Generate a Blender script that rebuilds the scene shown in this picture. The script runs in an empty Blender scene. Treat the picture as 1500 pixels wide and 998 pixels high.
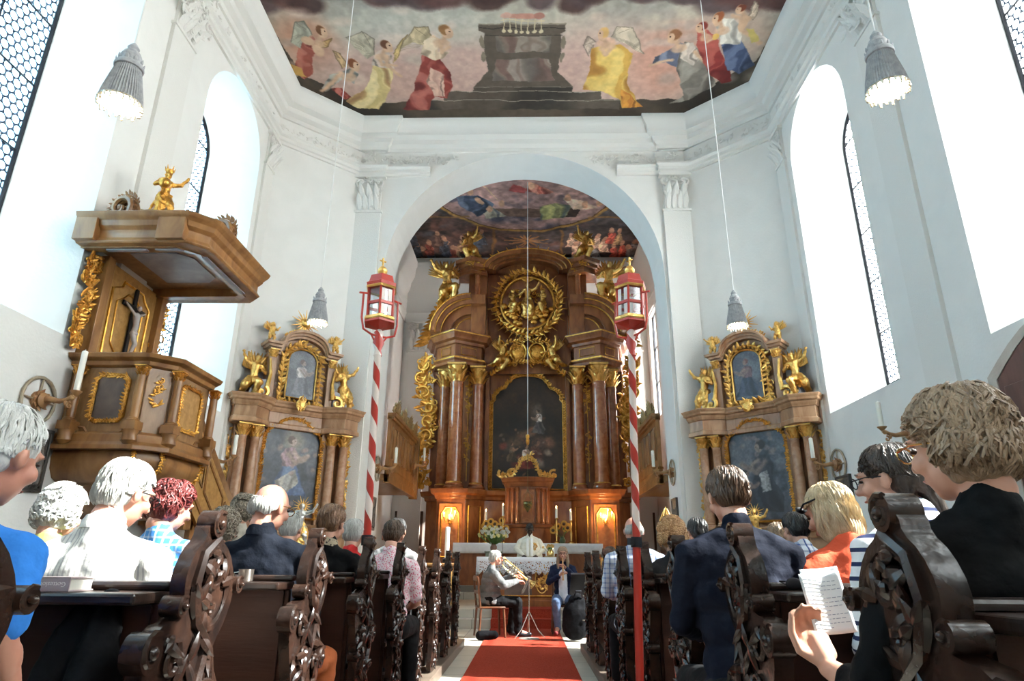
import bpy, bmesh, math, random
import numpy as np
from mathutils import Vector, Matrix, noise
PI = math.pi
C = bpy.context.scene.collection
SC = bpy.context.scene

# ------------------------------------------------------------------ camera, world, sun, exposure
AXU = Vector((22, 2749, -948.)).normalized()
AXF = Vector((23, -327, -948.)); AXF = (AXF - AXF.dot(AXU)*AXU).normalized()
AXR = AXF.cross(AXU)
EYE = Vector((0, 0, 1.1))
def ray(px, py):
    d = Vector((px-750, 499-py, -948.)); return Vector((d.dot(AXR), d.dot(AXF), d.dot(AXU)))
def P(px, py, X=None, Y=None, Z=None):
    """world point seen at a pixel of the 1500x998 photo, at a known distance"""
    r = ray(px, py)
    t = X/r.x if X is not None else Y/r.y if Y is not None else (Z-1.1)/r.z
    return EYE + t*r
cam = bpy.data.objects.new('camera', bpy.data.cameras.new('camera')); C.objects.link(cam)
cam.data.sensor_width = 36.; cam.data.lens = 948/1500*36; cam.data.clip_start = .05; cam.data.clip_end = 300
m3 = Matrix((( AXR.x, AXF.x, AXU.x), (AXR.y, AXF.y, AXU.y), (AXR.z, AXF.z, AXU.z)))   # rows: camera axes in world terms
cam.matrix_world = Matrix.Translation(EYE) @ m3.transposed().to_4x4()
SC.camera = cam
SC.view_settings.view_transform = 'Standard'; SC.view_settings.look = 'None'
SC.view_settings.gamma = 1; SC.view_settings.use_curve_mapping = False
SC.view_settings.exposure = 2.05
SC.cycles.max_bounces = 10; SC.cycles.diffuse_bounces = 6; SC.cycles.transparent_max_bounces = 12
SC.cycles.sample_clamp_indirect = 6.0
SC.cycles.caustics_reflective = False; SC.cycles.caustics_refractive = False
w = bpy.data.worlds.new('sky'); SC.world = w; w.use_nodes = True
bg = w.node_tree.nodes['Background']
bg.inputs[1].default_value = 4.0
# sky: paler and brighter towards the sun's side, deeper blue away from it
_N, _L = w.node_tree.nodes, w.node_tree.links
_t = _N.new('ShaderNodeTexCoord'); _s = _N.new('ShaderNodeSeparateXYZ'); _L.new(_t.outputs['Generated'], _s.inputs[0])
_r = _N.new('ShaderNodeMapRange'); _r.inputs[1].default_value = -.6; _r.inputs[2].default_value = .8; _L.new(_s.outputs['X'], _r.inputs[0])
_m = _N.new('ShaderNodeMix'); _m.data_type = 'RGBA'; _m.inputs[6].default_value = (.27, .52, .68, 1); _m.inputs[7].default_value = (1.85, 1.82, 1.74, 1)
_L.new(_r.outputs[0], _m.inputs[0]); _L.new(_m.outputs[2], bg.inputs[0])
SUN_DIR = Vector((-1, .11, -.88))
sun = bpy.data.objects.new('sun', bpy.data.lights.new('sun', 'SUN')); C.objects.link(sun)
sun.data.energy = 11; sun.data.angle = math.radians(.6); sun.data.color = (1, .95, .87)
sun.rotation_euler = SUN_DIR.to_track_quat('-Z', 'Y').to_euler(); sun.location = (20, -3, 18)

# ------------------------------------------------------------------ mesh helper
class MB:
    def __init__(s): s.v = []; s.f = []; s.M = Matrix.Identity(4)
    def add(s, vs, fs):
        b = len(s.v); s.v += [tuple(s.M @ Vector(q)) for q in vs]; s.f += [tuple(i+b for i in f) for f in fs]; return s
    def box(s, x0, x1, y0, y1, z0, z1):
        return s.add([(x, y, z) for z in (z0, z1) for y in (y0, y1) for x in (x0, x1)],
                     [(0, 2, 3, 1), (4, 5, 7, 6), (0, 1, 5, 4), (2, 6, 7, 3), (0, 4, 6, 2), (1, 3, 7, 5)])
    def prism(s, poly, a, b, axis='z'):
        """polygon extruded between a and b; poly coordinates are the other two axes in order"""
        f = {'z': lambda p, h: (p[0], p[1], h), 'y': lambda p, h: (p[0], h, p[1]), 'x': lambda p, h: (h, p[0], p[1])}[axis]
        n = len(poly)
        vs = [f(p, a) for p in poly] + [f(p, b) for p in poly]
        fs = [tuple(range(n))[::-1], tuple(range(n, 2*n))] + [(i, (i+1) % n, (i+1) % n+n, i+n) for i in range(n)]
        return s.add(vs, fs)
    def lathe(s, prof, c=(0, 0, 0), seg=16, a0=0, a1=2*PI, sx=1, sy=1):
        full = abs(a1-a0-2*PI) < 1e-4; n = seg if full else seg+1
        vs = [(c[0]+r*sx*math.cos(a0+(a1-a0)*k/seg), c[1]+r*sy*math.sin(a0+(a1-a0)*k/seg), c[2]+z) for r, z in prof for k in range(n)]
        fs = []
        for i in range(len(prof)-1):
            for k in range(seg):
                k2 = (k+1) % n
                fs.append((i*n+k, i*n+k2, (i+1)*n+k2, (i+1)*n+k))
        b = len(prof)-1
        if prof[0] != prof[-1]: fs += [tuple(range(n))[::-1], tuple(range(b*n, b*n+n))]
        return s.add(vs, fs)
    def tube(s, pts, r, seg=6, flat=1.0, up=None):
        """tube along points; r number or list; flat squashes across 'up'"""
        pts = [Vector(p) for p in pts]; n = len(pts)
        if not hasattr(r, '__len__'): r = [r]*n
        vs = []; prev = None
        for i, p in enumerate(pts):
            t = (pts[min(i+1, n-1)]-pts[max(i-1, 0)])
            t = t.normalized() if t.length > 1e-9 else Vector((0, 0, 1))
            if up is not None: a = Vector(up)
            elif prev is not None: a = prev
            else: a = Vector((0, 0, 1)) if abs(t.z) < .9 else Vector((1, 0, 0))
            u = t.cross(a); u = u.normalized() if u.length > 1e-6 else t.orthogonal().normalized()
            v2 = u.cross(t).normalized(); prev = v2
            for k in range(seg):
                an = 2*PI*k/seg
                vs.append(p + u*(r[i]*math.cos(an)) + v2*(r[i]*flat*math.sin(an)))
        fs = [(i*seg+k, i*seg+(k+1) % seg, (i+1)*seg+(k+1) % seg, (i+1)*seg+k) for i in range(n-1) for k in range(seg)]
        fs += [tuple(range(seg))[::-1], tuple(range((n-1)*seg, n*seg))]
        return s.add(vs, fs)
    def ball(s, c, r, seg=12, rings=8, rot=None):
        if not hasattr(r, '__len__'): r = (r, r, r)
        c = Vector(c); R = rot or Matrix.Identity(3)
        vs = [c+R@Vector((0, 0, -r[2]))]
        for i in range(1, rings):
            a = -PI/2+PI*i/rings
            for k in range(seg):
                b = 2*PI*k/seg
                vs.append(c+R@Vector((r[0]*math.cos(a)*math.cos(b), r[1]*math.cos(a)*math.sin(b), r[2]*math.sin(a))))
        vs.append(c+R@Vector((0, 0, r[2])))
        fs = [(0, 1+(k+1) % seg, 1+k) for k in range(seg)]
        for i in range(rings-2):
            for k in range(seg):
                a = 1+i*seg+k; b = 1+i*seg+(k+1) % seg
                fs.append((a, b, b+seg, a+seg))
        l = 1+(rings-2)*seg; e = len(vs)-1
        fs += [(l+k, l+(k+1) % seg, e) for k in range(seg)]
        return s.add(vs, fs)
    def cone(s, a, b, ra, rb, seg=10): return s.tube([a, b], [ra, rb], seg)
    def limb(s, pts, rs, seg=12):
        """overlapping closed shapes for a voxel remesh: spheres joined by tapers"""
        for p, r in zip(pts, rs): s.ball(p, r, 12, 8)
        for i in range(len(pts)-1): s.tube([pts[i], pts[i+1]], [rs[i]*.98, rs[i+1]*.98], seg)
        return s
    def sweep(s, path, prof, closed=False, cap=True):
        """moulding: profile (outward d, z) swept along an xy path, mitred; outward = right of travel"""
        n = len(path); vs = []; m = len(prof)
        for i, (x, y) in enumerate(path):
            def nrm(a, b):
                dx, dy = b[0]-a[0], b[1]-a[1]; l = math.hypot(dx, dy) or 1; return (dy/l, -dx/l)
            if closed or 0 < i < n-1:
                n1 = nrm(path[i-1], path[i]); n2 = nrm(path[i], path[(i+1) % n])
                k = 1+n1[0]*n2[0]+n1[1]*n2[1]; k = max(k, .25)
                nx, ny = (n1[0]+n2[0])/k, (n1[1]+n2[1])/k
            else: nx, ny = nrm(path[0], path[1]) if i == 0 else nrm(path[-2], path[-1])
            vs += [(x+nx*d, y+ny*d, z) for d, z in prof]
        fs = []
        for i in range(n if closed else n-1):
            j = (i+1) % n
            fs += [(i*m+k, j*m+k, j*m+(k+1) % m, i*m+(k+1) % m) for k in range(m)]
        if cap and not closed: fs += [tuple(range(m)), tuple(range((n-1)*m, n*m))[::-1]]
        return s.add(vs, fs)
    def grid(s, fn, nu, nv):
        vs = [fn(i/nu, j/nv) for j in range(nv+1) for i in range(nu+1)]
        return s.add(vs, [(j*(nu+1)+i, j*(nu+1)+i+1, (j+1)*(nu+1)+i+1, (j+1)*(nu+1)+i) for j in range(nv) for i in range(nu)])
    def mesh(s, name):
        me = bpy.data.meshes.new(name); me.from_pydata(s.v, [], s.f); me.update()
        return me
    def build(s, name, m, parent=None, smooth=True, bevel=0, loc=None, rz=None, recalc=True):
        me = s.mesh(name)
        if recalc:
            b = bmesh.new(); b.from_mesh(me); bmesh.ops.recalc_face_normals(b, faces=b.faces); b.to_mesh(me); b.free()
        if smooth:
            me.shade_smooth(); me.set_sharp_from_angle(angle=math.radians(38))
        o = bpy.data.objects.new(name, me); C.objects.link(o); me.materials.append(m)
        if parent: o.parent = parent
        if bevel:
            md = o.modifiers.new('bevel', 'BEVEL'); md.width = bevel; md.segments = 2; md.limit_method = 'ANGLE'; md.harden_normals = False
        if loc is not None: o.location = loc
        if rz is not None: o.rotation_euler = (0, 0, rz)
        return o
def tag(o, label=None, cat=None, group=None, kind=None):
    if label: o['label'] = label
    if cat: o['category'] = cat
    if group: o['group'] = group
    if kind: o['kind'] = kind
    return o
def thing(name, label, cat, loc=(0, 0, 0), rz=0, group=None):
    o = bpy.data.objects.new(name, None); C.objects.link(o); o.location = loc; o.rotation_euler = (0, 0, rz); o.empty_display_size = .1
    return tag(o, label, cat, group)
def struct(o): o['kind'] = 'structure'; return o
def kids(o): return [c for c in C.objects if c.parent == o]
def copy_tree(o, parent=None):
    c = o.copy(); C.objects.link(c)
    if parent: c.parent = parent
    for ch in kids(o): copy_tree(ch, c)
    return c
def dup(o, label, loc, rz=0, scale=None):
    c = copy_tree(o); c.location = loc; c.rotation_euler = (0, 0, rz); c['label'] = label
    if scale: c.scale = (scale,)*3
    return c
def remesh(o, vox, smooth=2, disp=0, dscale=.05, tex=None):
    """fuse overlapping closed shapes into one continuous surface and keep the result as the mesh"""
    md = o.modifiers.new('r', 'REMESH'); md.mode = 'VOXEL'; md.voxel_size = vox; md.use_smooth_shade = True
    if smooth: s2 = o.modifiers.new('s', 'SMOOTH'); s2.iterations = smooth; s2.factor = .6
    if disp:
        t = bpy.data.textures.new('folds', 'CLOUDS'); t.noise_scale = dscale; t.noise_depth = 1
        d = o.modifiers.new('d', 'DISPLACE'); d.texture = t; d.strength = disp; d.mid_level = .5; d.texture_coords = 'LOCAL'
    mats = list(o.data.materials)
    dg = bpy.context.evaluated_depsgraph_get(); ev = o.evaluated_get(dg)
    me = bpy.data.meshes.new_from_object(ev); o.modifiers.clear()
    old = o.data; o.data = me; me.name = o.name
    if not me.materials:
        for m_ in mats: me.materials.append(m_)
    me.shade_smooth(); bpy.data.meshes.remove(old); return o

# ------------------------------------------------------------------ materials
MATS = {}
def mat(name, col, rough=.6, metal=0, col2=None, ns=5, nd=4, lo=.35, hi=.65, stretch=(1, 1, 1), bump=0, bs=30, emit=None, es=0, spec=.5, coat=0, coords='Object'):
    if name in MATS: return MATS[name]
    m = bpy.data.materials.new(name); m.use_nodes = True; nt = m.node_tree; N = nt.nodes; L = nt.links
    b = N['Principled BSDF']; b.inputs['Base Color'].default_value = (*col, 1); b.inputs['Roughness'].default_value = rough
    b.inputs['Metallic'].default_value = metal; b.inputs['Specular IOR Level'].default_value = spec; b.inputs['Coat Weight'].default_value = coat
    tc = N.new('ShaderNodeTexCoord'); mp = N.new('ShaderNodeMapping'); mp.inputs['Scale'].default_value = stretch
    L.new(tc.outputs[coords], mp.inputs[0])
    if col2:
        n = N.new('ShaderNodeTexNoise'); n.inputs['Scale'].default_value = ns; n.inputs['Detail'].default_value = nd; n.inputs['Distortion'].default_value = .6
        r = N.new('ShaderNodeValToRGB'); r.color_ramp.elements[0].position = lo; r.color_ramp.elements[1].position = hi
        r.color_ramp.elements[0].color = (*col, 1); r.color_ramp.elements[1].color = (*col2, 1)
        L.new(mp.outputs[0], n.inputs['Vector']); L.new(n.outputs[0], r.inputs[0]); L.new(r.outputs[0], b.inputs['Base Color'])
    if bump:
        n2 = N.new('ShaderNodeTexNoise'); n2.inputs['Scale'].default_value = bs; n2.inputs['Detail'].default_value = 3
        bp = N.new('ShaderNodeBump'); bp.inputs['Strength'].default_value = bump; bp.inputs['Distance'].default_value = .02
        L.new(mp.outputs[0], n2.inputs['Vector']); L.new(n2.outputs[0], bp.inputs['Height']); L.new(bp.outputs[0], b.inputs['Normal'])
    if emit: b.inputs['Emission Color'].default_value = (*emit, 1); b.inputs['Emission Strength'].default_value = es
    MATS[name] = m; return m
PLASTER = mat('plaster', (.75, .735, .70), .85, col2=(.78, .765, .73), ns=2, bump=.12, bs=25)
STUCCO = mat('stucco', (.74, .72, .68), .8, bump=.35, bs=60)
GOLD = mat('gilding', (.86, .46, .10), .30, 1, col2=(.50, .23, .045), ns=9, bump=.5, bs=45)
GOLDL = mat('bright_gilding', (.95, .62, .20), .30, 1, col2=(.66, .36, .09), ns=9, bump=.5, bs=45)
ALTWOOD = mat('altar_wood', (.19, .055, .018), .30, col2=(.33, .115, .036), ns=6, stretch=(1, 1, .35), bump=.1, bs=20)
MARB = mat('red_marbled_column', (.30, .085, .028), .13, col2=(.44, .16, .06), ns=7, nd=5, coat=.5)
SIDEWOOD = mat('side_altar_marbling', (.31, .155, .075), .36, col2=(.47, .28, .155), ns=8, stretch=(1, 1, .3))
SIDECOL = mat('side_altar_column', (.36, .18, .10), .22, col2=(.48, .29, .18), ns=8, nd=5)
PULWOOD = mat('pulpit_wood', (.20, .084, .026), .34, col2=(.37, .18, .06), ns=5, stretch=(1, 1, .4), bump=.1, bs=20)
PULFACE = mat('pulpit_walnut_veneer', (.24, .12, .048), .32, col2=(.36, .20, .085), ns=7, stretch=(2, 2, .6))
YELWOOD = mat('ochre_veneer', (.34, .17, .045), .36, col2=(.47, .26, .085), ns=14, nd=6)
PEW = mat('dark_oak', (.013, .007, .005), .28, col2=(.036, .018, .012), ns=5, stretch=(1, 1, .3), bump=.1, bs=25, spec=.6)
PEWC = mat('carved_dark_oak', (.010, .006, .005), .26, col2=(.036, .017, .011), ns=9, bump=.18, bs=18, spec=.45)
PEWB = mat('pew_panel_wood', (.036, .012, .007), .5, col2=(.066, .024, .013), ns=3, stretch=(.3, 1, 3), bump=.1, spec=.3)
DARKP = mat('dark_panel', (.10, .075, .065), .4, col2=(.17, .12, .10), ns=5)
GREYP = mat('grey_inset', (.26, .25, .27), .45, col2=(.34, .33, .35), ns=6)
BRASS = mat('brass', (.75, .50, .18), .22, 1)
IRON = mat('dark_iron', (.03, .03, .035), .4, .8)
WAX = mat('candle_wax', (.86, .83, .74), .5)
FLAME = mat('candle_flame', (1, .7, .3), .5, emit=(1, .62, .22), es=40)
SKIN = mat('skin', (.50, .25, .165), .5, col2=(.58, .31, .22), ns=9)
SKINR = mat('ruddy_skin', (.54, .235, .16), .45, col2=(.60, .30, .21), ns=9)
SKIND = mat('dark_skin', (.045, .022, .015), .42)

# ------------------------------------------------------------------ carved ornament
def scroll(mb, c, u, v, R=.1, turns=1.4, th=.02, a0=0, hand=1, lift=None, n=22, flat=1.0):
    """spiral volute in the plane u,v"""
    c, u, v = Vector(c), Vector(u).normalized(), Vector(v).normalized(); w_ = u.cross(v).normalized()
    pts = []; rs = []
    for i in range(n):
        t = i/(n-1); a = a0+hand*t*turns*2*PI; r = R*(1-t)**1.15+.02*R
        pts.append(c+u*(r*math.cos(a))+v*(r*math.sin(a))+w_*((lift or 0)*t)); rs.append(th*(1-.55*t))
    mb.tube(pts, rs, 6, flat, up=w_)
    mb.ball(c+w_*(lift or 0), th*1.0, 6, 4)
def leaf(mb, base, d, w_, L=.1, W=.03, curl=.5, th=.25):
    """pointed curling leaf; d direction, w_ normal it curls towards"""
    base, d, w_ = Vector(base), Vector(d).normalized(), Vector(w_).normalized()
    pts = []; rs = []
    for i in range(6):
        t = i/5
        pts.append(base+d*(L*(t-.25*curl*t*t))+w_*(L*curl*t*t*.8+W*.3*math.sin(PI*t))); rs.append(max(W*(math.sin(PI*min(t*.8+.18, 1))), W*.08))
    mb.tube(pts, rs, 6, th, up=w_)
def foliage(mb, rnd, c, u, v, wdt, hgt, n=10, s=.06, lift=.03):
    """a clump of scrolls and leaves inside an ellipse of the plane u,v"""
    c, u, v = Vector(c), Vector(u).normalized(), Vector(v).normalized(); w_ = u.cross(v).normalized()
    for i in range(n):
        a = rnd.uniform(0, 2*PI); r = math.sqrt(rnd.random())
        p = c+u*(wdt*r*math.cos(a))+v*(hgt*r*math.sin(a))
        if rnd.random() < .4: scroll(mb, p, u, v, s*rnd.uniform(.6, 1.1), rnd.uniform(.9, 1.5), s*.22, rnd.uniform(0, 6), rnd.choice((-1, 1)), lift, 12)
        else:
            a2 = rnd.uniform(0, 2*PI); leaf(mb, p, u*math.cos(a2)+v*math.sin(a2), w_, s*rnd.uniform(1.2, 2.2), s*.38, rnd.uniform(.2, .7), .5)
def garland(mb, rnd, pts, s, w_=(0, -1, 0), sc=True):
    """foliage border following a polyline; w_ faces outward"""
    w_ = Vector(w_); pts = [Vector(p) for p in pts]
    mb.tube(pts, s*.32, 6, .8)
    acc = 0
    for i in range(len(pts)-1):
        a, b = pts[i], pts[i+1]; L = (b-a).length; t = acc
        while t < L:
            p = a+(b-a)*(t/L); d = (b-a).normalized(); sd = d.cross(w_).normalized()
            k = rnd.choice((-1, 1))
            leaf(mb, p, d*rnd.uniform(.3, 1)+sd*k*rnd.uniform(.5, 1), w_, s*rnd.uniform(1.3, 2), s*.42, .6, .5)
            leaf(mb, p, d*rnd.uniform(.3, 1)-sd*k*rnd.uniform(.3, 1), w_, s*rnd.uniform(1., 1.6), s*.36, .6, .5)
            if sc and rnd.random() < .35: scroll(mb, p+sd*k*s*.5, d, sd, s*.75, 1.2, s*.2, rnd.uniform(0, 6), k, s*.3, 10)
            t += s*1.15
        acc = t-L
def capital(mb, c, r, h, seg=10, sq=True):
    """Corinthian capital: bell, two rows of leaves, corner volutes, abacus; c is the bottom centre"""
    x, y, z = c
    mb.lathe([(r*.95, 0), (r*.95, h*.3), (r*1.05, h*.65), (r*1.35, h*.88)], c, 12)
    for row, (n, zz, L) in enumerate(((8, .05, .48), (8, .38, .45))):
        for k in range(n):
            a = 2*PI*(k+.5*row)/n; d = Vector((math.cos(a), math.sin(a), 0))
            leaf(mb, Vector(c)+d*r*.95+Vector((0, 0, h*zz)), (0, 0, 1), d, h*L, r*.36, .8, .45)
    for k in range(4):
        a = PI/4+k*PI/2; d = Vector((math.cos(a), math.sin(a), 0))
        scroll(mb, Vector(c)+d*r*1.45+Vector((0, 0, h*.80)), d, (0, 0, 1), r*.36, 1.3, r*.13, -PI, 1, 0, 12)
    q = r*1.4; mb.box(x-q, x+q, y-q, y+q, z+h*.9, z+h)
def column_profile(r, h): # base and slightly swelling shaft
    return ([(r*1.35, 0), (r*1.35, h*.012), (r*1.42, h*.02), (r*1.35, h*.034), (r*1.12, h*.038), (r*1.2, h*.05), (r*1.1, h*.058), (r*1.0, h*.065)]
            + [(r*(1-.14*(t**1.6)), h*(.065+.92*t)) for t in (0, .3, .55, .8, .97)] + [(r*.95, h*.968), (r*.95, h*.985), (r*.86, h)])
CORN = lambda z0, z1, d: [(0, z0), (d*.18, z0), (d*.22, z0+(z1-z0)*.12), (d*.35, z0+(z1-z0)*.22), (d*.40, z0+(z1-z0)*.42), (d*.72, z0+(z1-z0)*.52), (d*.76, z0+(z1-z0)*.72), (d*.86, z0+(z1-z0)*.78), (d, z0+(z1-z0)*.93), (d, z1), (0, z1)]

# ------------------------------------------------------------------ painted surfaces (pigment drawn on a fine grid of the surface itself)
class Canvas:
    def __init__(s, x0, x1, y0, y1, nx, ny, col=(.5, .45, .4)):
        s.x = np.linspace(x0, x1, nx); s.y = np.linspace(y0, y1, ny); s.b = (x0, x1, y0, y1); s.nx = nx; s.ny = ny
        s.a = np.ones((ny, nx, 3))*np.array(col); s.XX, s.YY = np.meshgrid(s.x, s.y); s.r = np.random.RandomState(7)
    def noise(s, sc, seed=1, octv=3):
        r = np.random.RandomState(seed); out = 0; amp = 1; tot = 0
        x0, x1, y0, y1 = s.b
        for o in range(octv):
            n = int(max(x1-x0, y1-y0)*sc*2**o)+3; g = r.rand(n+2, n+2)
            fx = (s.XX-x0)*sc*2**o % n; fy = (s.YY-y0)*sc*2**o % n; ix = fx.astype(int); iy = fy.astype(int); tx = fx-ix; ty = fy-iy
            tx = tx*tx*(3-2*tx); ty = ty*ty*(3-2*ty)
            out = out+amp*((g[iy, ix]*(1-tx)+g[iy, ix+1]*tx)*(1-ty)+(g[iy+1, ix]*(1-tx)+g[iy+1, ix+1]*tx)*ty); tot += amp; amp *= .5
        return out/tot
    def blend(s, mask, col):
        s.a += mask[..., None]*(np.array(col)-s.a)
    def clouds(s, sc, col, lo=.45, hi=.7, seed=1, op=1, where=None):
        m = np.clip((s.noise(sc, seed)-lo)/(hi-lo), 0, 1)*op
        if where is not None: m = m*where
        s.blend(m, col)
    def ell(s, cx, cy, rx, ry, col, rot=0, soft=.15, op=1):
        c, sn = math.cos(rot), math.sin(rot); dx = s.XX-cx; dy = s.YY-cy
        d = np.sqrt(((dx*c+dy*sn)/rx)**2+((-dx*sn+dy*c)/ry)**2)
        s.blend(np.clip((1-d)/soft+.5, 0, 1)*op, col)
    def poly(s, pts, col, op=1, fold=None, seed=3):
        m = np.zeros((s.ny, s.nx), bool); n = len(pts)
        for i in range(n):
            xa, ya = pts[i]; xb, yb = pts[(i+1) % n]
            if abs(yb-ya) < 1e-12: continue
            m ^= ((s.YY < ya) != (s.YY < yb)) & (s.XX < (xb-xa)*(s.YY-ya)/(yb-ya)+xa)
        f = m.astype(float)
        k = f.copy(); k[1:-1, 1:-1] = (f[1:-1, 1:-1]*2+f[:-2, 1:-1]+f[2:, 1:-1]+f[1:-1, :-2]+f[1:-1, 2:])/6
        s.blend(k*op, col)
        if fold:  # painted drapery: streaks of a second pigment
            hi_ = [q for q in fold if isinstance(q, tuple)]; r = np.random.RandomState(seed); th = r.uniform(-.5, .5)
            cx = sum(p[0] for p in pts)/n; cy = sum(p[1] for p in pts)/n; sz = max(max(p[0] for p in pts)-min(p[0] for p in pts), .02)
            u = ((s.XX-cx)*math.cos(th)+(s.YY-cy)*math.sin(th))/sz*9+s.noise(2.2/sz, seed, 2)*7
            s.blend(k*np.clip(np.sin(u)*1.3-.1, 0, 1)*op*.8, hi_[0]); s.blend(k*np.clip(np.sin(u*2.7+1)*1.5-.6, 0, 1)*op*.45, hi_[0]); s.blend(k*np.clip(np.sin(u*.83+2.4)*1.6-.7, 0, 1)*op*.75, hi_[1] if len(hi_) > 1 else tuple(c*.55 for c in col))
    def warp(s, amp, sc, grain=.16, gs=None, seed=21):
        du = (s.noise(sc, seed, 3)-.5)*2*amp; dv = (s.noise(sc, seed+1, 3)-.5)*2*amp; x0, x1, y0, y1 = s.b
        ix = np.clip(np.rint((s.XX+du-x0)/(x1-x0)*(s.nx-1)), 0, s.nx-1).astype(int); iy = np.clip(np.rint((s.YY+dv-y0)/(y1-y0)*(s.ny-1)), 0, s.ny-1).astype(int)
        s.a = s.a[iy, ix]; g = s.noise(gs or sc*4, seed+2, 3); s.a = s.a*(1+grain*2*(g-.5))[..., None]
        c = s.a.mean(-1, keepdims=True); s.a = c+(s.a-c)*.82
    def line(s, pts, wd, col, op=1):
        for i in range(len(pts)-1):
            ax, ay = pts[i]; bx, by = pts[i+1]; dx, dy = bx-ax, by-ay; l2 = dx*dx+dy*dy+1e-12
            t = np.clip(((s.XX-ax)*dx+(s.YY-ay)*dy)/l2, 0, 1)
            d = np.hypot(s.XX-ax-t*dx, s.YY-ay-t*dy); s.blend(np.clip(1.3-d/wd, 0, 1)*op, col)
    def to_mesh(s, name, fn, keep=None):
        """fn(x, y arrays) -> Nx3 positions"""
        co = fn(s.XX.ravel(), s.YY.ravel()); me = bpy.data.meshes.new(name)
        idx = np.arange(s.nx*s.ny).reshape(s.ny, s.nx)
        q = np.stack([idx[:-1, :-1], idx[:-1, 1:], idx[1:, 1:], idx[1:, :-1]], -1).reshape(-1, 4)
        if keep is not None:
            cx = ((s.XX[:-1, :-1]+s.XX[1:, 1:])/2).ravel(); cy = ((s.YY[:-1, :-1]+s.YY[1:, 1:])/2).ravel(); q = q[keep(cx, cy)]
        me.vertices.add(len(co)); me.vertices.foreach_set('co', co.astype(np.float32).ravel())
        me.loops.add(q.size); me.loops.foreach_set('vertex_index', q.ravel().astype(np.int32))
        me.polygons.add(len(q)); me.polygons.foreach_set('loop_start', (np.arange(len(q))*4).astype(np.int32))
        me.update(calc_edges=True); me.validate()
        at = me.color_attributes.new('paint', 'FLOAT_COLOR', 'POINT')
        c4 = np.ones((s.nx*s.ny, 4), np.float32); c4[:, :3] = np.clip(s.a.reshape(-1, 3), 0, 1)**2.2
        at.data.foreach_set('color', c4.ravel()); return me
def paint_mat(name, rough=.7, gain=1.0):
    m = bpy.data.materials.new(name); m.use_nodes = True; N = m.node_tree.nodes; L = m.node_tree.links
    a = N.new('ShaderNodeAttribute'); a.attribute_name = 'paint'; b = N['Principled BSDF']; b.inputs['Roughness'].default_value = rough
    L.new(a.outputs['Color'], b.inputs['Base Color']); return m
FRESCO = paint_mat('fresco_pigment', .9); OIL = paint_mat('oil_paint', .35)
def painted(name, cv, fn, m, parent=None, keep=None):
    if m is OIL: cv.warp((cv.b[1]-cv.b[0])*.022, 9/(cv.b[1]-cv.b[0]), .22)
    me = cv.to_mesh(name, fn, keep); me.materials.append(m); o = bpy.data.objects.new(name, me); C.objects.link(o)
    if parent: o.parent = parent
    return o
def fig(cv, x, y, s, robe, fold, skin=(.82, .62, .48), hair=(.45, .28, .15), face=1, lean=0, wing=None, arm=1, kneel=False, robe2=None):
    """a painted robed figure, feet at (x,y), height s, on a canvas whose +y is up"""
    def T(px, py): return (x+(px+lean*py)*s*face, y+py*s)
    if wing:
        cv.poly([T(-.05, .62), T(-.30, .95), T(-.52, 1.02), T(-.62, .88), T(-.45, .62), T(-.25, .50)], wing, .95, (6, 60, tuple(min(c*1.3, 1) for c in wing)), 5)
        cv.line([T(-.05, .62), T(-.32, .97), T(-.52, 1.03), T(-.63, .88)], s*.012, tuple(c*.5 for c in wing), .7)
    b = [T(-.20, 0), T(-.24, .18), T(-.12, .40), T(-.10, .52), T(.12, .50), T(.20, .32), T(.26, .14), T(.34, .02)] if not kneel else \
        [T(-.34, .0), T(-.30, .14), T(-.14, .34), T(-.12, .5), T(.12, .5), T(.24, .34), T(.30, .12), T(.22, 0)]
    fo_ = [q for q in fold if isinstance(q, tuple)] or [fold]
    cv.poly(b, robe, 1, (5, 34, *fo_), int(x*10+y*7) % 97+1)
    r2 = robe2 or tuple(min(1, c*.5+.4) for c in skin)
    cv.poly([T(-.11, .46), T(-.14, .62), T(-.10, .74), T(.04, .78), T(.13, .70), T(.12, .48)], r2, 1, (7/s, 26, tuple(min(1, c*1.2) for c in r2)), 4)
    cv.line([T(.06, .70), T(.20, .58), T(.30, .66 if arm else .55)], s*.04, skin); cv.line([T(-.04, .68), T(.10, .54), T(.26, .62 if arm else .52)], s*.04, tuple(c*.88 for c in skin))
    cv.ell(*T(.03, .87), s*.062, s*.078, skin, 0, .2); cv.ell(*T(.0, .90), s*.070, s*.068, hair, 0, .25); cv.ell(*T(.055, .865), s*.040, s*.055, skin, 0, .3)
    cv.ell(*T(.075, .875), s*.009, s*.009, (.2, .12, .08), 0, .5, .8)
# ================================================================== the church shell
rnd = random.Random(3)
XL, XR, AX = -5.4, 5.2, -.1          # side walls and the church's axis
YB, YD, YF = -6., 11.65, 13.0        # back wall, start of the slanting corners, arch wall
H = 10.95; CX = 3.75                 # ceiling; half width of the arch wall
AR, AS = 3.1, 7.15                   # arch radius, springing height
YR = 14.1; YE = 19.8; HC = 10.9; CW = 3.95
WIN_Y = (9.95, 5.87, 1.79, -2.3)
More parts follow.
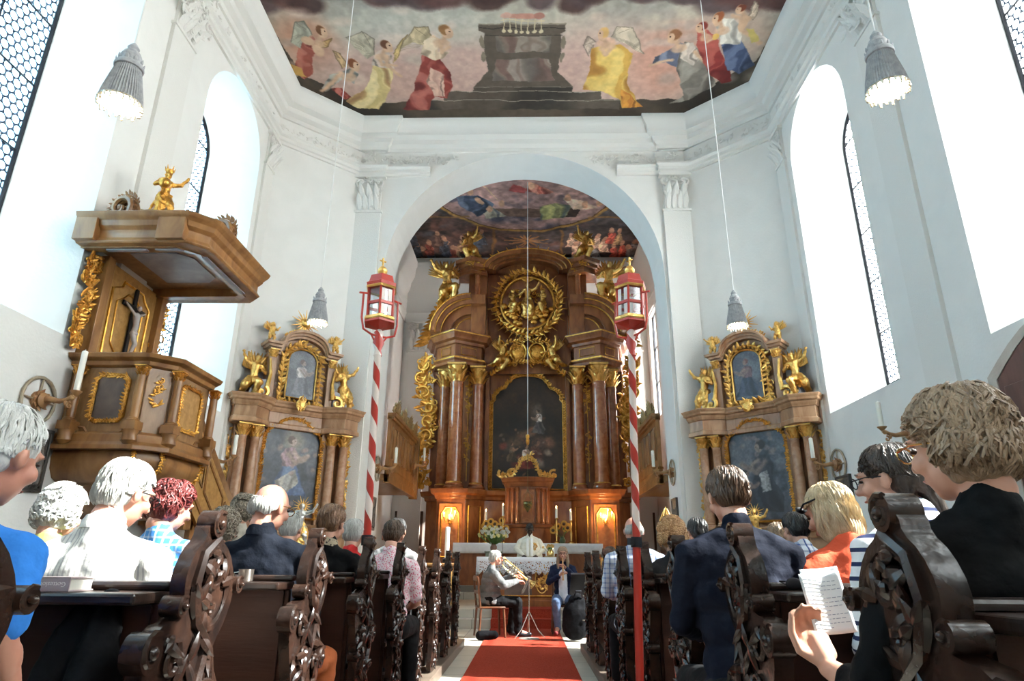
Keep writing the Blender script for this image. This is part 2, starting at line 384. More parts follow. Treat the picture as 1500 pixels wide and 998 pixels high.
# floor
FLOOR = mat('stone_floor', (.42, .38, .32), .45, col2=(.52, .48, .41), ns=3, bump=.1)
nt = FLOOR.node_tree; br = nt.nodes.new('ShaderNodeTexBrick'); br.offset = 0; br.inputs['Scale'].default_value = 1.0
br.inputs['Brick Width'].default_value = .5; br.inputs['Row Height'].default_value = .5; br.inputs['Mortar Size'].default_value = .006
br.inputs['Color1'].default_value = (.43, .40, .34, 1); br.inputs['Color2'].default_value = (.50, .46, .39, 1); br.inputs['Mortar'].default_value = (.16, .15, .13, 1)
tc_ = nt.nodes.new('ShaderNodeTexCoord'); nt.links.new(tc_.outputs['Object'], br.inputs['Vector']); nt.links.new(br.outputs['Color'], nt.nodes['Principled BSDF'].inputs['Base Color'])
mb = MB(); mb.box(XL-.9, XR+.9, YB, YR, -.12, 0); struct(mb.build('floor', FLOOR, smooth=False))
mb = MB(); mb.box(AX-CW, AX+CW, 12.55, YE, 0, .15); mb.box(AX-CW, AX+CW, 12.9, YE, .15, .30); struct(mb.build('trim_1', FLOOR, smooth=False, bevel=.01))
mb = MB(); mb.box(AX-2.2, AX+2.2, 16.2, YE, .3, .45); mb.box(AX-2.0, AX+2.0, 16.5, YE, .45, .6); struct(mb.build('trim_2', FLOOR, smooth=False, bevel=.01))

# side walls with deep splayed arched windows
GX = .9                              # window recess depth
HW, SILL, SPR = 1.1, 3.58, 8.55      # opening half width, sill, springing
gHW, gS, gSP = .74, 4.0, 8.55        # glass
def arch_pts(hw, sill, spr, n=20):
    """outline of an arched opening from bottom left round to bottom right: (dy, z)"""
    return [(-hw, sill)]+[(-hw*math.cos(PI*k/n), spr+hw*math.sin(PI*k/n)) for k in range(n+1)]+[(hw, sill)]
LEAD = bpy.data.materials.new('leaded_window_glass'); LEAD.use_nodes = True
def lead_glass():
    nt = LEAD.node_tree; N = nt.nodes; L = nt.links; N.clear()
    out = N.new('ShaderNodeOutputMaterial'); tr = N.new('ShaderNodeBsdfTransparent'); tr.inputs[0].default_value = (.86, .93, .97, 1)
    df = N.new('ShaderNodeBsdfPrincipled'); df.inputs['Base Color'].default_value = (.05, .08, .14, 1); df.inputs['Roughness'].default_value = .5
    gl = N.new('ShaderNodeBsdfGlossy'); gl.inputs['Roughness'].default_value = .1
    tc = N.new('ShaderNodeTexCoord'); sp = N.new('ShaderNodeSeparateXYZ'); L.new(tc.outputs['Object'], sp.inputs[0])
    def mth(op, a, b=None, c=None):
        n = N.new('ShaderNodeMath'); n.operation = op
        for i, q in enumerate((a, b, c)):
            if q is None: continue
            if isinstance(q, (int, float)): n.inputs[i].default_value = q
            else: L.new(q, n.inputs[i])
        return n.outputs[0]
    # roundels set in staggered rows
    D = .125; RH = D*.866
    row = mth('FLOOR', mth('DIVIDE', sp.outputs['Z'], RH)); odd = mth('MODULO', mth('ADD', row, 1000.), 2.)
    yy = mth('ADD', mth('DIVIDE', sp.outputs['Y'], D), mth('MULTIPLY', odd, .5))
    fy = mth('SUBTRACT', mth('FRACT', mth('ADD', yy, 500.)), .5); fz = mth('MULTIPLY', mth('SUBTRACT', mth('FRACT', mth('DIVIDE', sp.outputs['Z'], RH)), .5), .866)
    d = mth('SQRT', mth('ADD', mth('MULTIPLY', fy, fy), mth('MULTIPLY', fz, fz)))
    ring = mth('GREATER_THAN', d, .415)
    ms = N.new('ShaderNodeMixShader'); m1 = N.new('ShaderNodeMixShader'); m1.inputs[0].default_value = .04
    L.new(tr.outputs[0], m1.inputs[1]); L.new(gl.outputs[0], m1.inputs[2])
    L.new(ring, ms.inputs[0]); L.new(m1.outputs[0], ms.inputs[1]); L.new(df.outputs[0], ms.inputs[2]); L.new(ms.outputs[0], out.inputs[0])
lead_glass()
def side_wall(name, X, sgn, door=None):
    mb = MB(); out = X+sgn*GX; eps = []
    ys = sorted(WIN_Y); lo = [YB]+[y+HW for y in ys]; hi = [y-HW for y in ys]+[YD]
    for a, b in zip(lo, hi): mb.add([(X, a, 0), (X, b, 0), (X, b, H), (X, a, H)], [(0, 1, 2, 3)])
    for y in ys:
        mb.add([(X, y-HW, 0), (X, y+HW, 0), (X, y+HW, SILL), (X, y-HW, SILL)], [(0, 1, 2, 3)])
        A = arch_pts(HW, SILL, SPR); G = arch_pts(gHW, gS, gSP)
        for i in range(1, len(A)-2):
            mb.add([(X, y+A[i][0], A[i][1]), (X, y+A[i+1][0], A[i+1][1]), (X, y+A[i+1][0], H), (X, y+A[i][0], H)], [(0, 1, 2, 3)])
        n = len(A)
        for i in range(n):
            j = (i+1) % n
            mb.add([(X, y+A[i][0], A[i][1]), (X, y+A[j][0], A[j][1]), (out, y+G[j][0], G[j][1]), (out, y+G[i][0], G[i][1])], [(0, 1, 2, 3)])
    struct(mb.build(name, PLASTER, recalc=False, smooth=False))
    for k, y in enumerate(ys):
        G = arch_pts(gHW, gS, gSP)
        fr = MB(); pts = [(out-sgn*.02, y+a, b) for a, b in G]; fr.tube(pts+[pts[0]], .03, 6)
        for z in (4.9, 5.85, 6.8, 7.75, 8.7): fr.tube([(out-sgn*.02, y-gHW, z), (out-sgn*.02, y+gHW, z)], .014, 6)
        fr.tube([(out-sgn*.02, y, gS), (out-sgn*.02, y, 9.2)], .014, 6)
        o = struct(fr.build('window_%d' % (k+1+(4 if sgn > 0 else 0)), IRON))
        p = MB(); p.add([(out, y+a, b) for a, b in G], [tuple(range(len(G)))]); p.build('pane', LEAD, o, smooth=False)
side_wall('wall_left', XL, -1); side_wall('wall_right', XR, 1)
mb = MB(); mb.box(XL, XR, YB-.2, YB, 0, H); struct(mb.build('wall_back', PLASTER, smooth=False))
mb = MB(); mb.box(XL-1.4, XR+1.4, YB, YF+1.3, H+.02, H+.3); struct(mb.build('ceiling_slab', PLASTER, smooth=False)).name = 'ceiling'
# slanting corner walls
mb = MB(); mb.box(0, 1, 0, 1, 0, 1)
for nm, X, cx in (('wall_corner_left', XL, AX-CX), ('wall_corner_right', XR, AX+CX)):
    s = -1 if X < 0 else 1
    mb = MB(); mb.prism([(X, YD), (cx, YF), (cx, YF+.3), (X+s*.3, YF+.3), (X+s*.3, YD)], 0, H); struct(mb.build(nm, PLASTER, smooth=False))
# arch wall with thickness
mb = MB(); n = 40
AP = [(AX-AR*math.cos(PI*k/n), AS+AR*math.sin(PI*k/n)) for k in range(n+1)]
for sx, xo in ((-1, AX-CX-1.6), (1, AX+CX+1.6)):
    xi = AX+sx*AR; a, b = min(xi, xo), max(xi, xo); mb.box(a, b, YF, YR, 0, H)
for i in range(n):
    (xa, za), (xb, zb) = AP[i], AP[i+1]
    for y, fl in ((YF, 0), (YR, 1)): mb.add([(xa, y, za), (xb, y, zb), (xb, y, H), (xa, y, H)], [(0, 1, 2, 3)])
    mb.add([(xa, YF, za), (xb, YF, zb), (xb, YR, zb), (xa, YR, za)], [(0, 1, 2, 3)])
struct(mb.build('wall_front', PLASTER))
# chancel
mb = MB(); mb.box(AX-CW, AX+CW, YE, YE+.2, 0, HC+.2); struct(mb.build('wall_chancel_back', PLASTER, smooth=False))
for nm, s in (('wall_chancel_left', -1), ('wall_chancel_right', 1)):
    X = AX+s*CW; X2 = X+s*.25; a, b = min(X, X2), max(X, X2)
    mb = MB()
    wy = ((15.0, 16.2),)
    wa, wb = (14.7, 16.6) if s < 0 else (18.3, 19.3)  # unseen openings added to brighten the chancel; right one keeps its sun patch behind the altar
    mb.box(a, b, YR, wa, 0, HC+.2); mb.box(a, b, wb, YE, 0, HC+.2); mb.box(a, b, wa, wb, 0, 5.2); mb.box(a, b, wa, wb, 8.5, HC+.2)
    struct(mb.build(nm, PLASTER, smooth=False))
    fr = MB(); fr.box(a+.1, b-.1, wa, wa+.06, 5.2, 8.5); fr.box(a+.1, b-.1, wb-.06, wb, 5.2, 8.5); fr.box(a+.1, b-.1, (wa+wb)/2, (wa+wb)/2+.05, 5.2, 8.5)
    for z in (5.2, 6.3, 7.4, 8.45): fr.box(a+.1, b-.1, wa, wb, z, z+.05)
    struct(fr.build('window_%d' % (9+(s > 0)), IRON))  # frame for the added light opening
# dark door under the gallery each side (back wall) 
DOORW = mat('dark_door_wood', (.045, .022, .014), .4, col2=(.08, .04, .025), ns=3, stretch=(3, 3, .4))
for k, s in ((1, -1), (2, 1)):
    x = AX+s*3.42; mb = MB(); mb.box(x-.42, x+.42, YE-.06, YE-.005, .3, 2.55); mb.box(x-.30, x+.30, YE-.09, YE-.06, .5, 1.3); mb.box(x-.30, x+.30, YE-.09, YE-.06, 1.45, 2.4)
    d = struct(mb.build('door_%d' % k, DOORW, smooth=False, bevel=.01)); hb = MB(); hb.tube([(x+s*-.33, YE-.06, 1.35), (x+s*-.33, YE-.13, 1.35), (x+s*-.22, YE-.13, 1.35)], .012, 8); hb.build('door_handle', BRASS, d)
# brown portal in the right wall, beneath the near window
STONE = mat('sandstone_jamb', (.50, .43, .36), .8, col2=(.56, .49, .42), ns=5, bump=.2)
DR = (5.15, 7.0); zt = 3.05
mb = MB(); c = sum(DR)/2; hw = (DR[1]-DR[0])/2
def segarch(hw, z0, z1, rise, n=10): return [(-hw, z0)]+[(-hw+2*hw*k/n, z1+rise*math.sin(PI*k/n)) for k in range(n+1)]+[(hw, z0)]
A = segarch(hw+.13, 0, zt+.06, .45); B = segarch(hw, 0, zt, .42)
for i in range(len(A)-1):
    mb.add([(XR-.04, c+A[i][0], A[i][1]), (XR-.04, c+A[i+1][0], A[i+1][1]), (XR-.04, c+B[i+1][0], B[i+1][1]), (XR-.04, c+B[i][0], B[i][1]),
            (XR+.0, c+A[i][0], A[i][1]), (XR+.0, c+A[i+1][0], A[i+1][1]), (XR+.0, c+B[i+1][0], B[i+1][1]), (XR+.0, c+B[i][0], B[i][1])], [(0, 1, 2, 3), (0, 4, 5, 1), (2, 6, 7, 3)])
struct(mb.build('trim_3', STONE, smooth=False))
mb = MB(); mb.prism([(c+a, b) for a, b in B], XR-.03, XR-.002, 'x')
for y0, y1 in ((c-hw+.1, c-.06), (c+.06, c+hw-.1)):
    for z0, z1 in ((.2, 1.2), (1.35, 2.95)):
        mb.box(XR-.055, XR-.03, y0, y1, z0, z1)
d = struct(mb.build('door_3', mat('brown_door', (.10, .038, .026), .45, col2=(.15, .06, .04), ns=3, stretch=(3, 3, .4)), smooth=False, bevel=.008))
hb = MB(); hb.tube([(XR-.05, c-.1, 1.1), (XR-.12, c-.1, 1.1), (XR-.12, c-.22, 1.1)], .012, 8); hb.build('door_handle', IRON, d)

# entablature: architrave, frieze, cornice running round the nave; broken by the arch
def Y_of(x, off): return 0
PL = [(XL, YB), (XL, YD), (AX-CX, YF), (AX+CX, YF), (XR, YD), (XR, YB)]
CPROF = [(0, 10.28), (.05, 10.28), (.07, 10.36), (.16, 10.42), (.18, 10.52), (.30, 10.58), (.33, 10.72), (.38, 10.78), (.44, 10.92), (.44, H+.02), (0, H+.02)]
mb = MB(); mb.sweep(PL, CPROF)
# ressauts over the pilasters
def ress(mb, prof, spots, wd, ex):
    for (cx, cy), (dx, dy) in spots:      # centre on wall, wall direction (travel)
        nx, ny = dy, -dx
        a = (cx-dx*wd-nx*0, cy-dy*wd); b = (cx+dx*wd, cy+dy*wd)
        mb.sweep([a, (a[0]+nx*ex, a[1]+ny*ex), (b[0]+nx*ex, b[1]+ny*ex), b], prof)
dl = Vector((AX-CX-XL, YF-YD)).normalized(); dr = Vector((XR-AX-CX, YD-YF)).normalized()
spots = [((AX-3.55, YF), (1, 0)), ((AX+3.47, YF), (1, 0))]
ress(mb, CPROF, spots, .30, .10)
struct(mb.build('trim_4', STUCCO))
APROF = [(0, 9.62), (.05, 9.62), (.05, 9.68), (.09, 9.70), (.09, 9.78), (.14, 9.82), (.14, 9.86), (0, 9.86)]
mb = MB(); xa = math.sqrt(max(0, (AR+.28)**2-(9.74-AS)**2))
mb.sweep([(XL, YB), (XL, YD), (AX-CX, YF), (AX-xa, YF)], APROF); mb.sweep([(AX+xa, YF), (AX+CX, YF), (XR, YD), (XR, YB)], APROF)
ress(mb, APROF, spots, .27, .08)
struct(mb.build('trim_5', STUCCO))
# frieze foliage and capitals in white stucco
mb = MB()
for x0, x1 in ((AX-3.35, AX-1.6), (AX+1.5, AX+3.2)):
    for k in range(9):
        x = x0+(x1-x0)*(k+.5)/9; foliage(mb, rnd, (x, YF-.01, 10.07), (1, 0, 0), (0, 0, 1), .13, .12, 10, .06, .04)
for x in (AX-3.55, AX+3.47): foliage(mb, rnd, (x, YF-.1, 10.07), (1, 0, 0), (0, 0, 1), .18, .12, 14, .06, .04)
for (ax, ay, bx, by) in ((XL, YD, AX-CX, YF), (AX+CX, YF, XR, YD)):
    d = Vector((bx-ax, by-ay, 0)); L_ = d.length; d.normalize()
    for k in range(8): foliage(mb, rnd, Vector((ax, ay, 10.07))+d*(L_*(k+.5)/8), d, (0, 0, 1), .12, .1, 7, .05, .04)
for s, X in ((1, XL), (-1, XR)):
    for k in range(26): foliage(mb, rnd, (X+s*.01, 2.2+k*.36, 10.07), (0, s, 0), (0, 0, 1), .12, .09, 5, .05, .03)
struct(mb.build('trim_6', STUCCO))
# pilasters: flat strips with capitals
def pilaster(px, py, dx, dy, wd, zb, zt_, caph, proj=.07, name='trim'):
    mb = MB(); n = Vector((dy, -dx, 0)); d = Vector((dx, dy, 0)); c = Vector((px, py, 0))
    def slab(w_, z0, z1, pr):
        q = [c-d*w_, c-d*w_+n*pr, c+d*w_+n*pr, c+d*w_]; mb.prism([(p.x, p.y) for p in q], z0, z1)
    slab(wd, zb, zt_-caph, proj); slab(wd*1.12, zb, zb+.5, proj*1.4); slab(wd*1.08, zt_-caph-.05, zt_-caph, proj*1.4)
    slab(wd*.9, zt_-caph, zt_-.06, proj*.9); slab(wd*1.2, zt_-.07, zt_, proj*2.2)
    cc = c+n*proj*.9
    u = d; 
    for row, (nn, zz, L) in enumerate(((4, .03, .42), (3, .33, .40))):
        for k in range(nn):
            t = (k+.5)/nn*2-1; leaf(mb, cc+d*(t*wd*.85)+Vector((0, 0, zt_-caph*(1-zz))), (0, 0, 1), n, caph*L, wd*.26, .8, .5)
    for sg in (-1, 1): scroll(mb, cc+d*(sg*wd*.72)+n*.05+Vector((0, 0, zt_-caph*.22)), d*sg, (0, 0, 1), wd*.38, 1.4, wd*.11, -PI*.5, 1, 0, 14)
    foliage(mb, rnd, cc+n*.03+Vector((0, 0, zt_-caph*.45)), d, (0, 0, 1), wd*.85, caph*.42, 30, wd*.30, .05)
    return struct(mb.build(name, STUCCO))
k = 7
for px_, py_, dx_, dy_, w_, capz in [(AX-3.55, YF, 1, 0, .30, .92), (AX+3.47, YF, 1, 0, .30, .92)]:
    pilaster(px_, py_, dx_, dy_, w_, 0, 9.62, capz, name='trim_%d' % k); k += 1
# slim corner pilasters where side wall meets the slant, and broad ones between windows
for s, X in ((-1, XL), (1, XR)):
    pilaster(X, YD-.22, 0, -s, .2, 0, 9.62, .75, .05, name='trim_%d' % k); k += 1
    for yy in (7.9, 3.83, -.25):
        pilaster(X, yy, 0, -s, .30, 0, 9.62, .75, .06, name='trim_%d' % k); k += 1
# large stucco clusters high on the side walls
mb = MB()
for s, X in ((1, XL), (-1, XR)):
    for yy in (7.9, 3.83):
        foliage(mb, rnd, (X+s*.12, yy, 9.35), (0, s, 0), (0, 0, 1), .48, .42, 34, .11, .05)
        foliage(mb, rnd, (X+s*.12, yy, 10.1), (0, s, 0), (0, 0, 1), .55, .16, 20, .09, .05)
struct(mb.build('trim_%d' % k, STUCCO)); k += 1
# chancel back wall: pilasters, entablature
for s in (-1, 1):
    pilaster(AX+s*3.42, YE, 1, 0, .34, 0, 8.55, 1.0, .12, name='trim_%d' % k); k += 1
mb = MB(); cp = [(0, 8.55), (.06, 8.55), (.06, 8.75), (.12, 8.8), (.08, 8.85), (.08, 9.35), (.2, 9.45), (.24, 9.6), (.4, 9.75), (.44, 9.95), (.5, 10.), (.5, 10.15), (0, 10.15)]
cp = [(d*.8, 8.55+(z-8.55)*1.25) for d, z in cp]
mb.sweep([(AX-CW, YR), (AX-CW, YE), (AX+CW, YE), (AX+CW, YR)], [(d, z) for d, z in cp]); struct(mb.build('trim_%d' % k, STUCCO)); k += 1
# cable conduit and tiny things are left to the objects below

# ------------------------------------------------------------------ nave ceiling fresco
def cpix(pts): return [tuple(P(a, b, Z=H))[:2] for a, b in pts]
cv = Canvas(-5.1, 4.95, 6.4, 12.62, 900, 560, (.60, .56, .50))
# on the ceiling the picture's "up" runs towards the nave, i.e. -y in the world; draw in flipped coordinates
class Flip:
    pass
def cpoly(pts, col, **k): cv.poly(cpix(pts), col, **k)
def cline(pts, wd, col, op=1):
    q = cpix(pts); cv.line(q, wd, col, op)
def cell(px, py, rx, ry, col, soft=.25, op=1, rot=0):
    c0 = P(px, py, Z=H); sx = abs(P(px+rx, py, Z=H).x-c0.x); sy = abs(P(px, py-ry, Z=H).y-c0.y); cv.ell(c0.x, c0.y, sx, sy, col, rot, soft, op)
cv.clouds(.8, (.72, .68, .60), .35, .7, 2); cv.clouds(1.6, (.52, .50, .47), .55, .8, 5, .5)
for px, py, rx, ry, col, op in ((650, 110, 150, 60, (.80, .62, .56), .8), (890, 110, 150, 70, (.82, .63, .57), .8), (990, 90, 70, 60, (.78, .52, .42), .7), (450, 60, 45, 40, (.72, .46, .34), .75),
        (500, 120, 110, 50, (.74, .55, .48), .6), (1075, 60, 60, 50, (.74, .58, .50), .6), (640, 40, 120, 26, (.74, .72, .66), .5)):
    cell(px, py, rx, ry, col, .8, op)
# dark clouds along the top
for i in range(34):
    px = 380+i*24+rnd.uniform(-12, 12); cell(px, rnd.uniform(-22, 8), rnd.uniform(20, 44), rnd.uniform(10, 18), rnd.choice(((.27, .17, .15), (.36, .22, .20), (.32, .24, .24))), .5, .9)
    cell(px+6, rnd.uniform(-26, -8), 24, 9, (.45, .30, .28), .7, .5)
cell(770, -60, 420, 40, (.5, .36, .30), .5, .9)
# painted ledge along the edge
LED = (.28, .23, .185); LED2 = (.38, .32, .26)
cpoly([(372, 0), (440, 108), (530, 150), (1005, 145), (1108, 88), (1165, -4), (1190, 0), (1130, 140), (1000, 190), (520, 190), (420, 140), (360, 0)], LED, fold=(2, 20, LED2))
cpoly([(372, 0), (420, 95), (437, 110), (420, 120), (360, 0)], (.62, .58, .52))
# steps and altar block
cpoly([(625, 160), (625, 147), (650, 147), (650, 134), (693, 134), (693, 127), (838, 127), (838, 134), (880, 134), (880, 146), (908, 146), (908, 160)], (.33, .28, .235), fold=(1.5, 14, (.38, .33, .28)))
for a, b, y in ((625, 908, 147), (650, 880, 134), (693, 838, 127)): cline([(a, y), (b, y)], .012, (.62, .57, .50))
cpoly([(702, 34), (829, 34), (827, 46), (820, 50), (822, 80), (818, 104), (838, 127), (693, 127), (715, 104), (708, 80), (711, 50), (703, 46)], (.36, .31, .26))
cpoly([(726, 52), (808, 52), (806, 76), (728, 76)], (.56, .50, .44), fold=(4, 30, (.42, .30, .26)))
cpoly([(727, 86), (805, 86), (812, 118), (719, 118)], (.58, .51, .46), fold=(4, 30, (.44, .31, .27)))
cline([(703, 35), (829, 35)], .018, (.55, .50, .42)); cline([(704, 41), (828, 41)], .012, (.2, .16, .13)); cline([(712, 52), (822, 52)], .01, (.2, .16, .13))
for k2 in range(7):
    x = 738+k2*9.3; cline([(x, 28), (x, 44)], .012, (.78, .70, .54)); cell(x, 46, 3, 2.5, (.78, .70, .54))
cline([(733, 30), (798, 30)], .014, (.78, .70, .54)); cell(766, 24, 30, 4, (.74, .50, .42)); cell(742, 23, 8, 4.5, (.78, .58, .5)); cell(790, 23, 8, 5, (.66, .42, .36))
# scroll ornaments at the block's sides
for x in (707, 824):
    cell(x, 62, 3.5, 9, (.50, .44, .36)); cell(x, 84, 3, 8, (.50, .44, .36))
SK = (.80, .62, .48)
def wing(pts, col):
    cpoly(pts, col, fold=(3, 40, tuple(min(1, c*1.15) for c in col), tuple(c*.8 for c in col))); cline(pts[:4], .014, tuple(c*.62 for c in col), .7)
    r0 = pts[0]
    for q in pts[1:]:
        for f in (.0, .33, .66): 
            e = (q[0]+(pts[2][0]-q[0])*f*.3, q[1]+(pts[2][1]-q[1])*f*.3); cline([(r0[0]*.6+e[0]*.4, r0[1]*.6+e[1]*.4), e], .007, tuple(c*.68 for c in col), .5)
def head(px, py, r, hair=(.42, .24, .13), sd=1):
    cline([(px-sd*r*.1, py), (px-sd*r*.9, py+r*1.9)], .055, tuple(c*.93 for c in SK)); cell(px-sd*r*.9, py+r*2.1, r*1.3, r*.8, SK, .4, .8)
    cell(px, py, r, r*1.15, SK, .2); cell(px-sd*r*.35, py-r*.35, r*.95, r*.85, hair, .3); cell(px+sd*r*.35, py+r*.1, r*.55, r*.75, SK, .3); cell(px+sd*r*.55, py-r*.1, r*.14, r*.14, (.2, .1, .08), .5)
for i in range(46):
    a_ = rnd.uniform(400, 1110); b_ = rnd.uniform(15, 125)
    if 690 < a_ < 845 and b_ > 20: continue
    cell(a_, b_, rnd.uniform(8, 26), rnd.uniform(4, 11), rnd.choice(((.80, .66, .58), (.70, .66, .58), (.62, .58, .54), (.84, .72, .64))), .9, .45)
RED = (.58, .22, .18); REDL = (.78, .42, .36); REDD = (.36, .10, .10)
# angel in red, right of centre-left
wing([(636, 62), (628, 40), (605, 38), (585, 75), (604, 62), (622, 66)], (.72, .62, .46))
cpoly([(618, 80), (608, 130), (590, 160), (628, 160), (636, 142), (655, 143), (664, 125), (656, 100), (642, 82)], RED, fold=(4, 40, REDL, REDD))
cpoly([(622, 60), (616, 78), (636, 88), (652, 84), (660, 76), (640, 74), (648, 60), (636, 52)], (.84, .70, .56), fold=(5, 24, (.9, .8, .66)))
cline([(644, 62), (648, 76), (658, 70)], .05, SK); head(655, 46, 8.5, (.58, .38, .20), 1)
cpoly([(630, 98), (650, 110), (652, 140), (636, 142), (626, 120)], (.80, .60, .52), fold=(6, 30, (.88, .7, .6)))
# angel in pale gold
wing([(550, 80), (548, 58), (530, 46), (508, 54), (520, 68), (538, 84)], (.66, .60, .50))
wing([(575, 78), (588, 60), (596, 50), (582, 84), (578, 92)], (.74, .60, .36))
cpoly([(548, 92), (535, 130), (506, 148), (524, 158), (556, 160), (572, 128), (578, 106), (566, 92)], (.80, .68, .42), fold=(4, 40, (.90, .80, .56), (.56, .36, .22)))
cpoly([(552, 76), (545, 94), (560, 100), (580, 102), (572, 80), (562, 72)], (.70, .62, .56), fold=(5, 30, (.84, .7, .62)))
cline([(566, 82), (570, 98), (588, 112)], .05, SK); cline([(556, 84), (562, 96), (582, 96)], .04, SK); head(567, 68, 7.5, (.42, .24, .13), 1)
# reclining child angel
wing([(505, 92), (498, 78), (486, 74), (500, 100), (508, 96)], (.72, .56, .38))
cpoly([(486, 110), (470, 128), (478, 134), (506, 112), (518, 122), (524, 108), (510, 100)], (.56, .55, .52), fold=(5, 30, (.72, .7, .64)))
cpoly([(486, 130), (505, 146), (516, 142), (500, 128)], RED, fold=(5, 30, REDL)); cline([(500, 106), (486, 122), (472, 132)], .06, SK); head(518, 96, 8, (.50, .26, .12), 1)
# group at the far left
cpoly([(440, 60), (428, 100), (446, 116), (458, 108), (456, 84), (470, 70), (458, 52)], (.60, .28, .22), fold=(4, 36, (.74, .42, .34), REDD))
cpoly([(420, 92), (440, 98), (450, 112), (430, 108)], (.78, .58, .26)); wing([(455, 48), (444, 30), (432, 32), (426, 60), (440, 72)], (.60, .58, .50)); wing([(470, 62), (486, 58), (480, 68), (468, 70)], (.70, .52, .3))
head(473, 47, 8, (.44, .26, .14), 1); cell(466, 74, 8, 9, SK); cell(452, 60, 9, 7, SK)
# angel in yellow on the right
wing([(896, 52), (905, 38), (925, 42), (945, 78), (930, 70), (912, 62)], (.74, .66, .56)); wing([(872, 62), (860, 54), (856, 66), (862, 82), (870, 76)], (.72, .62, .54))
cpoly([(868, 72), (858, 118), (852, 130), (880, 134), (908, 146), (912, 158), (938, 156), (928, 136), (918, 122), (922, 96), (928, 78), (908, 64), (890, 66)], (.84, .62, .24), fold=(4, 44, (.94, .80, .42), (.62, .38, .14)))
cpoly([(908, 130), (912, 158), (940, 157), (922, 136)], (.82, .48, .16), fold=(5, 30, (.9, .6, .2)))
cell(888, 62, 14, 9, (.86, .66, .54)); cline([(896, 66), (888, 80), (882, 72)], .05, SK); head(882, 50, 8.5, (.82, .62, .34), -1)
# kneeling woman in grey, right
cpoly([(994, 62), (980, 74), (960, 84), (955, 94), (975, 92), (992, 100), (1000, 84), (1008, 70)], (.34, .36, .44), fold=(5, 30, (.5, .52, .6)))
cpoly([(1000, 62), (990, 100), (1000, 140), (980, 152), (1010, 146), (1048, 124), (1034, 100), (1026, 76), (1012, 62)], (.46, .42, .38), fold=(4, 40, (.64, .6, .54), (.26, .23, .2)))
cpoly([(1000, 64), (996, 86), (1014, 96), (1026, 84), (1014, 62)], (.74, .66, .6), fold=(5, 30, (.86, .78, .7))); cline([(985, 88), (966, 92), (952, 96)], .04, SK); cline([(1018, 76), (1032, 90)], .05, SK); head(986, 54, 8.5, (.54, .34, .2), -1)
# women in red and blue
cpoly([(1022, 38), (1020, 66), (1030, 92), (1040, 112), (1058, 122), (1072, 118), (1062, 90), (1052, 60), (1038, 44)], (.58, .18, .16), fold=(4, 40, (.74, .34, .28), (.36, .08, .08)))
cpoly([(1058, 62), (1064, 104), (1084, 108), (1106, 94), (1092, 70), (1082, 54)], (.26, .31, .44), fold=(4, 36, (.42, .47, .6), (.14, .17, .27)))
cpoly([(1048, 34), (1056, 64), (1084, 64), (1090, 44), (1076, 28), (1060, 28)], (.76, .72, .66), fold=(5, 30, (.88, .84, .78), (.5, .47, .44))); cline([(1060, 44), (1046, 56), (1034, 62)], .045, SK)
head(1027, 40, 7, (.50, .16, .12), -1); head(1052, 28, 8, (.62, .32, .16), -1); cell(1048, 54, 5, 5, (.86, .66, .3))
# flying child angel
cell(1090, 34, 7, 12, SK); cline([(1088, 44), (1104, 56), (1112, 62)], .06, SK); cline([(1084, 26), (1074, 24)], .045, SK); cpoly([(1094, 42), (1100, 62), (1112, 58), (1106, 44)], (.76, .66, .34)); wing([(1096, 22), (1108, 2), (1112, 8), (1104, 28)], (.74, .64, .54)); head(1086, 14, 7, (.46, .2, .1), -1)
cv.warp(.05, 3.4, .10, 9)
def ceil_keep(x, y): return (x > XL+.4) & (x < XR-.4) & (y < YF-.42)
o = painted('ceiling_fresco', cv, lambda x, y: np.stack([x, y, np.full_like(x, H-.004)], -1), FRESCO); struct(o)
# rest of the nave ceiling: painted sky field behind (towards the organ)
mb = MB(); mb.box(-5.1, 4.95, YB, 6.4, H-.02, H-.004); struct(mb.build('ceiling_plain', mat('ceiling_sky_paint', (.40, .33, .28), .9, col2=(.55, .47, .40), ns=.8), smooth=False))

# ------------------------------------------------------------------ chancel ceiling fresco
cv = Canvas(AX-CW, AX+CW, YR, YE+.02, 480, 340, (.24, .20, .19))
def kpix(pts): return [tuple(P(a, b, Z=HC))[:2] for a, b in pts]
cv.clouds(1.2, (.38, .24, .20), .4, .7, 3); cv.clouds(2.5, (.13, .11, .11), .5, .75, 6, .8); cv.clouds(2.0, (.30, .30, .33), .55, .8, 9, .6)
c0 = P(773, 262, Z=HC); rim = P(773, 337, Z=HC)
cy_ = rim.y-2.9; R1 = 2.9; ex = 2.75
cv.ell(AX+.05, cy_, ex+.16, R1+.14, (.55, .38, .16), 0, .02); cv.ell(AX+.05, cy_, ex+.04, R1+.03, (.25, .15, .08), 0, .02)
inn = ((cv.XX-AX-.05)/ex)**2+((cv.YY-cy_)/R1)**2 < 1
cv.blend(inn.astype(float), (.46, .34, .32)); cv.clouds(1.0, (.66, .47, .42), .35, .65, 12, .9, inn); cv.clouds(1.6, (.24, .22, .26), .55, .75, 14, .9, inn)
def kp(pts, col, **k): cv.poly(kpix(pts), col, **k)
def ke(px, py, rx, ry, col, soft=.3, op=1):
    c1 = P(px, py, Z=HC); cv.ell(c1.x, c1.y, abs(P(px+rx, py, Z=HC).x-c1.x), abs(P(px, py-ry, Z=HC).y-c1.y), col, 0, soft, op)
kp([(720, 306), (850, 306), (846, 318), (724, 318)], (.28, .19, .15), fold=(3, 20, (.4, .28, .22)))
kp([(790, 304), (815, 296), (838, 302), (826, 320), (792, 322)], (.44, .42, .26), fold=(5, 40, (.66, .62, .34), (.2, .24, .28)))
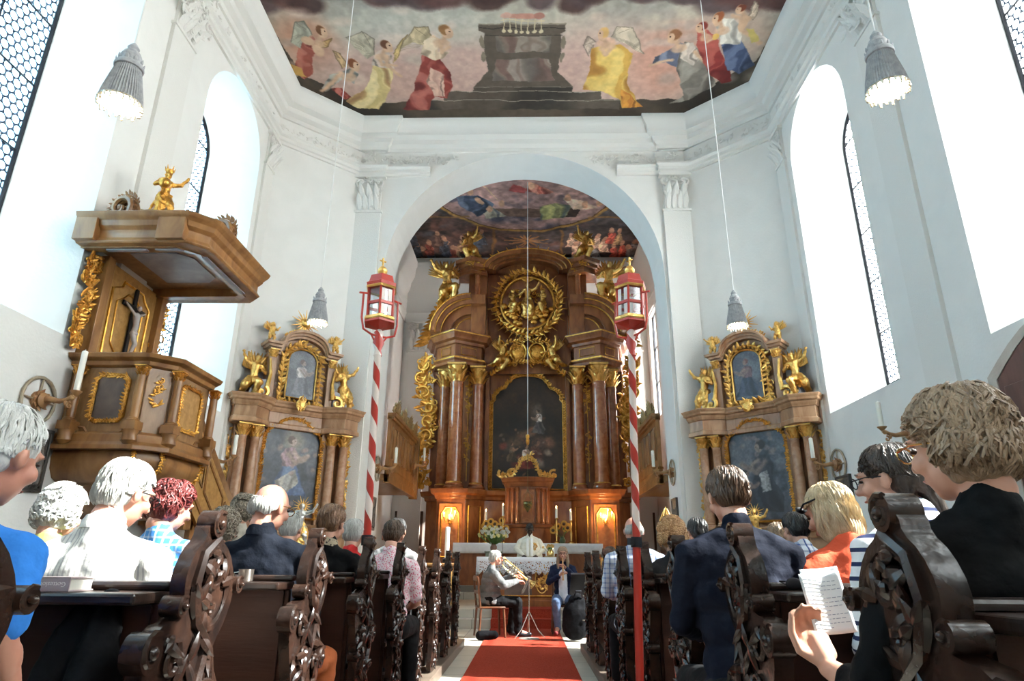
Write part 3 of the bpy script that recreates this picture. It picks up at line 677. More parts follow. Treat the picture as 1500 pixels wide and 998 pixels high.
kp([(824, 290), (850, 294), (878, 304), (840, 308)], (.74, .60, .48), fold=(5, 30, (.84, .7, .6))); kp([(694, 296), (716, 300), (742, 318), (712, 320)], (.46, .42, .36), fold=(5, 40, (.62, .55, .44), (.2, .2, .25)))
kp([(668, 290), (704, 286), (724, 300), (700, 318), (676, 304)], (.2, .22, .28), fold=(5, 40, (.34, .36, .42), (.1, .1, .13)))
for px, py in ((702, 294), (716, 306), (832, 290), (880, 298), (690, 282), (858, 300), (736, 298)): ke(px, py, 5, 5, (.66, .46, .34))
kp([(764, 278), (780, 268), (800, 276), (812, 282), (786, 284)], (.66, .30, .24), fold=(5, 30, (.8, .5, .4))); ke(776, 272, 5, 5, (.76, .54, .4)); kp([(752, 270), (768, 276), (766, 284), (746, 280)], (.56, .22, .2))
cv.line(kpix([(700, 264), (728, 292)]), .02, (.7, .55, .4)); cv.line(kpix([(820, 272), (880, 268)]), .02, (.7, .5, .4))
# corner panels: framed bands and small crowds
for s in (-1, 1):
    m_ = 773
    cv.line(kpix([(m_+s*88, 318), (m_+s*200, 318)]), .05, (.45, .30, .15)); cv.line(kpix([(m_+s*50, 338), (m_+s*50, 380)]), .05, (.42, .28, .14))
    for j in range(16):
        px = m_+s*(66+j*7.5+rnd.uniform(-3, 3)); py = rnd.uniform(345, 372)
        col = rnd.choice(((.42, .18, .14), (.34, .24, .2), (.22, .24, .28), (.52, .38, .26)) if s < 0 else ((.62, .24, .18), (.52, .40, .26), (.40, .40, .40), (.66, .52, .42)))
        kp([(px-7, py+12), (px-4, py-4), (px+4, py-4), (px+9, py+12)], col, op=.85, fold=(6, 40, tuple(min(1, c*1.4) for c in col))); ke(px, py-7, 3.6, 4, (.6, .42, .32))
# ray burst
for a in range(18):
    an = 2*PI*a/18; cv.line([(AX+.05+.07*math.cos(an), 18.6+.1*math.sin(an)), (AX+.05+.75*math.cos(an)*(.6+.4*(a % 2)), 18.6+.38*math.sin(an))], .03, (.58, .36, .16), .8)
cv.warp(.10, 2.2, .3, 7); cv.a = cv.a*1.25+.02
struct(painted('ceiling_chancel_fresco', cv, lambda x, y: np.stack([x, y, np.full_like(x, HC)], -1), FRESCO))
mb = MB(); mb.box(AX-CW-.3, AX+CW+.3, YR-.1, YE+.3, HC+.02, HC+.3); struct(mb.build('ceiling_chancel', PLASTER, smooth=False))
# red carpet runner
CARP = mat('red_carpet', (.40, .045, .025), .95, col2=(.52, .08, .045), ns=60, bump=.8, bs=400, spec=.1)
mb = MB()
a = P(717, 914, Z=.01); b = P(816, 914, Z=.01)
xs = (-.66, .54)
mb.box(xs[0], xs[1], 3.0, 12.5, .001, .012); mb.box(xs[0], xs[1], 12.5, 12.545, .012, .16); mb.box(xs[0], xs[1], 12.5, 12.89, .15, .162); mb.box(xs[0], xs[1], 12.86, 12.895, .162, .31); mb.box(xs[0], xs[1], 12.86, 13.6, .30, .312)
tag(mb.build('carpet_runner', CARP, smooth=False), 'long red carpet runner down the aisle to the altar steps', 'carpet')
# ================================================================== gilded figures (prototypes shared by the altars)
def figure_mesh(kind, seed=1):
    """unit-height robed figure facing -y, feet at origin"""
    mb = MB(); r_ = random.Random(seed)
    if kind == 'putto':
        mb.limb([(0, 0, .38), (0, -.01, .55), (0, 0, .70)], [.13, .13, .12]); mb.ball((0, -.03, .88), (.105, .115, .12))
        mb.limb([(-.07, 0, .36), (-.10, -.12, .24), (-.09, -.04, .04)], [.085, .07, .045]); mb.limb([(.07, 0, .36), (.12, -.10, .20), (.10, .02, .04)], [.085, .07, .045])
        mb.limb([(-.11, 0, .70), (-.24, -.06, .66), (-.30, -.14, .80)], [.055, .045, .035]); mb.limb([(.11, 0, .70), (.25, -.04, .76), (.36, -.10, .88)], [.055, .045, .035])
        mb.ball((0, -.15, .87), .02); mb.tube([(-.16, -.02, .42), (0, -.14, .36), (.16, -.02, .45)], [.05, .07, .05], 8)
    else:
        kn = kind == 'kneel'; z0 = .42 if not kn else .34
        mb.limb([(0, 0, z0+.02), (0, -.01, z0+.16), (0, 0, z0+.34)], [.10, .085, .10]); mb.ball((0, 0, z0+.38), (.14, .08, .06))
        mb.limb([(0, .0, z0+.38), (0, -.015, z0+.46)], [.045, .04]); mb.ball((0, -.02, z0+.52), (.055, .065, .075)); mb.ball((0, .01, z0+.53), (.066, .066, .07)); mb.ball((0, -.085, z0+.515), .014)
        if kn:
            mb.limb([(-.05, 0, z0), (-.12, -.22, z0-.06), (-.10, -.10, .06), (-.08, .12, .04)], [.11, .09, .07, .04]); mb.limb([(.05, 0, z0), (.14, -.16, z0-.16), (.14, .06, .05), (.18, .24, .05)], [.11, .10, .07, .04])
        else:
            mb.limb([(-.05, 0, z0), (-.06, -.05, .22), (-.06, 0, .03)], [.11, .10, .09]); mb.limb([(.05, 0, z0), (.09, -.09, .24), (.11, -.02, .03)], [.11, .10, .10])
            mb.tube([(.02, .05, z0+.02), (.05, .06, .2), (.04, .08, .02)], [.11, .12, .13], 10)
        mb.limb([(-.13, 0, z0+.36), (-.22, -.04, z0+.22), (-.12, -.16, z0+.26)], [.05, .042, .03]); mb.limb([(.13, 0, z0+.36), (.25, -.05, z0+.40), (.33, -.12, z0+.54)], [.05, .042, .03])
        mb.ball((-.10, -.17, z0+.27), .032); mb.ball((.34, -.13, z0+.57), .03)
        for k in range(5): mb.tube([(r_.uniform(-.14, .14), r_.uniform(-.1, .1), z0+.1), (r_.uniform(-.2, .2), r_.uniform(-.16, .12), z0-.15), (r_.uniform(-.22, .26), r_.uniform(-.14, .2), .04)], [.03, .035, .02], 6)
    return mb
FIG = {}
def figure(kind, parent, loc, h, rz=0, wings=True, m=None, name='angel_figure', lean=0, seed=1, mirror=False):
    key = (kind, m.name if m else '', seed)
    if key not in FIG:
        o = figure_mesh(kind, seed).build(name, m or GOLDL); remesh(o, .016, 2, .035, .06); FIG[key] = o.data; bpy.data.objects.remove(o)
    o = bpy.data.objects.new(name, FIG[key]); C.objects.link(o); o.parent = parent; o.location = loc; o.scale = ((-h if mirror else h), h, h); o.rotation_euler = (0, lean, rz)
    if wings:
        wk = ('wing', m.name if m else '')
        if wk not in FIG:
            mb = MB()
            for i in range(9):
                a = math.radians(20+i*9); L = .50-.022*abs(i-6)
                d = Vector((math.cos(a), .25, math.sin(a))); mb.tube([Vector((.03, .06, 0))+d*L*t for t in (.05, .35, .7, 1)], [.018, .034, .03, .006], 6, .35, up=(0, 1, 0))
            for i in range(6):
                a = math.radians(35+i*12); d = Vector((math.cos(a), .2, math.sin(a))); mb.tube([Vector((.02, .04, 0))+d*.26*t for t in (.05, .5, 1)], [.02, .032, .008], 6, .5, up=(0, 1, 0))
            mb.tube([(.0, .03, -.02), (.08, .06, .16), (.16, .09, .34), (.22, .10, .42)], [.03, .035, .028, .01], 6, .6, up=(0, 1, 0))
            FIG[wk] = mb.mesh('wing'); FIG[wk].shade_smooth(); FIG[wk].materials.append(m or GOLDL)
        for s in (-1, 1):
            w_ = bpy.data.objects.new('wing', FIG[wk]); C.objects.link(w_); w_.parent = o; w_.location = (0, .04, .68 if kind == 'stand' else .60); w_.scale = (s, 1, 1)
    return o
def LMB(root):
    mb = MB(); bpy.context.view_layer.update(); mb.M = root.matrix_world.inverted(); return mb
def mirx(pts): return [(-x, y) for x, y in pts][::-1]
def oil(name, pts_fn, x0, x1, z0, z1, y, draw, parent, bgc, keep=None, nx=150, nz=260):
    cv = Canvas(x0, x1, z0, z1, nx, nz, bgc); draw(cv)
    return painted(name, cv, lambda x, z: np.stack([x, np.full_like(x, y), z], -1), OIL, parent, keep)

# ================================================================== high altar
HA = thing('high_altar', 'towering brown and gold baroque high altar with dark central painting and marbled columns', 'altar', (0, 17.3, .6))
def hb(): return LMB(HA)
rnd = random.Random(11)
baseL = [(-2.75, 19.6), (-2.75, 17.95), (-2.35, 17.7), (-2.35, 17.05), (-1.60, 17.0), (-1.15, 17.5), (-.7, 17.6)]
BP = baseL+mirx(baseL)
mb = hb(); mb.prism(BP, .6, 2.76); mb.sweep(BP, [(0, .6), (.10, .6), (.10, .85), (.04, .92), (0, .92)]); mb.sweep(BP, [(0, 2.66), (.04, 2.68), (.06, 2.76), (.14, 2.80), (.16, 2.88), (.18, 2.92), (0, 2.92)]); mb.prism(BP, 2.76, 2.919)
mb.build('base_body', ALTWOOD, HA, bevel=.012)
FRW = mat('altar_panel_wood', (.30, .10, .035), .3, col2=(.46, .18, .06), ns=8)
for s in (-1, 1):
    for x0, x1, y in ((1.68, 2.28, 17.0), (1.70, 2.26, 17.0)):
        pass
    cx = s*1.97
    p = hb(); p.box(cx-.30, cx+.30, 16.985, 17.03, 1.15, 2.55); p_ = p.build('door_panel', FRW, HA, bevel=.01)
    g = hb(); q = [(-.22, 1.25), (.22, 1.25), (.22, 2.3), (.12, 2.45), (-.12, 2.45), (-.22, 2.3)]
    g.tube([(cx+a, 16.975, b) for a, b in q+[q[0]]], .022, 6); g.build('gilt_moulding', GOLD, p_)
    # narrow slanting panel beside
    g = hb(); g.tube([(s*1.52, 17.06, 1.2), (s*1.52, 17.06, 2.5), (s*1.24, 17.37, 2.5), (s*1.24, 17.37, 1.2), (s*1.52, 17.06, 1.2)], .018, 6); g.build('gilt_moulding', GOLD, HA)
# columns
for s in (-1, 1):
    for x, y, r in ((1.95, 17.25, .20), (1.39, 17.55, .17), (2.36, 17.85, .16)):
        c = hb(); c.lathe(column_profile(r, 2.92), (s*x, y, 2.92), 24); co = c.build('column', MARB, HA)
        k = hb(); capital(k, (s*x, y, 5.82), r*.92, .52); k.build('capital', GOLDL, co)
        k = hb(); k.lathe([(r*1.05, 0), (r*1.13, .02), (r*1.05, .05)], (s*x, y, 3.07), 20); k.build('gilt_ring', GOLD, co)
# back wall of the retable
mb = hb(); mb.box(-2.7, 2.7, 18.05, 18.4, 2.92, 7.3)
for s in (-1, 1):
    a, b = sorted((s*1.08, s*1.2)); mb.box(a, b, 17.85, 18.06, 2.92, 6.2)
    a, b = sorted((s*2.05, s*2.7)); mb.box(a, b, 17.9, 18.06, 2.92, 6.34)
    a, b = sorted((s*1.55, s*1.8)); mb.box(a, b, 17.8, 18.06, 2.92, 6.34)
mb.build('retable_wall', ALTWOOD, HA, bevel=.01)
# painting and its frame
def pshape(e=0):
    r = [(-1.0-e, 3.0-e), (-1.0-e, 5.42), (-.93-e, 5.50), (-.93-e, 5.62), (-.80-e, 5.78), (-.62-e*.7, 5.86), (-.55-e*.5, 6.0+e*.3)]+[(-.5*math.cos(PI*k/10), 6.02+.2*math.sin(PI*k/10)+e) for k in range(11)]
    r += [(.55+e*.5, 6.0+e*.3), (.62+e*.7, 5.86), (.80+e, 5.78), (.93+e, 5.62), (.93+e, 5.50), (1.0+e, 5.42), (1.0+e, 3.0-e)]
    return r
def inside(poly):
    def f(x, z):
        m = np.zeros(len(x), bool); n = len(poly)
        for i in range(n):
            xa, ya = poly[i]; xb, yb = poly[(i+1) % n]
            if abs(yb-ya) < 1e-12: continue
            m ^= ((z < ya) != (z < yb)) & (x < (xb-xa)*(z-ya)/(yb-ya)+xa)
        return m
    return f
cv = Canvas(-1.05, 1.05, 2.95, 6.3, 170, 270, (.17, .12, .095))
cv.clouds(1.6, (.09, .07, .06), .4, .7, 3); cv.clouds(3, (.25, .17, .12), .6, .8, 8, .5)
for x, z, rx, rz_, c in ((.30, 5.2, .10, .16, (.36, .32, .28)), (.28, 5.05, .16, .28, (.26, .22, .19)), (.12, 4.62, .16, .12, (.45, .28, .2)), (-.1, 4.5, .20, .12, (.36, .26, .19)), (-.35, 4.3, .2, .14, (.32, .24, .18)), (.35, 4.3, .2, .2, (.28, .2, .17)),
                         (-.55, 4.15, .18, .1, (.24, .2, .17)), (.6, 4.3, .14, .16, (.42, .27, .2)), (.2, 3.95, .2, .2, (.32, .16, .13)), (-.15, 3.75, .24, .2, (.42, .13, .10)), (.32, 3.72, .14, .12, (.42, .36, .32)), (-.7, 4.2, .09, .09, (.44, .2, .16)), (.56, 4.0, .1, .08, (.48, .4, .34))):
    cv.ell(x, z, rx, rz_, c, rnd.uniform(-.6, .6), .9, .85)
for i in range(46):
    x, z = rnd.gauss(.05, .33), rnd.gauss(4.2, .42); cv.ell(x, z, rnd.uniform(.02, .07), rnd.uniform(.02, .05), rnd.choice(((.50, .33, .24), (.34, .2, .15), (.16, .12, .11), (.40, .33, .28))), rnd.uniform(0, 3), .7, .6)
fig(cv, -.05, 3.55, .75, (.34, .12, .10), (5, 30, (.46, .2, .16)), (.5, .36, .28), (.2, .13, .1), 1); fig(cv, .32, 4.55, .7, (.24, .22, .22), (5, 30, (.34, .31, .29)), (.46, .36, .3), (.2, .14, .1), -1); fig(cv, -.45, 3.75, .55, (.24, .18, .13), (5, 30, (.34, .26, .19)), (.48, .34, .26), (.2, .14, .1), 1, robe2=(.3, .25, .2))
cv.a = np.clip(cv.a*1.45-.02, 0, 1); ps = pshape(); painted('painting', cv, lambda x, z: np.stack([x, np.full_like(x, 17.98-17.3), z-.6], -1), OIL, HA, inside(ps))
fr = hb(); q = pshape(.05)
fr.tube([(a, 17.95, b) for a, b in q+[q[0]]], .06, 8, .8); q2 = pshape(-.01); fr.tube([(a, 17.93, b) for a, b in q2+[q2[0]]], .022, 6)
garland(fr, rnd, [(a, 17.9, b) for a, b in q], .065); fr.build('gilt_frame', GOLD, HA)
# entablature blocks with a projecting corner above the column groups
eL = [(-2.9, 18.3), (-2.72, 17.45), (-2.02, 16.98), (-1.18, 17.42), (-1.10, 18.2)]
for s in (-1, 1):
    e = eL if s < 0 else mirx(eL)
    mb = hb(); ins = [(x+(.14 if s < 0 else -.14)*(1 if abs(x) > 2 else -1)*(abs(x) > 2.5 or abs(x) < 1.2), y+.16) for x, y in e]
    mb.prism(ins, 6.34, 7.2)
    mb.sweep(ins, [(0, 6.34), (.05, 6.36), (.05, 6.44), (.09, 6.48), (.09, 6.55), (0, 6.58)])
    mb.sweep(ins, [(0, 6.92), (.05, 6.94), (.07, 7.02), (.16, 7.06), (.19, 7.14), (.24, 7.2), (.26, 7.27), (0, 7.27)])
    mb.prism(ins, 7.2, 7.268); mb.build('entablature', ALTWOOD, HA, bevel=.008)
    g = hb(); g.sweep(ins, [(.245, 7.205), (.27, 7.205), (.27, 7.235), (.245, 7.235)]); g.sweep(ins, [(.09, 6.50), (.105, 6.50), (.105, 6.54), (.09, 6.54)])
    for i in range(1, 3):   # gilt sunk panels on the frieze
        a, b = Vector(ins[i]), Vector(ins[i+1]) if i < 3 else None
        d = (b-a).normalized(); nx = Vector((d.y, -d.x)); p0 = a+d*.18+nx*.012; p1 = b-d*.18+nx*.012
        g.tube([(p0.x, p0.y, 6.64), (p1.x, p1.y, 6.64), (p1.x, p1.y, 6.86), (p0.x, p0.y, 6.86), (p0.x, p0.y, 6.64)], .012, 5)
    g.build('gilt_lining', GOLD, HA)
    # broken curved pediment
    mb = hb(); g = hb(); cx, cz = -1.62, 7.27
    for (ra, rb, y0) in ((1.0, 1.14, 17.0), (.86, 1.01, 17.12), (.6, .87, 17.3)):
        arc = [(cx+rb*math.cos(PI*(1-.50*k/12)), cz+rb*math.sin(PI*(1-.50*k/12))) for k in range(13)]+[(cx+ra*math.cos(PI*(.5+.50*k/12)), cz+ra*math.sin(PI*(.5+.50*k/12))) for k in range(13)]
        mb.prism([(x*(1 if s < 0 else -1), z) for x, z in arc], y0, 18.1, 'y')
    for r in (1.12, 1.0, .86):
        g.tube([((cx+r*math.cos(PI*(1-.5*k/14)))*(1 if s < 0 else -1), 16.99 if r > 1.1 else 17.0+.12*(1.1-r)/.1*.8, cz+r*math.sin(PI*(1-.5*k/14))) for k in range(15)], .022, 6)
    mb.prism([((cx+.62*math.cos(PI*(1-.50*k/12)))*(1 if s < 0 else -1), cz+.62*math.sin(PI*(1-.50*k/12))) for k in range(13)]+[(cx*(1 if s < 0 else -1), cz)], 17.4, 18.1, 'y'); g.tube([((cx+.45*math.cos(PI*(1-.5*k/10)))*(1 if s < 0 else -1), 17.39, cz+.06+.45*math.sin(PI*(1-.5*k/10))) for k in range(11)], .02, 6)
    a, b = sorted((s*1.2, s*1.62)); mb.box(a, b, 17.1, 18.1, 8.12, 8.41); mb.box(a, b, 17.3, 18.1, 7.27, 8.15)
    mb.build('curved_pediment', ALTWOOD, HA, bevel=.01); g.build('gilt_lining', GOLD, HA)
# centre between the blocks: cartouche with two oval shields and leaning angels
mb = hb(); mb.prism([(-1.25, 6.25), (1.25, 6.25), (1.25, 7.25), (.75, 7.3), (0, 7.42), (-.75, 7.3), (-1.25, 7.25)], 17.85, 18.1, 'y'); mb.build('frieze_board', ALTWOOD, HA)
ca = hb()
for s in (-1, 1):
    ca.ball((s*.27, 17.68, 6.85), (.20, .06, .23), 16, 10); ca.tube([(s*.27+.23*math.cos(a*PI/9), 17.64, 6.85+.27*math.sin(a*PI/9)) for a in range(19)], .03, 6)
    for k in range(5): scroll(ca, (s*(.55+.06*k), 17.68, 6.55+.14*k), (s, 0, 0), (0, 0, 1), .13, 1.3, .03, k, s, .05)
    garland(ca, rnd, [(s*1.05, 17.65, 6.15), (s*.8, 17.6, 6.35), (s*.5, 17.6, 6.5), (0, 17.58, 6.52)], .08)
garland(ca, rnd, [(-.6, 17.6, 7.12), (0, 17.58, 7.2), (.6, 17.6, 7.12)], .08)
foliage(ca, rnd, (0, 17.66, 6.8), (1, 0, 0), (0, 0, 1), .7, .4, 36, .09, .04); ca.build('cartouche', GOLD, HA)
for s in (-1, 1): figure('kneel', HA, (s*.86, .22, 5.72), .95, s*-.7, lean=s*-.35, mirror=s < 0)
# upper tier
mb = hb(); mb.box(-1.75, 1.75, 17.95, 18.4, 7.27, 9.45)
for s in (-1, 1):
    a, b = sorted((s*1.2, s*1.75)); mb.box(a, b, 17.7, 18.0, 7.27, 9.4); mb.box(min(a, b)-.04, max(a, b)+.04, 17.62, 18.0, 7.27, 7.95)
mb.prism([(-1.3, 9.4)]+[(-1.3*math.cos(PI*k/16), 9.4+.60*math.sin(PI*k/16)) for k in range(17)]+[(1.3, 9.4)], 17.95, 18.3, 'y')
mb.build('upper_retable', ALTWOOD, HA, bevel=.01)
mb = hb(); g = hb()
for (e, y0, w_) in ((0, 17.45, .14), (-.14, 17.55, .12), (-.26, 17.65, .1)):
    ro, ri = 1.3+e, 1.3+e-w_; zo, zi = .62+e*.7, .62+e*.7-w_
    A = [(-ro*math.cos(PI*k/20), 9.42+zo*math.sin(PI*k/20)) for k in range(21)]+[(ri*math.cos(PI*k/20), 9.42+zi*math.sin(PI*k/20)) for k in range(21)]
    mb.prism(A, y0, 17.96, 'y'); g.tube([(-ro*math.cos(PI*k/20), y0-.01, 9.42+zo*math.sin(PI*k/20)) for k in range(21)], .018, 6)
mb.build('arched_cornice', ALTWOOD, HA, bevel=.008); g.build('gilt_lining', GOLD, HA)
for s in (-1, 1):
    pth = [(-2.08, 18.3), (-2.02, 17.62), (-1.66, 17.36), (-1.24, 17.62), (-1.2, 18.3)]; pth = pth if s < 0 else mirx(pth)
    mb = hb(); mb.prism(pth, 9.28, 9.66); mb.sweep(pth, [(0, 9.42), (.05, 9.45), (.07, 9.54), (.13, 9.58), (.15, 9.68), (0, 9.68)]); mb.sweep(pth, [(0, 9.2), (.03, 9.22), (.03, 9.3), (0, 9.32)]); mb.build('upper_entablature', ALTWOOD, HA)
    c = hb(); c.lathe(column_profile(.085, 1.35), (s*1.48, 17.58, 7.95), 16); co = c.build('column', MARB, HA); k = hb(); capital(k, (s*1.48, 17.58, 9.22), .08, .1); k.build('capital', GOLD, co)
    figure('kneel', HA, (s*2.28, -.05, 7.62), 1.35, s*-.3, mirror=s < 0, lean=s*.1)
    figure('kneel', HA, (s*1.62, .15, 9.08), 1.05, s*.3, lean=s*.2, seed=3, mirror=s > 0)
    # flame-like carved wings outside the pediments
    wg = hb()
    for k in range(9): leaf(wg, (s*(2.45+.05*k), 17.5, 8.05-.12*k), (s*.9, 0, -.45), (0, -1, 0), .5, .07, .5, .5)
    garland(wg, rnd, [(s*2.1, 17.4, 8.5), (s*2.6, 17.45, 8.2), (s*2.85, 17.5, 7.5)], .11)
    wg.build('carved_flames', GOLD, HA)
    sw = hb()
    pts = [(s*(2.84+.16*math.sin(t*9)+.1*(1-t)), 17.75, 3.0+3.7*t) for t in [k/24 for k in range(25)]]
    garland(sw, rnd, pts, .15)
    for k in range(9):
        t = (k+.5)/9; scroll(sw, (s*(2.9+.14*math.sin(t*9)), 17.68, 3.05+3.6*t), (s, 0, 0), (0, 0, 1), .19, 1.4, .04, 1+k, (1 if k % 2 else -1)*s, .06)
        foliage(sw, rnd, (s*(2.84+.10*math.sin(t*9)), 17.74, 3.05+3.6*t), (1, 0, 0), (0, 0, 1), .18, .22, 10, .10, .05)
    for k in range(12):
        t = (k+.5)/12; foliage(sw, rnd, (s*(2.86+.10*math.sin(t*9)), 17.78, 3.05+3.6*t), (1, 0, 0), (0, 0, 1), .24, .2, 12, .13, .04)
    sw.build('acanthus_wing', GOLD, HA)
# medallion
me_ = hb(); mc = (0, 8.32)
me_.lathe([(.0, .0), (.94, .0), (.94, .05), (0, .06)], (0, 0, 0), 40); me_.v = []; me_.f = []
disc = hb(); disc.M = disc.M @ Matrix.Translation((0, 17.62, 8.32)) @ Matrix.Rotation(PI/2, 4, 'X') @ Matrix.Scale(1.05, 4, (0, 1, 0))
disc.lathe([(.9, -.3), (.9, 0), (.0, .0)], (0, 0, 0), 40); disc.build('medallion_ground', ALTWOOD, HA)
rg = hb()
garland(rg, rnd, [(.92*math.cos(a*PI/24), 17.55, 8.32+.98*math.sin(a*PI/24)) for a in range(49)], .12)
rg.tube([(.78*math.cos(a*PI/24), 17.56, 8.32+.82*math.sin(a*PI/24)) for a in range(49)], .045, 8)
for a in range(40):
    an = 2*PI*a/40; L = 1.12+.09*(a % 2); rg.tube([(.95*math.cos(an), 17.6, 8.32+1.0*math.sin(an)), (L*math.cos(an), 17.56, 8.32+(L+.02)*math.sin(an))], [.03, .004], 5)
rg.build('medallion_wreath', GOLD, HA)
cl = hb()
for i in range(34):
    an = rnd.uniform(PI*1.05, PI*1.95); r = rnd.uniform(.35, .72); cl.ball((r*math.cos(an), 17.52, 8.32+r*math.sin(an)), (.10, .07, .08), 8, 6)
foliage(cl, rnd, (0, 17.56, 8.32), (1, 0, 0), (0, 0, 1), .6, .6, 40, .09, .04)
leaf(cl, (0, 17.5, 9.0), (1, 0, .3), (0, -1, 0), .24, .05); leaf(cl, (0, 17.5, 9.0), (-1, 0, .3), (0, -1, 0), .24, .05); cl.ball((0, 17.48, 9.0), (.05, .05, .08)); cl.tube([(0, 17.58, 8.1), (0, 17.56, 8.6), (0, 17.5, 9.0)], .03, 6); cl.build('medallion_relief', GOLD, HA)
figure('stand', HA, (0, .18, 7.32), .98, 0, wings=False, name='relief_figure'); figure('kneel', HA, (-.44, .2, 7.38), .8, .9, wings=False, name='relief_figure'); figure('kneel', HA, (.44, .2, 7.38), .8, -.9, wings=False, name='relief_figure', mirror=True)
for s in (-1, 1):   # gilt hangings on the retable and pedestals
    g = hb(); foliage(g, rnd, (s*1.67, 17.76, 5.6), (1, 0, 0), (0, 0, 1), .06, .5, 26, .07, .04); foliage(g, rnd, (s*1.67, 17.76, 4.2), (1, 0, 0), (0, 0, 1), .05, .45, 20, .06, .04); g.tube([(s*1.67, 17.79, 3.2), (s*1.67, 17.79, 6.2)], .015, 5); g.build('gilt_festoon', GOLD, HA)
    g = hb(); foliage(g, rnd, (s*1.48, 17.60, 7.6), (1, 0, 0), (0, 0, 1), .2, .2, 24, .08, .04); foliage(g, rnd, (s*1.66, 17.3, 9.5), (1, 0, 0), (0, 0, 1), .16, .08, 12, .06, .04); g.tube([(s*1.48, 17.6, 7.4), (s*1.48, 17.55, 9.2), (s*1.66, 17.34, 9.5)], .012, 5); g.build('gilt_relief', GOLD, HA)
# crest rays above the arch
cr = hb()
for a in range(15):
    an = PI*(.5+.62*(a-7)/7.5*.9); cr.tube([(1.28*math.cos(an), 17.5, 9.42+.60*math.sin(an)), (1.42*math.cos(an), 17.48, 9.42+.76*math.sin(an))], [.035, .006], 5)
cr.tube([(1.27*math.cos(PI*k/12), 17.5, 9.42+.60*math.sin(PI*k/12)) for k in range(1, 12)], .03, 6); cr.build('crest_rays', GOLD, HA)
# tabernacle
tb = hb(); pth = [(-.58, 17.6), (-.58, 17.15), (-.2, 16.98), (.2, 16.98), (.58, 17.15), (.58, 17.6)]
tb.prism(pth, 1.55, 3.05); tb.sweep(pth, CORN(2.98, 3.22, .12)); tb.prism(pth, 3.0, 3.215); tb.sweep(pth, [(0, 1.95), (.05, 1.97), (.06, 2.04), (0, 2.06)]); t_ = tb.build('tabernacle', ALTWOOD, HA, bevel=.008)
for s in (-1, 1):
    for x, y in ((.5, 17.12), (.38, 17.05), (.26, 16.98)):
        c = hb(); c.lathe(column_profile(.045, .82), (s*x, y, 2.06), 12); capital(c, (s*x, y, 2.84), .042, .12); c.build('small_column', MARB, t_)
c = hb(); c.box(-.17, .17, 16.95, 16.99, 2.08, 2.9); c.tube([(-.14, 16.94, 2.1), (-.14, 16.94, 2.75), (0, 16.94, 2.87), (.14, 16.94, 2.75), (.14, 16.94, 2.1), (-.14, 16.94, 2.1)], .012, 5); c.build('tabernacle_door', FRW, t_)
c = hb()
for s in (-1, 1):
    scroll(c, (s*.66, 17.05, 3.3), (s, 0, 0), (0, 0, 1), .12, 1.3, .035, 1, s, .03); scroll(c, (s*.42, 17.02, 3.3), (-s, 0, 0), (0, 0, 1), .13, 1.3, .04, 1, -s, .03)
    garland(c, rnd, [(s*.75, 17.02, 3.25), (s*.35, 17, 3.32), (s*.22, 17, 3.5), (s*.16, 17, 3.68), (0, 17, 3.76)], .065)
foliage(c, rnd, (0, 17., 3.72), (1, 0, 0), (0, 0, 1), .2, .1, 12, .06, .03); c.build('gilt_crest', GOLDL, t_)
# mensa
mb = hb(); mb.box(-1.7, 1.7, 16.55, 17.1, .6, 1.56); mb.box(-1.78, 1.78, 16.5, 17.1, 1.48, 1.56); mb.build('mensa', ALTWOOD, HA, bevel=.01)
CLOTH = mat('white_linen', (.72, .72, .74), .85, col2=(.78, .78, .79), ns=12, bump=.25, bs=14)
def lace_cloth(x0, x1, y0, y1, z, drop, side, name, label, m, step=.10, teeth=True):
    mb = MB(); n = int((x1-x0)/step)
    mb.box(x0-.012, x1+.012, y0-.012, y1, z+.001, z+.010)
    def hang(pt, L, nrm, k):
        pass
    vs = []; fs = []; N_ = n*4
    for i in range(N_+1):
        x = x0-.02+(x1-x0+.04)*i/N_; ph = (i % 4)/4; tooth = (1-abs(ph*2-1))*.07 if teeth else 0; wv = .010*math.sin(x*17)
        for j in range(5): vs.append((x, y0-.016-wv*(j/4), z+.008-(drop+tooth)*j/4))
    for i in range(N_):
        for j in range(4): fs.append((i*5+j, i*5+j+1, (i+1)*5+j+1, (i+1)*5+j))
    mb.add(vs, fs)
    for X, s in ((x0-.016, -1), (x1+.016, 1)):
        vs = []; fs = []; M_ = 16
        for i in range(M_+1):
            y = y0-.016+(y1-y0)*i/M_
            for j in range(5): vs.append((X+s*(.012*math.sin(y*20))*j/4, y, z+.008-(side+(.05 if i % 2 else 0))*j/4))
        for i in range(M_):
            for j in range(4): fs.append((i*5+j, i*5+j+1, (i+1)*5+j+1, (i+1)*5+j))
        mb.add(vs, fs)
    o = mb.build(name, m, recalc=False); md = o.modifiers.new('t', 'SOLIDIFY'); md.thickness = .004
    return tag(o, label, 'cloth')
lace_cloth(-1.80, 1.80, 16.48, 16.93, 1.562, .24, .32, 'altar_cloth', 'plain white cloth along the mensa of the high altar, behind the priest', CLOTH, teeth=False)

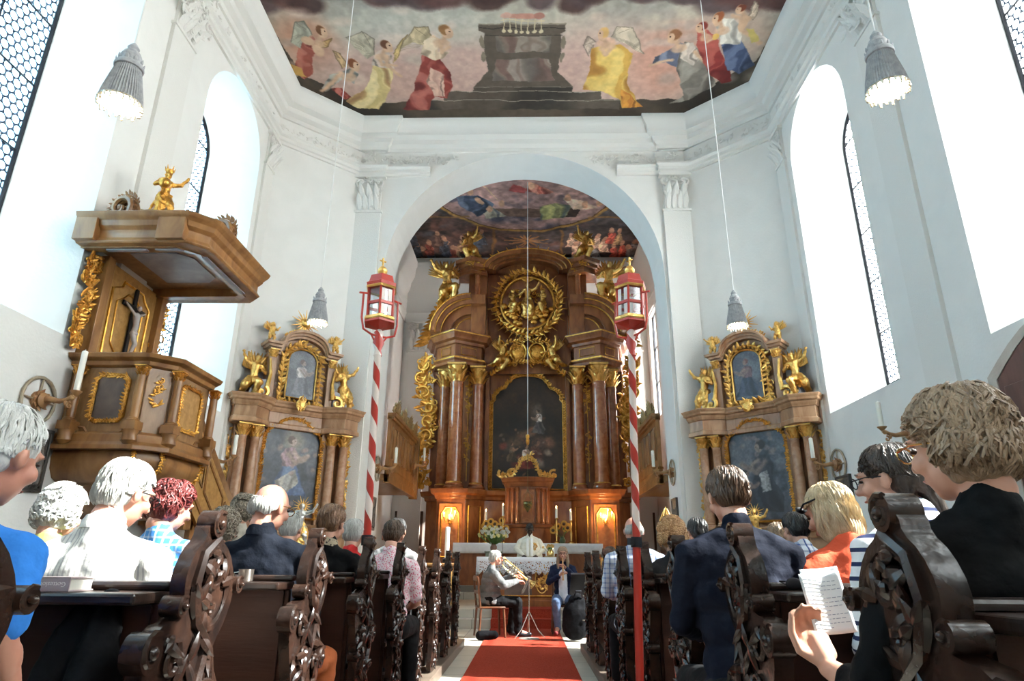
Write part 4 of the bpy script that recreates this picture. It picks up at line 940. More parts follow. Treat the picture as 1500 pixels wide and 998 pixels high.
# ================================================================== side altars on the slanting walls
def side_altar(label, loc, rz, seed, light, kindp):
    A = thing('side_altar', label, 'altar', loc, rz, None); r_ = random.Random(seed)
    E1 = [(-1.0, 0), (-1.2, -.15), (-1.2, -.48), (-.86, -.60), (-.60, -.42), (-.52, -.30)]
    path = E1+mirx(E1)
    low = [(x*.97, y*.85) for x, y in path]
    mb = MB(); mb.prism(low, 0, 1.72); mb.sweep(low, [(0, 0), (.07, 0), (.07, .2), (.02, .26), (0, .26)]); mb.sweep(low, CORN(1.55, 1.75, .1)); mb.prism(low, 1.5, 1.745)
    mb.box(-1.0, 1.0, -.80, -.3, 0, 1.0); mb.box(-1.05, 1.05, -.85, -.3, .95, 1.03)
    mb.build('base_body', SIDEWOOD, A, bevel=.008)
    mb = MB(); mb.box(-1.02, 1.02, -.18, -.01, 1.75, 3.45)
    for s in (-1, 1):
        a, b = sorted((s*.56, s*.68)); mb.box(a, b, -.30, -.1, 1.75, 3.45); a, b = sorted((s*.98, s*1.10)); mb.box(a, b, -.32, -.12, 1.75, 3.45)
    mb.build('retable_wall', SIDEWOOD, A, bevel=.006)
    for s in (-1, 1):
        for x, y in ((.98, -.40), (.74, -.36)):
            c = MB(); c.lathe(column_profile(.088, 1.5), (s*x, y, 1.75), 18); co = c.build('column', SIDECOL, A); k = MB(); capital(k, (s*x, y, 3.22), .082, .24); k.build('capital', GOLDL, co)
    mb = MB(); mb.prism(path, 3.46, 3.80); mb.sweep(path, [(0, 3.46), (.03, 3.47), (.03, 3.54), (0, 3.57)]); mb.sweep(path, CORN(3.76, 3.97, .12)); mb.prism(path, 3.76, 3.968); mb.build('entablature', SIDEWOOD, A, bevel=.006)
    # lower painting
    def sh(e=0): return [(-.53-e, 1.88-e), (-.53-e, 3.3), (-.46-e, 3.42+e*.5), (-.36-e*.4, 3.48+e*.6)]+[(-.30*math.cos(PI*k/8), 3.5+e+.16*math.sin(PI*k/8)) for k in range(9)]+[(.36+e*.4, 3.48+e*.6), (.46+e, 3.42+e*.5), (.53+e, 3.3), (.53+e, 1.88-e)]
    cv = Canvas(-.6, .6, 1.8, 3.75, 130, 210, (.25, .27, .31)); cv.clouds(3, (.36, .37, .40), .4, .7, seed); cv.clouds(5, (.15, .16, .19), .5, .8, seed+1, .8)
    if kindp == 'rising':
        cv.ell(.02, 3.28, .2, .2, (.62, .55, .44), 0, .8, .6)
        fig(cv, -.02, 2.25, 1.15, (.26, .34, .50), (4, 30, (.42, .5, .64), (.12, .15, .24)), (.66, .56, .50), (.34, .25, .2), 1, robe2=(.56, .44, .46)); cv.poly([(-.15, 2.2), (-.25, 2.5), (.1, 2.75), (.2, 2.5)], (.66, .63, .58), .8, (5, 30, (.76, .73, .68)))
        for i in range(18): cv.ell(r_.uniform(-.5, .5), r_.uniform(1.95, 3.2), .045, .045, (.58, .46, .42), 0, .7, .6)
    else:
        fig(cv, .08, 2.0, 1.35, (.13, .13, .16), (4, 30, (.22, .22, .26)), (.5, .42, .38), (.16, .13, .12), -1, robe2=(.17, .17, .2)); cv.poly([(.02, 2.35), (.0, 2.7), (.14, 2.75), (.2, 2.4)], (.58, .58, .57), .8, (5, 30, (.68, .67, .66)))
        fig(cv, -.28, 2.0, .8, (.20, .19, .20), (4, 30, (.3, .28, .28)), (.5, .4, .35), (.2, .15, .12), 1)
        for i in range(12): cv.ell(r_.uniform(-.45, .45), r_.uniform(2.9, 3.5), .05, .045, (.5, .42, .40), 0, .7, .6)
    cv.XX  # pigment done
    painted('painting', cv, lambda x, z: np.stack([x, np.full_like(x, -.26), z], -1), OIL, A, inside(sh()))
    f = MB(); q = sh(.03); f.tube([(a, -.28, b) for a, b in q+[q[0]]], .035, 6, .8); garland(f, r_, [(a, -.31, b) for a, b in q], .04); f.build('gilt_frame', GOLD, A)
    bk = MB(); bk.prism([(a*1.04, b) for a, b in sh(.02)], -.25, -.15, 'y'); bk.build('picture_back', SIDEWOOD, A)
    # upper tier
    mb = MB(); mb.box(-.62, .62, -.22, -.01, 3.97, 5.0)
    for s in (-1, 1): a, b = sorted((s*.52, s*.66)); mb.box(a, b, -.34, -.1, 3.97, 5.0)
    mb.prism([(-.66, 4.9)]+[(-.45*math.cos(PI*k/12), 5.02+.26*math.sin(PI*k/12)) for k in range(13)]+[(.66, 4.9)], -.24, -.01, 'y'); mb.build('upper_retable', SIDEWOOD, A, bevel=.006)
    mb = MB(); g_ = MB()
    for e, y0 in ((0, -.46), (.05, -.40), (.10, -.35)):
        o_ = [(-.78+e, 5.10-e), (-.50+e*.3, 5.10-e)]+[(-.46*math.cos(PI*k/14)*(1-e*.3), 5.14-e+.30*math.sin(PI*k/14)) for k in range(15)]+[(.50-e*.3, 5.10-e), (.78-e, 5.10-e)]
        i_ = [(x*.98, z-.055) for x, z in o_][::-1]; mb.prism(o_+i_, y0, -.05, 'y')
    mb.build('arched_cornice', SIDEWOOD, A, bevel=.005)
    for s in (-1, 1): k = MB(); capital(k, (s*.6, -.33, 4.80), .06, .15); k.build('capital', GOLDL, A)
    def su(e=0): return [(-.27-e, 4.10-e), (-.27-e, 4.82)]+[(-(.27+e)*math.cos(PI*k/12), 4.84+(.21+e)*math.sin(PI*k/12)) for k in range(13)]+[(.27+e, 4.82), (.27+e, 4.10-e)]
    cv = Canvas(-.32, .32, 4.05, 5.12, 80, 130, (.30, .31, .35)); cv.clouds(6, (.40, .41, .44), .4, .7, seed+5)
    if kindp == 'rising': fig(cv, 0, 4.15, .75, (.36, .36, .40), (6, 30, (.48, .47, .5)), (.55, .48, .46), (.36, .28, .25), 1)
    else: fig(cv, 0, 4.15, .78, (.18, .20, .26), (6, 30, (.3, .32, .4)), (.56, .44, .40), (.45, .27, .25), -1, robe2=(.42, .3, .3))
    painted('painting', cv, lambda x, z: np.stack([x, np.full_like(x, -.30), z], -1), OIL, A, inside(su()))
    f = MB(); f.prism(su(.03), -.295, -.2, 'y'); f.build('picture_back', SIDEWOOD, A)
    f = MB(); q = su(.02); f.tube([(a, -.32, b) for a, b in q+[q[0]]], .022, 6, .8); q = su(.11); garland(f, r_, [(a, -.30, b) for a, b in q+[q[0]]], .085); f.build('gilt_frame', GOLDL, A)
    c = MB(); foliage(c, r_, (0, -.5, 3.93), (1, 0, 0), (0, 0, 1), .12, .14, 14, .05, .04); c.ball((0, -.47, 3.93), (.1, .05, .12)); c.build('cartouche', GOLDL, A)
    # volute shoulders, angels, putti, glory
    for s in (-1, 1):
        v = MB(); v.prism([(s*(.68+.30*math.cos(PI*.5*k/8)), 3.97+.36*math.sin(PI*.5*k/8)) for k in range(9)]+[(s*.68, 3.97)], -.38, -.06, 'y'); v.build('shoulder', GREYP, A)
        v = MB(); scroll(v, (s*.74, -.40, 4.08), (s, 0, 0), (0, 0, 1), .12, 1.4, .045, 2, -s, .03); v.tube([(s*.66, -.38, 4.15), (s*.62, -.38, 4.45), (s*.66, -.38, 4.75)], [.05, .03, .02], 6); v.build('volute', GOLDL, A)
        figure('stand' if (s > 0) == (kindp == 'rising') else 'kneel', A, (s*.95, -.30, 4.05 if s > 0 else 4.0), .84, s*.15, mirror=s < 0, seed=seed, lean=-s*.12)
        figure('putto', A, (s*.66, -.25, 5.10), .42, s*-.2, mirror=s < 0)
        w_ = MB(); pts = [(s*(1.16+.07*math.sin(t*8)), -.2, 1.9+1.45*t) for t in [k/14 for k in range(15)]]; garland(w_, r_, pts, .075)
        for k in range(5): scroll(w_, (s*(1.2+.05*math.sin(k*2)), -.22, 2.0+.3*k), (s, 0, 0), (0, 0, 1), .1, 1.3, .022, k, s, .02)
        for k in range(5): foliage(w_, r_, (s*1.18, -.22, 2.0+.3*k), (1, 0, 0), (0, 0, 1), .10, .15, 8, .06, .03)
        w_.build('acanthus_wing', GOLDL, A)
    g = MB()
    for a in range(20):
        an = 2*PI*a/20; L = .30 if a % 2 else .21; g.tube([(.05*math.cos(an), -.2, 5.66+.05*math.sin(an)), (L*math.cos(an), -.2, 5.66+L*math.sin(an))], [.022, .004], 5)
    g.ball((0, -.22, 5.66), (.09, .05, .09)); g.tube([(0, -.2, 5.35), (0, -.2, 5.6)], .03, 6); garland(g, r_, [(-.4, -.25, 5.3), (-.2, -.25, 5.45), (0, -.25, 5.48), (.2, -.25, 5.45), (.4, -.25, 5.3)], .045); g.build('sunburst', GOLDL, A)
    return A
side_altar('marbled side altar left of the arch, lower painting of a figure in blue', ((XL+AX-CX)/2, (YD+YF)/2, 0), math.atan2(1.35, 1.55), 5, 1, 'rising')
side_altar('marbled side altar right of the arch, lower painting of a dark-robed figure', ((XR+AX+CX)/2, (YD+YF)/2, 0), -math.atan2(1.35, 1.55), 6, 1, 'dark')

# ================================================================== pulpit on the left wall
PU = thing('pulpit', 'carved brown wooden pulpit with large panelled canopy on the left wall', 'pulpit', (-5.0, 7.9, 1.5)); 
def pb(): return LMB(PU)
WX = XL+.01
body = [(-.0, 7.25), (.92, 7.25), (1.12, 7.45), (1.12, 8.35), (.92, 8.55), (0, 8.55)]; body = [(XL+.005+x, y) for x, y in body]
# outward must be right of travel -> travel towards +x along the near side
def inset(path, d):
    cx, cy = XL, 7.9; return [(cx+(x-cx)*(1-d), cy+(y-cy)*(1-d)) for x, y in path]
mb = pb(); mb.prism(body, 2.34, 3.30); mb.build('tub', PULFACE, PU, bevel=.008)
mb = pb(); mb.sweep(body, [(0, 3.26), (.05, 3.28), (.06, 3.33), (.12, 3.36), (.14, 3.41), (0, 3.43)]); mb.sweep(body, [(0, 2.28), (.13, 2.28), (.13, 2.33), (.09, 2.37), (.07, 2.46), (0, 2.50)]); mb.prism(body, 3.28, 3.425)
mb.build('mouldings', PULWOOD, PU, bevel=.006)
# swelling bottom
mb = pb(); secs = [(2.30, .0), (2.2, -.03), (2.08, .0), (1.98, .10), (1.92, .28)]
vs = []; 
for z, d in secs: vs += [(x, y, z) for x, y in inset(body, d)]
n = len(body); fs = [(i*n+k, i*n+k+1, (i+1)*n+k+1, (i+1)*n+k) for i in range(len(secs)-1) for k in range(n-1)]+[tuple(range((len(secs)-1)*n, len(secs)*n))]
mb.add(vs, fs); mb.build('swelling_base', PULWOOD, PU)
mb = pb(); secs = [(1.93, .34), (1.80, .42), (1.66, .66), (1.56, .8)]; vs = []
for z, d in secs: vs += [(x, y, z) for x, y in inset(body, d)]
mb.add(vs, [(i*n+k, i*n+k+1, (i+1)*n+k+1, (i+1)*n+k) for i in range(len(secs)-1) for k in range(n-1)]+[tuple(range((len(secs)-1)*n, len(secs)*n))]); mb.build('pendant_console', PULWOOD, PU)
g = pb()
for i in range(1, 5):
    garland(g, rnd, [(*inset(body, d)[i], z) for z, d in [(2.28, -.02), (2.2, -.05), (2.08, -.02), (1.98, .08), (1.93, .2)]], .03, (0.6, -.8, 0), False)
garland(g, rnd, [(x, y, 2.30) for x, y in inset(body, -.05)[1:5]], .022, (.6, -.8, 0), False); g.build('gilt_beading', GOLD, PU)
# corner columns on brackets
for (x, y) in ((XL+.16, 7.17), (XL+.90, 7.17), (XL+1.20, 7.44), (XL+1.20, 8.36)):
    c = pb(); c.lathe(column_profile(.052, .66), (x, y, 2.60), 14); co = c.build('column', PULWOOD, PU); k = pb(); capital(k, (x, y, 3.14), .048, .12); k.build('capital', GOLD, co)
    c = pb(); c.box(x-.08, x+.08, y-.08, y+.08, 2.50, 2.60); c.lathe([(.09, 0), (.075, -.06), (.09, -.12), (.05, -.17)], (x, y, 2.50), 10); c.build('bracket', PULWOOD, PU)
def panel(mk, org, u, w_, z0, z1, ch, fm, im, parent, th=.03, nm='panel', n=None, leafy=True):
    """framed inset with chamfered corners on a vertical face"""
    org = Vector(org); u = Vector(u).normalized(); n = Vector((u.y, -u.x, 0))
    q = [(-w_+ch, z0), (w_-ch, z0), (w_, z0+ch), (w_, z1-ch), (w_-ch, z1), (-w_+ch, z1), (-w_, z1-ch), (-w_, z0+ch)]
    m = mk(); v3 = [org+u*a+n*.012+Vector((0, 0, b)) for a, b in q]; v4 = [p-n*.012 for p in v3]; m.add(v3+v4, [tuple(range(8))]+[(i, (i+1) % 8, (i+1) % 8+8, i+8) for i in range(8)]); o = m.build(nm, im, parent, smooth=False)
    f = mk(); f.tube(v3+[v3[0]], th*.7, 6)
    if leafy: garland(f, rnd, [p+n*.01 for p in v3+[v3[0]]], th, n, False)
    f.build('gilt_moulding', fm, o); return o
panel(pb, (XL+.53, 7.25, 0), (1, 0, 0), .19, 2.62, 3.16, .05, GOLD, DARKP, PU, .035)
panel(pb, (XL+1.125, 7.9, 0), (0, 1, 0), .24, 2.62, 3.16, .05, GOLD, YELWOOD, PU, .03)
g = pb(); foliage(g, rnd, (XL+1.03, 7.34, 2.9), (1, 1, 0), (0, 0, 1), .05, .24, 18, .04, .02); g.build('gilt_festoon', GOLD, PU)
mb = pb()
for u0, u1, face in ((XL+.30, XL+.78, 'n'), (7.62, 8.2, 'e')):
    q = [(u0-.12, 2.56), (u0, 2.54), (u0+.06, 2.47), (u1-.06, 2.47), (u1, 2.54), (u1+.08, 2.56)]
    mb.tube([(a, 7.24, b) if face == 'n' else (XL+1.13, a, b) for a, b in q], .016, 6)
mb.build('shaped_moulding', PULWOOD, PU)
# back board, its gilt wings and the frames
bk = pb(); bk.box(XL+.0, XL+.07, 7.3, 8.55, 3.43, 4.72); bk.build('back_board', YELWOOD, PU, smooth=False)
bk = pb(); bk.box(XL, XL+.16, 7.22, 7.36, 3.43, 4.72); bk.build('back_pilaster', PULWOOD, PU, bevel=.006); bk = pb(); bk.box(XL, XL+.16, 8.48, 8.6, 3.43, 4.72); bk.build('back_pilaster', PULWOOD, PU, bevel=.006)
f = pb()
for e, r in ((0, .018), (.13, .012)):
    q = [(7.55+e, 3.55+e*1.4), (7.72+e*.6, 3.50+e), (8.18-e*.6, 3.50+e), (8.34-e, 3.62+e), (8.34-e, 4.4-e), (8.2-e*.5, 4.5-e), (8.15-e, 4.58-e), (7.72+e, 4.58-e), (7.7+e*.5, 4.5-e), (7.52+e, 4.42-e)]
    f.tube([(XL+.08, a, b) for a, b in q+[q[0]]], r, 6)
f.build('raised_frame', GOLD, PU)
for y0, s in ((7.12, -1), (8.62, 1)):
    g = pb(); pts = [(XL+.07, y0+s*(.07*math.sin(t*9)+.02), 3.5+1.15*t) for t in [k/16 for k in range(17)]]; garland(g, rnd, pts, .07, (1, -.3, 0))
    for k in range(6): scroll(g, (XL+.08, y0+s*.05*math.sin(k*2.), 3.55+.2*k), (0, s, 0), (0, 0, 1), .1, 1.4, .024, k, (-1) ** k, .02)
    for k in range(8): foliage(g, rnd, (XL+.08, y0+s*.04, 3.52+.155*k), (0, -s, 0) if s > 0 else (0, 1, 0), (0, 0, 1), .11, .1, 9, .065, .03)
    g.build('carved_wing', GOLD, PU)
cx_ = thing('crucifix', 'dark crucifix with pale figure on the back board of the pulpit', 'crucifix', (XL+.10, 7.98, 3.62))
c = LMB(cx_); c.box(XL+.085, XL+.115, 7.95, 8.01, 3.60, 4.58); c.box(XL+.085, XL+.115, 7.74, 8.22, 4.28, 4.34); c.build('cross', IRON, cx_, bevel=.004)
c = LMB(cx_); X_ = XL+.16; PALE = mat('carved_pale_figure', (.42, .36, .33), .5, bump=.2, bs=20)
c.limb([(X_, 7.98, 3.95), (X_+.02, 7.98, 4.05), (X_, 7.98, 4.2)], [.04, .038, .048]); c.limb([(X_, 7.96, 3.95), (X_+.05, 7.97, 3.80), (X_, 7.98, 3.66)], [.034, .026, .018]); c.limb([(X_, 8.0, 3.95), (X_+.05, 7.99, 3.80), (X_, 7.985, 3.66)], [.034, .026, .018])
c.limb([(X_, 7.94, 4.2), (X_-.02, 7.84, 4.27), (X_-.03, 7.76, 4.31)], [.022, .018, .013]); c.limb([(X_, 8.02, 4.2), (X_-.02, 8.12, 4.27), (X_-.03, 8.20, 4.31)], [.022, .018, .013]); c.ball((X_+.03, 7.97, 4.30), (.032, .03, .04)); c.ball((X_+.01, 7.98, 3.95), (.05, .055, .035))
remesh(c.build('body_figure', PALE, cx_), .008, 1)
# canopy
cp = [(XL+.005, 6.80), (XL+1.33, 6.80), (XL+1.53, 7.0), (XL+1.53, 8.5), (XL+1.33, 8.7), (XL+.005, 8.7)]
mb = pb(); mb.sweep(cp, [(-.25, 4.68), (.0, 4.68), (.02, 4.70), (-.02, 4.76), (-.02, 4.86), (.03, 4.90), (.05, 4.96), (.10, 5.0), (.12, 5.05), (-.25, 5.05)]); mb.prism(inset(cp, .06), 4.95, 5.05)
for (x0, y0, x1, y1) in ((XL, 6.72, XL+.26, 6.84), (XL+1.0, 6.72, XL+1.33, 6.84)): mb.box(x0, x1, y0, y1, 4.70, 5.06)
mb.build('canopy_cornice', PULWOOD, PU, bevel=.006)
mb = pb(); inner = inset(cp, .14); mb.sweep(inner, [(-.02, 4.68), (.06, 4.665), (.06, 4.70), (-.04, 4.80), (-.10, 4.80), (-.10, 4.74), (-.05, 4.72)]); mb.prism(inset(cp, .20), 4.80, 4.84); mb.build('canopy_soffit', PULFACE, PU, bevel=.004)
mb = pb(); mb.prism([(XL+.35, 7.3), (XL+.95, 7.3), (XL+1.1, 7.45), (XL+1.1, 8.05), (XL+.95, 8.2), (XL+.35, 8.2)], 4.785, 4.80); mb.prism([(XL+.9, 6.93), (XL+1.20, 6.93), (XL+1.24, 6.97), (XL+.94, 6.97)], 4.65, 4.666); mb.prism([(XL+1.37, 7.15), (XL+1.43, 7.15), (XL+1.43, 8.3), (XL+1.37, 8.3)], 4.65, 4.666); mb.prism([(XL+.3, 6.93), (XL+.8, 6.93), (XL+.8, 6.98), (XL+.3, 6.98)], 4.65, 4.666); mb.build('soffit_inset', GREYP, PU, smooth=False)
def volute_block(loc, m, R=.2, nm='volute_ornament'):
    g = pb(); x, y, z = loc
    d = Vector((1, -.25, 0)).normalized(); u = Vector((d.x, d.y, 0))
    for off in (-.05, 0, .05): scroll(g, Vector(loc)+Vector((-u.y*off, u.x*off, R)), u, (0, 0, 1), R, 1.6, .04, -PI*.5, 1, 0, 20)
    garland(g, rnd, [Vector(loc)+Vector((u.x*R*1.1*math.cos(a), u.y*R*1.1*math.cos(a), R+R*1.05*math.sin(a))) for a in [k*.35-.4 for k in range(11)]], .04, (0, -1, 0), False)
    g.build(nm, m, PU)
volute_block((XL+.35, 7.0, 5.05), PULWOOD); volute_block((XL+1.32, 7.6, 5.05), PULWOOD, .2)
CARVE = mat('carved_bare_wood', (.22, .14, .07), .45, col2=(.34, .23, .12), ns=7)
g = pb(); pc = P(235, 288, Y=7.35); foliage(g, rnd, (pc.x, pc.y-.08, 5.18), (1, 0, 0), (0, 0, 1), .28, .16, 40, .09, .06); g.lathe([(.26, 0), (.2, .1), (.12, .18), (.2, .26), (.22, .32), (0, .33)], (pc.x, pc.y+.05, 5.04), 16); g.build('carved_socle', CARVE, PU)
st = thing('statue', 'gilded crowned figure holding an orb on top of the pulpit canopy', 'statue', (pc.x+.02, pc.y+.05, 5.37), .9)
fo = figure('stand', st, (0, 0, 0), .66, 0, False, GOLD, 'figure', seed=9)
g = MB(); g.ball((-.08, -.15, .42), .075, 14, 10); g.tube([(-.08, -.15, .49), (-.08, -.15, .56)], .006, 5); g.tube([(-.10, -.15, .54), (-.06, -.15, .54)], .006, 5); g.build('orb', GOLD, st)
g = MB(); g.lathe([(.042, 0), (.055, .05)], (0, -.01, .655), 12)
for a in range(5): g.tube([(.05*math.cos(a*1.256), .05*math.sin(a*1.256)-.01, .70), (.065*math.cos(a*1.256), .065*math.sin(a*1.256)-.01, .765)], [.012, .002], 5)
g.build('crown', GOLD, st)
# stairs
mb = pb(); Y0, Z0, Y1, Z1 = 8.5, 3.25, 10.55, 1.66
sx = XL+.80
mb.prism([(Y0, Z0-1.0), (Y0, Z0), (Y1, Z1), (Y1, .0), (Y1-.35, 0), (Y1-.35, .85), (Y0+.2, Z0-1.25)], sx-.05, sx, 'x'); mb.build('stair_parapet', YELWOOD, PU, smooth=False)
mb = pb(); mb.tube([(sx-.02, Y0-.05, Z0+.05), (sx-.02, Y1+.02, Z1+.03)], [.07, .07], 4); mb.tube([(sx, Y0, Z0-.86), (sx, Y1-.3, Z1-.72)], .035, 6)
for t in (.12, .37, .40, .66, .69, .95):
    y = Y0+(Y1-Y0)*t; z = Z0+(Z1-Z0)*t; 
for t0, t1 in ((.04, .34), (.38, .68), (.72, .98)):
    a = (Y0+(Y1-Y0)*t0, Z0+(Z1-Z0)*t0); b = (Y0+(Y1-Y0)*t1, Z0+(Z1-Z0)*t1)
    mb.tube([(sx+.005, a[0], a[1]-.16), (sx+.005, b[0], b[1]-.16), (sx+.005, b[0], b[1]-.62), (sx+.005, a[0], a[1]-.62), (sx+.005, a[0], a[1]-.16)], .022, 6)
mb.tube([(sx-.02, Y1, 0), (sx-.02, Y1, Z1+.12)], .06, 4); mb.build('stair_rail', PULWOOD, PU)
mb = pb()
for k in range(10):
    y = 8.6+k*.19; z = 2.3-k*.225; mb.box(XL+.01, sx-.05, y, y+.24, z-.06, z); mb.box(sx-.12, sx-.05, y, y+.24, max(z-.35, 0), z)
mb.build('steps', PULWOOD, PU, smooth=False)

# ================================================================== galleries in the chancel
def gallery(label, s):
    X = AX+s*2.92; G = thing('gallery', label, 'gallery', (X, 15.7, 2.85)); gb = lambda: LMB(G)
    path = [(X, 17.4), (X, YR+.02)] if s < 0 else [(X, YR+.02), (X, 17.4)]
    path = path[::-1] if s < 0 else path[::-1]
    a, b = sorted((X+s*.08, AX+s*(CW-.02))); mb = gb(); mb.box(a, b-.0, YR+.01, 17.4, 2.78, 2.92); mb.build('floor_boards', PULFACE, G, smooth=False)
    a, b = sorted((X, X+s*.08)); mb = gb(); mb.box(a, b, YR+.01, 17.4, 2.75, 4.2); mb.build('parapet', PULWOOD, G, smooth=False)
    mb = gb()
    for z0, z1, d in ((2.72, 2.86, .05), (2.86, 2.92, .03), (4.12, 4.18, .05), (4.18, 4.27, .09), (3.05, 3.1, .02)):
        a, b = sorted((X-s*d, X+s*.1)); mb.box(a, b, YR+.01, 17.45, z0, z1)
    mb.build('mouldings', PULWOOD, G, bevel=.006)
    for k in range(5):
        y0 = YR+.15+k*.65; m = gb(); a, b = sorted((X-s*.02, X)); m.box(a, b, y0, y0+.5, 3.25, 3.98); o = m.build('panel', PULFACE, G, bevel=.01)
        f = gb(); f.tube([(X-s*.03, y0+.02, 3.27), (X-s*.03, y0+.48, 3.27), (X-s*.03, y0+.48, 3.96), (X-s*.03, y0+.02, 3.96), (X-s*.03, y0+.02, 3.27)], .018, 6); f.build('moulding', PULWOOD, o)
    c = gb()
    for k in range(4):
        y = YR+.45+k*.8
        for j in range(6):
            scroll(c, (X-s*.0, y-.25+.1*j, 4.36+.05*(j % 3)), (0, 1, 0), (0, 0, 1), .11, 1.3, .025, j, (-1) ** j, 0)
        for j in range(7): leaf(c, (X, y+(j-3)*.05, 4.3), (0, (j-3)*.22, 1), (-s, 0, 0), .42-.05*abs(j-3), .05, .3, .5)
    garland(c, rnd, [(X, YR+.1+k*.2, 4.34+.06*math.sin(k)) for k in range(17)], .08, (-s, 0, 0)); c.build('carved_crest', mat('aged_gilt_carving', (.42, .29, .12), .45, .4, col2=(.26, .16, .07), ns=9, bump=.4), G)
    e = gb(); a, b = sorted((X-s*.1, X+s*.1)); e.box(a, b, 17.28, 17.48, 2.68, 4.3); e.build('end_post', PULWOOD, G, bevel=.01)
gallery('panelled wooden gallery on the left side of the chancel with carved crest', -1)
gallery('panelled wooden gallery on the right side of the chancel with carved crest', 1)
# ================================================================== pendant lamps on long cords
SHADE = mat('silver_grey_fabric', (.42, .42, .42), .55, col2=(.30, .30, .31), ns=30, bump=.2)
CORDM = mat('pale_cord', (.70, .69, .66), .6); BULB = mat('lit_lamp_glass', (1, .95, .85), .4, emit=(1, .86, .66), es=7)
CRYS = mat('glass_beads', (.75, .68, .55), .15, .3, col2=(.5, .42, .3), ns=40)
def lamp(label, loc):
    T = thing('pendant_lamp', label, 'lamp', loc, 0, 'tassel-shaped pendant lamps')
    c = MB(); c.tube([(0, 0, .46), (0, 0, H-loc[2]-.01)], .006, 6); c.lathe([(.04, -.03), (.05, 0)], (0, 0, H-loc[2]-.01), 12); c.build('cord', CORDM, T)
    m = MB(); seg = 132
    vs = []; zs = (.0, .08, .17, .27)
    for z, r in zip(zs, (.122, .110, .092, .072)):
        for k in range(seg): a = 2*PI*k/seg; rr = r*(1+.05*math.cos(3*k*2*PI/9)); vs.append((rr*math.cos(a), rr*math.sin(a), z))
    m.add(vs, [(i*seg+k, i*seg+(k+1) % seg, (i+1)*seg+(k+1) % seg, (i+1)*seg+k) for i in range(3) for k in range(seg)]); m.build('shade', SHADE, T)
    m = MB(); m.lathe([(.074, .26), (.085, .265), (.088, .28), (.080, .30), (.060, .31), (.055, .34), (.062, .36), (.050, .39), (.030, .41), (.036, .43), (.022, .455), (.010, .47)], (0, 0, 0), 20)
    r_ = random.Random(5)
    for k in range(10): a = k*.628; leaf(m, (.07*math.cos(a), .07*math.sin(a), .29), (0, 0, 1), (math.cos(a), math.sin(a), 0), .05, .014, .3, .5)
    m.build('crown', SHADE, T)
    m = MB(); m.lathe([(.119, -.004), (.126, -.004), (.126, .006), (.119, .006), (.119, -.004)], (0, 0, 0), 36)
    for k in range(22):
        a = 2*PI*k/22; m.ball((.123*math.cos(a), .123*math.sin(a), -.012), (.010, .010, .014), 6, 5)
        if k % 2: m.ball((.120*math.cos(a), .120*math.sin(a), -.034), (.008, .008, .012), 6, 5)
    m.build('bead_rim', CRYS, T)
    m = MB(); m.lathe([(.0, .035), (.05, .032), (.085, .02), (.105, .045), (.09, .07), (0, .07)], (0, 0, 0), 24); m.build('lit_bulb', BULB, T)
for lb, (px, py), kw in (('hanging grey pleated lamp near the upper left corner above the pulpit side', (176, 152), {'X': -2.55}), ('hanging grey pleated lamp near the upper right corner before the tall window', (1300, 132), {'X': 2.28}),
                         ('small hanging grey lamp in front of the left side altar', (465, 472), {'X': -2.62}), ('small hanging grey lamp in front of the right side altar', (1080, 477), {'X': 2.58})):
    p = P(px, py, **kw); lamp(lb, tuple(p))
# sanctuary lamp on a thin cord in the chancel
p = P(773, 645, Y=15.2); T = thing('sanctuary_lamp', 'tiny hanging metal lamp on a long thin cord before the altar painting', 'lamp', tuple(p))
c = MB(); c.tube([(0, 0, .1), (0, 0, HC-p.z-.01)], .009, 6); c.build('cord', CORDM, T)
c = MB(); c.lathe([(.01, -.12), (.03, -.1), (.045, -.05), (.05, 0), (.03, .03), (.05, .07), (.045, .12), (.012, .14)], (0, 0, 0), 14); c.build('vessel', GOLD, T)
p = P(773, 742, Y=16.2); T = thing('hanging_vessel', 'dark green and gold hanging vessel in front of the tabernacle', 'lamp', tuple(p))
c = MB(); c.lathe([(.01, -.14), (.03, -.1), (.09, -.02), (.12, .05), (.10, .09), (.11, .11)], (0, 0, 0), 16)
c.tube([(-.1, 0, .1), (0, 0, .42)], .006, 5); c.tube([(.1, 0, .1), (0, 0, .42)], .006, 5); c.tube([(0, 0, .3), (0, 0, HC-p.z-.01)], .005, 5); c.build('bowl', mat('dark_patina', (.08, .10, .05), .35, .7, col2=(.3, .22, .07), ns=20), T)

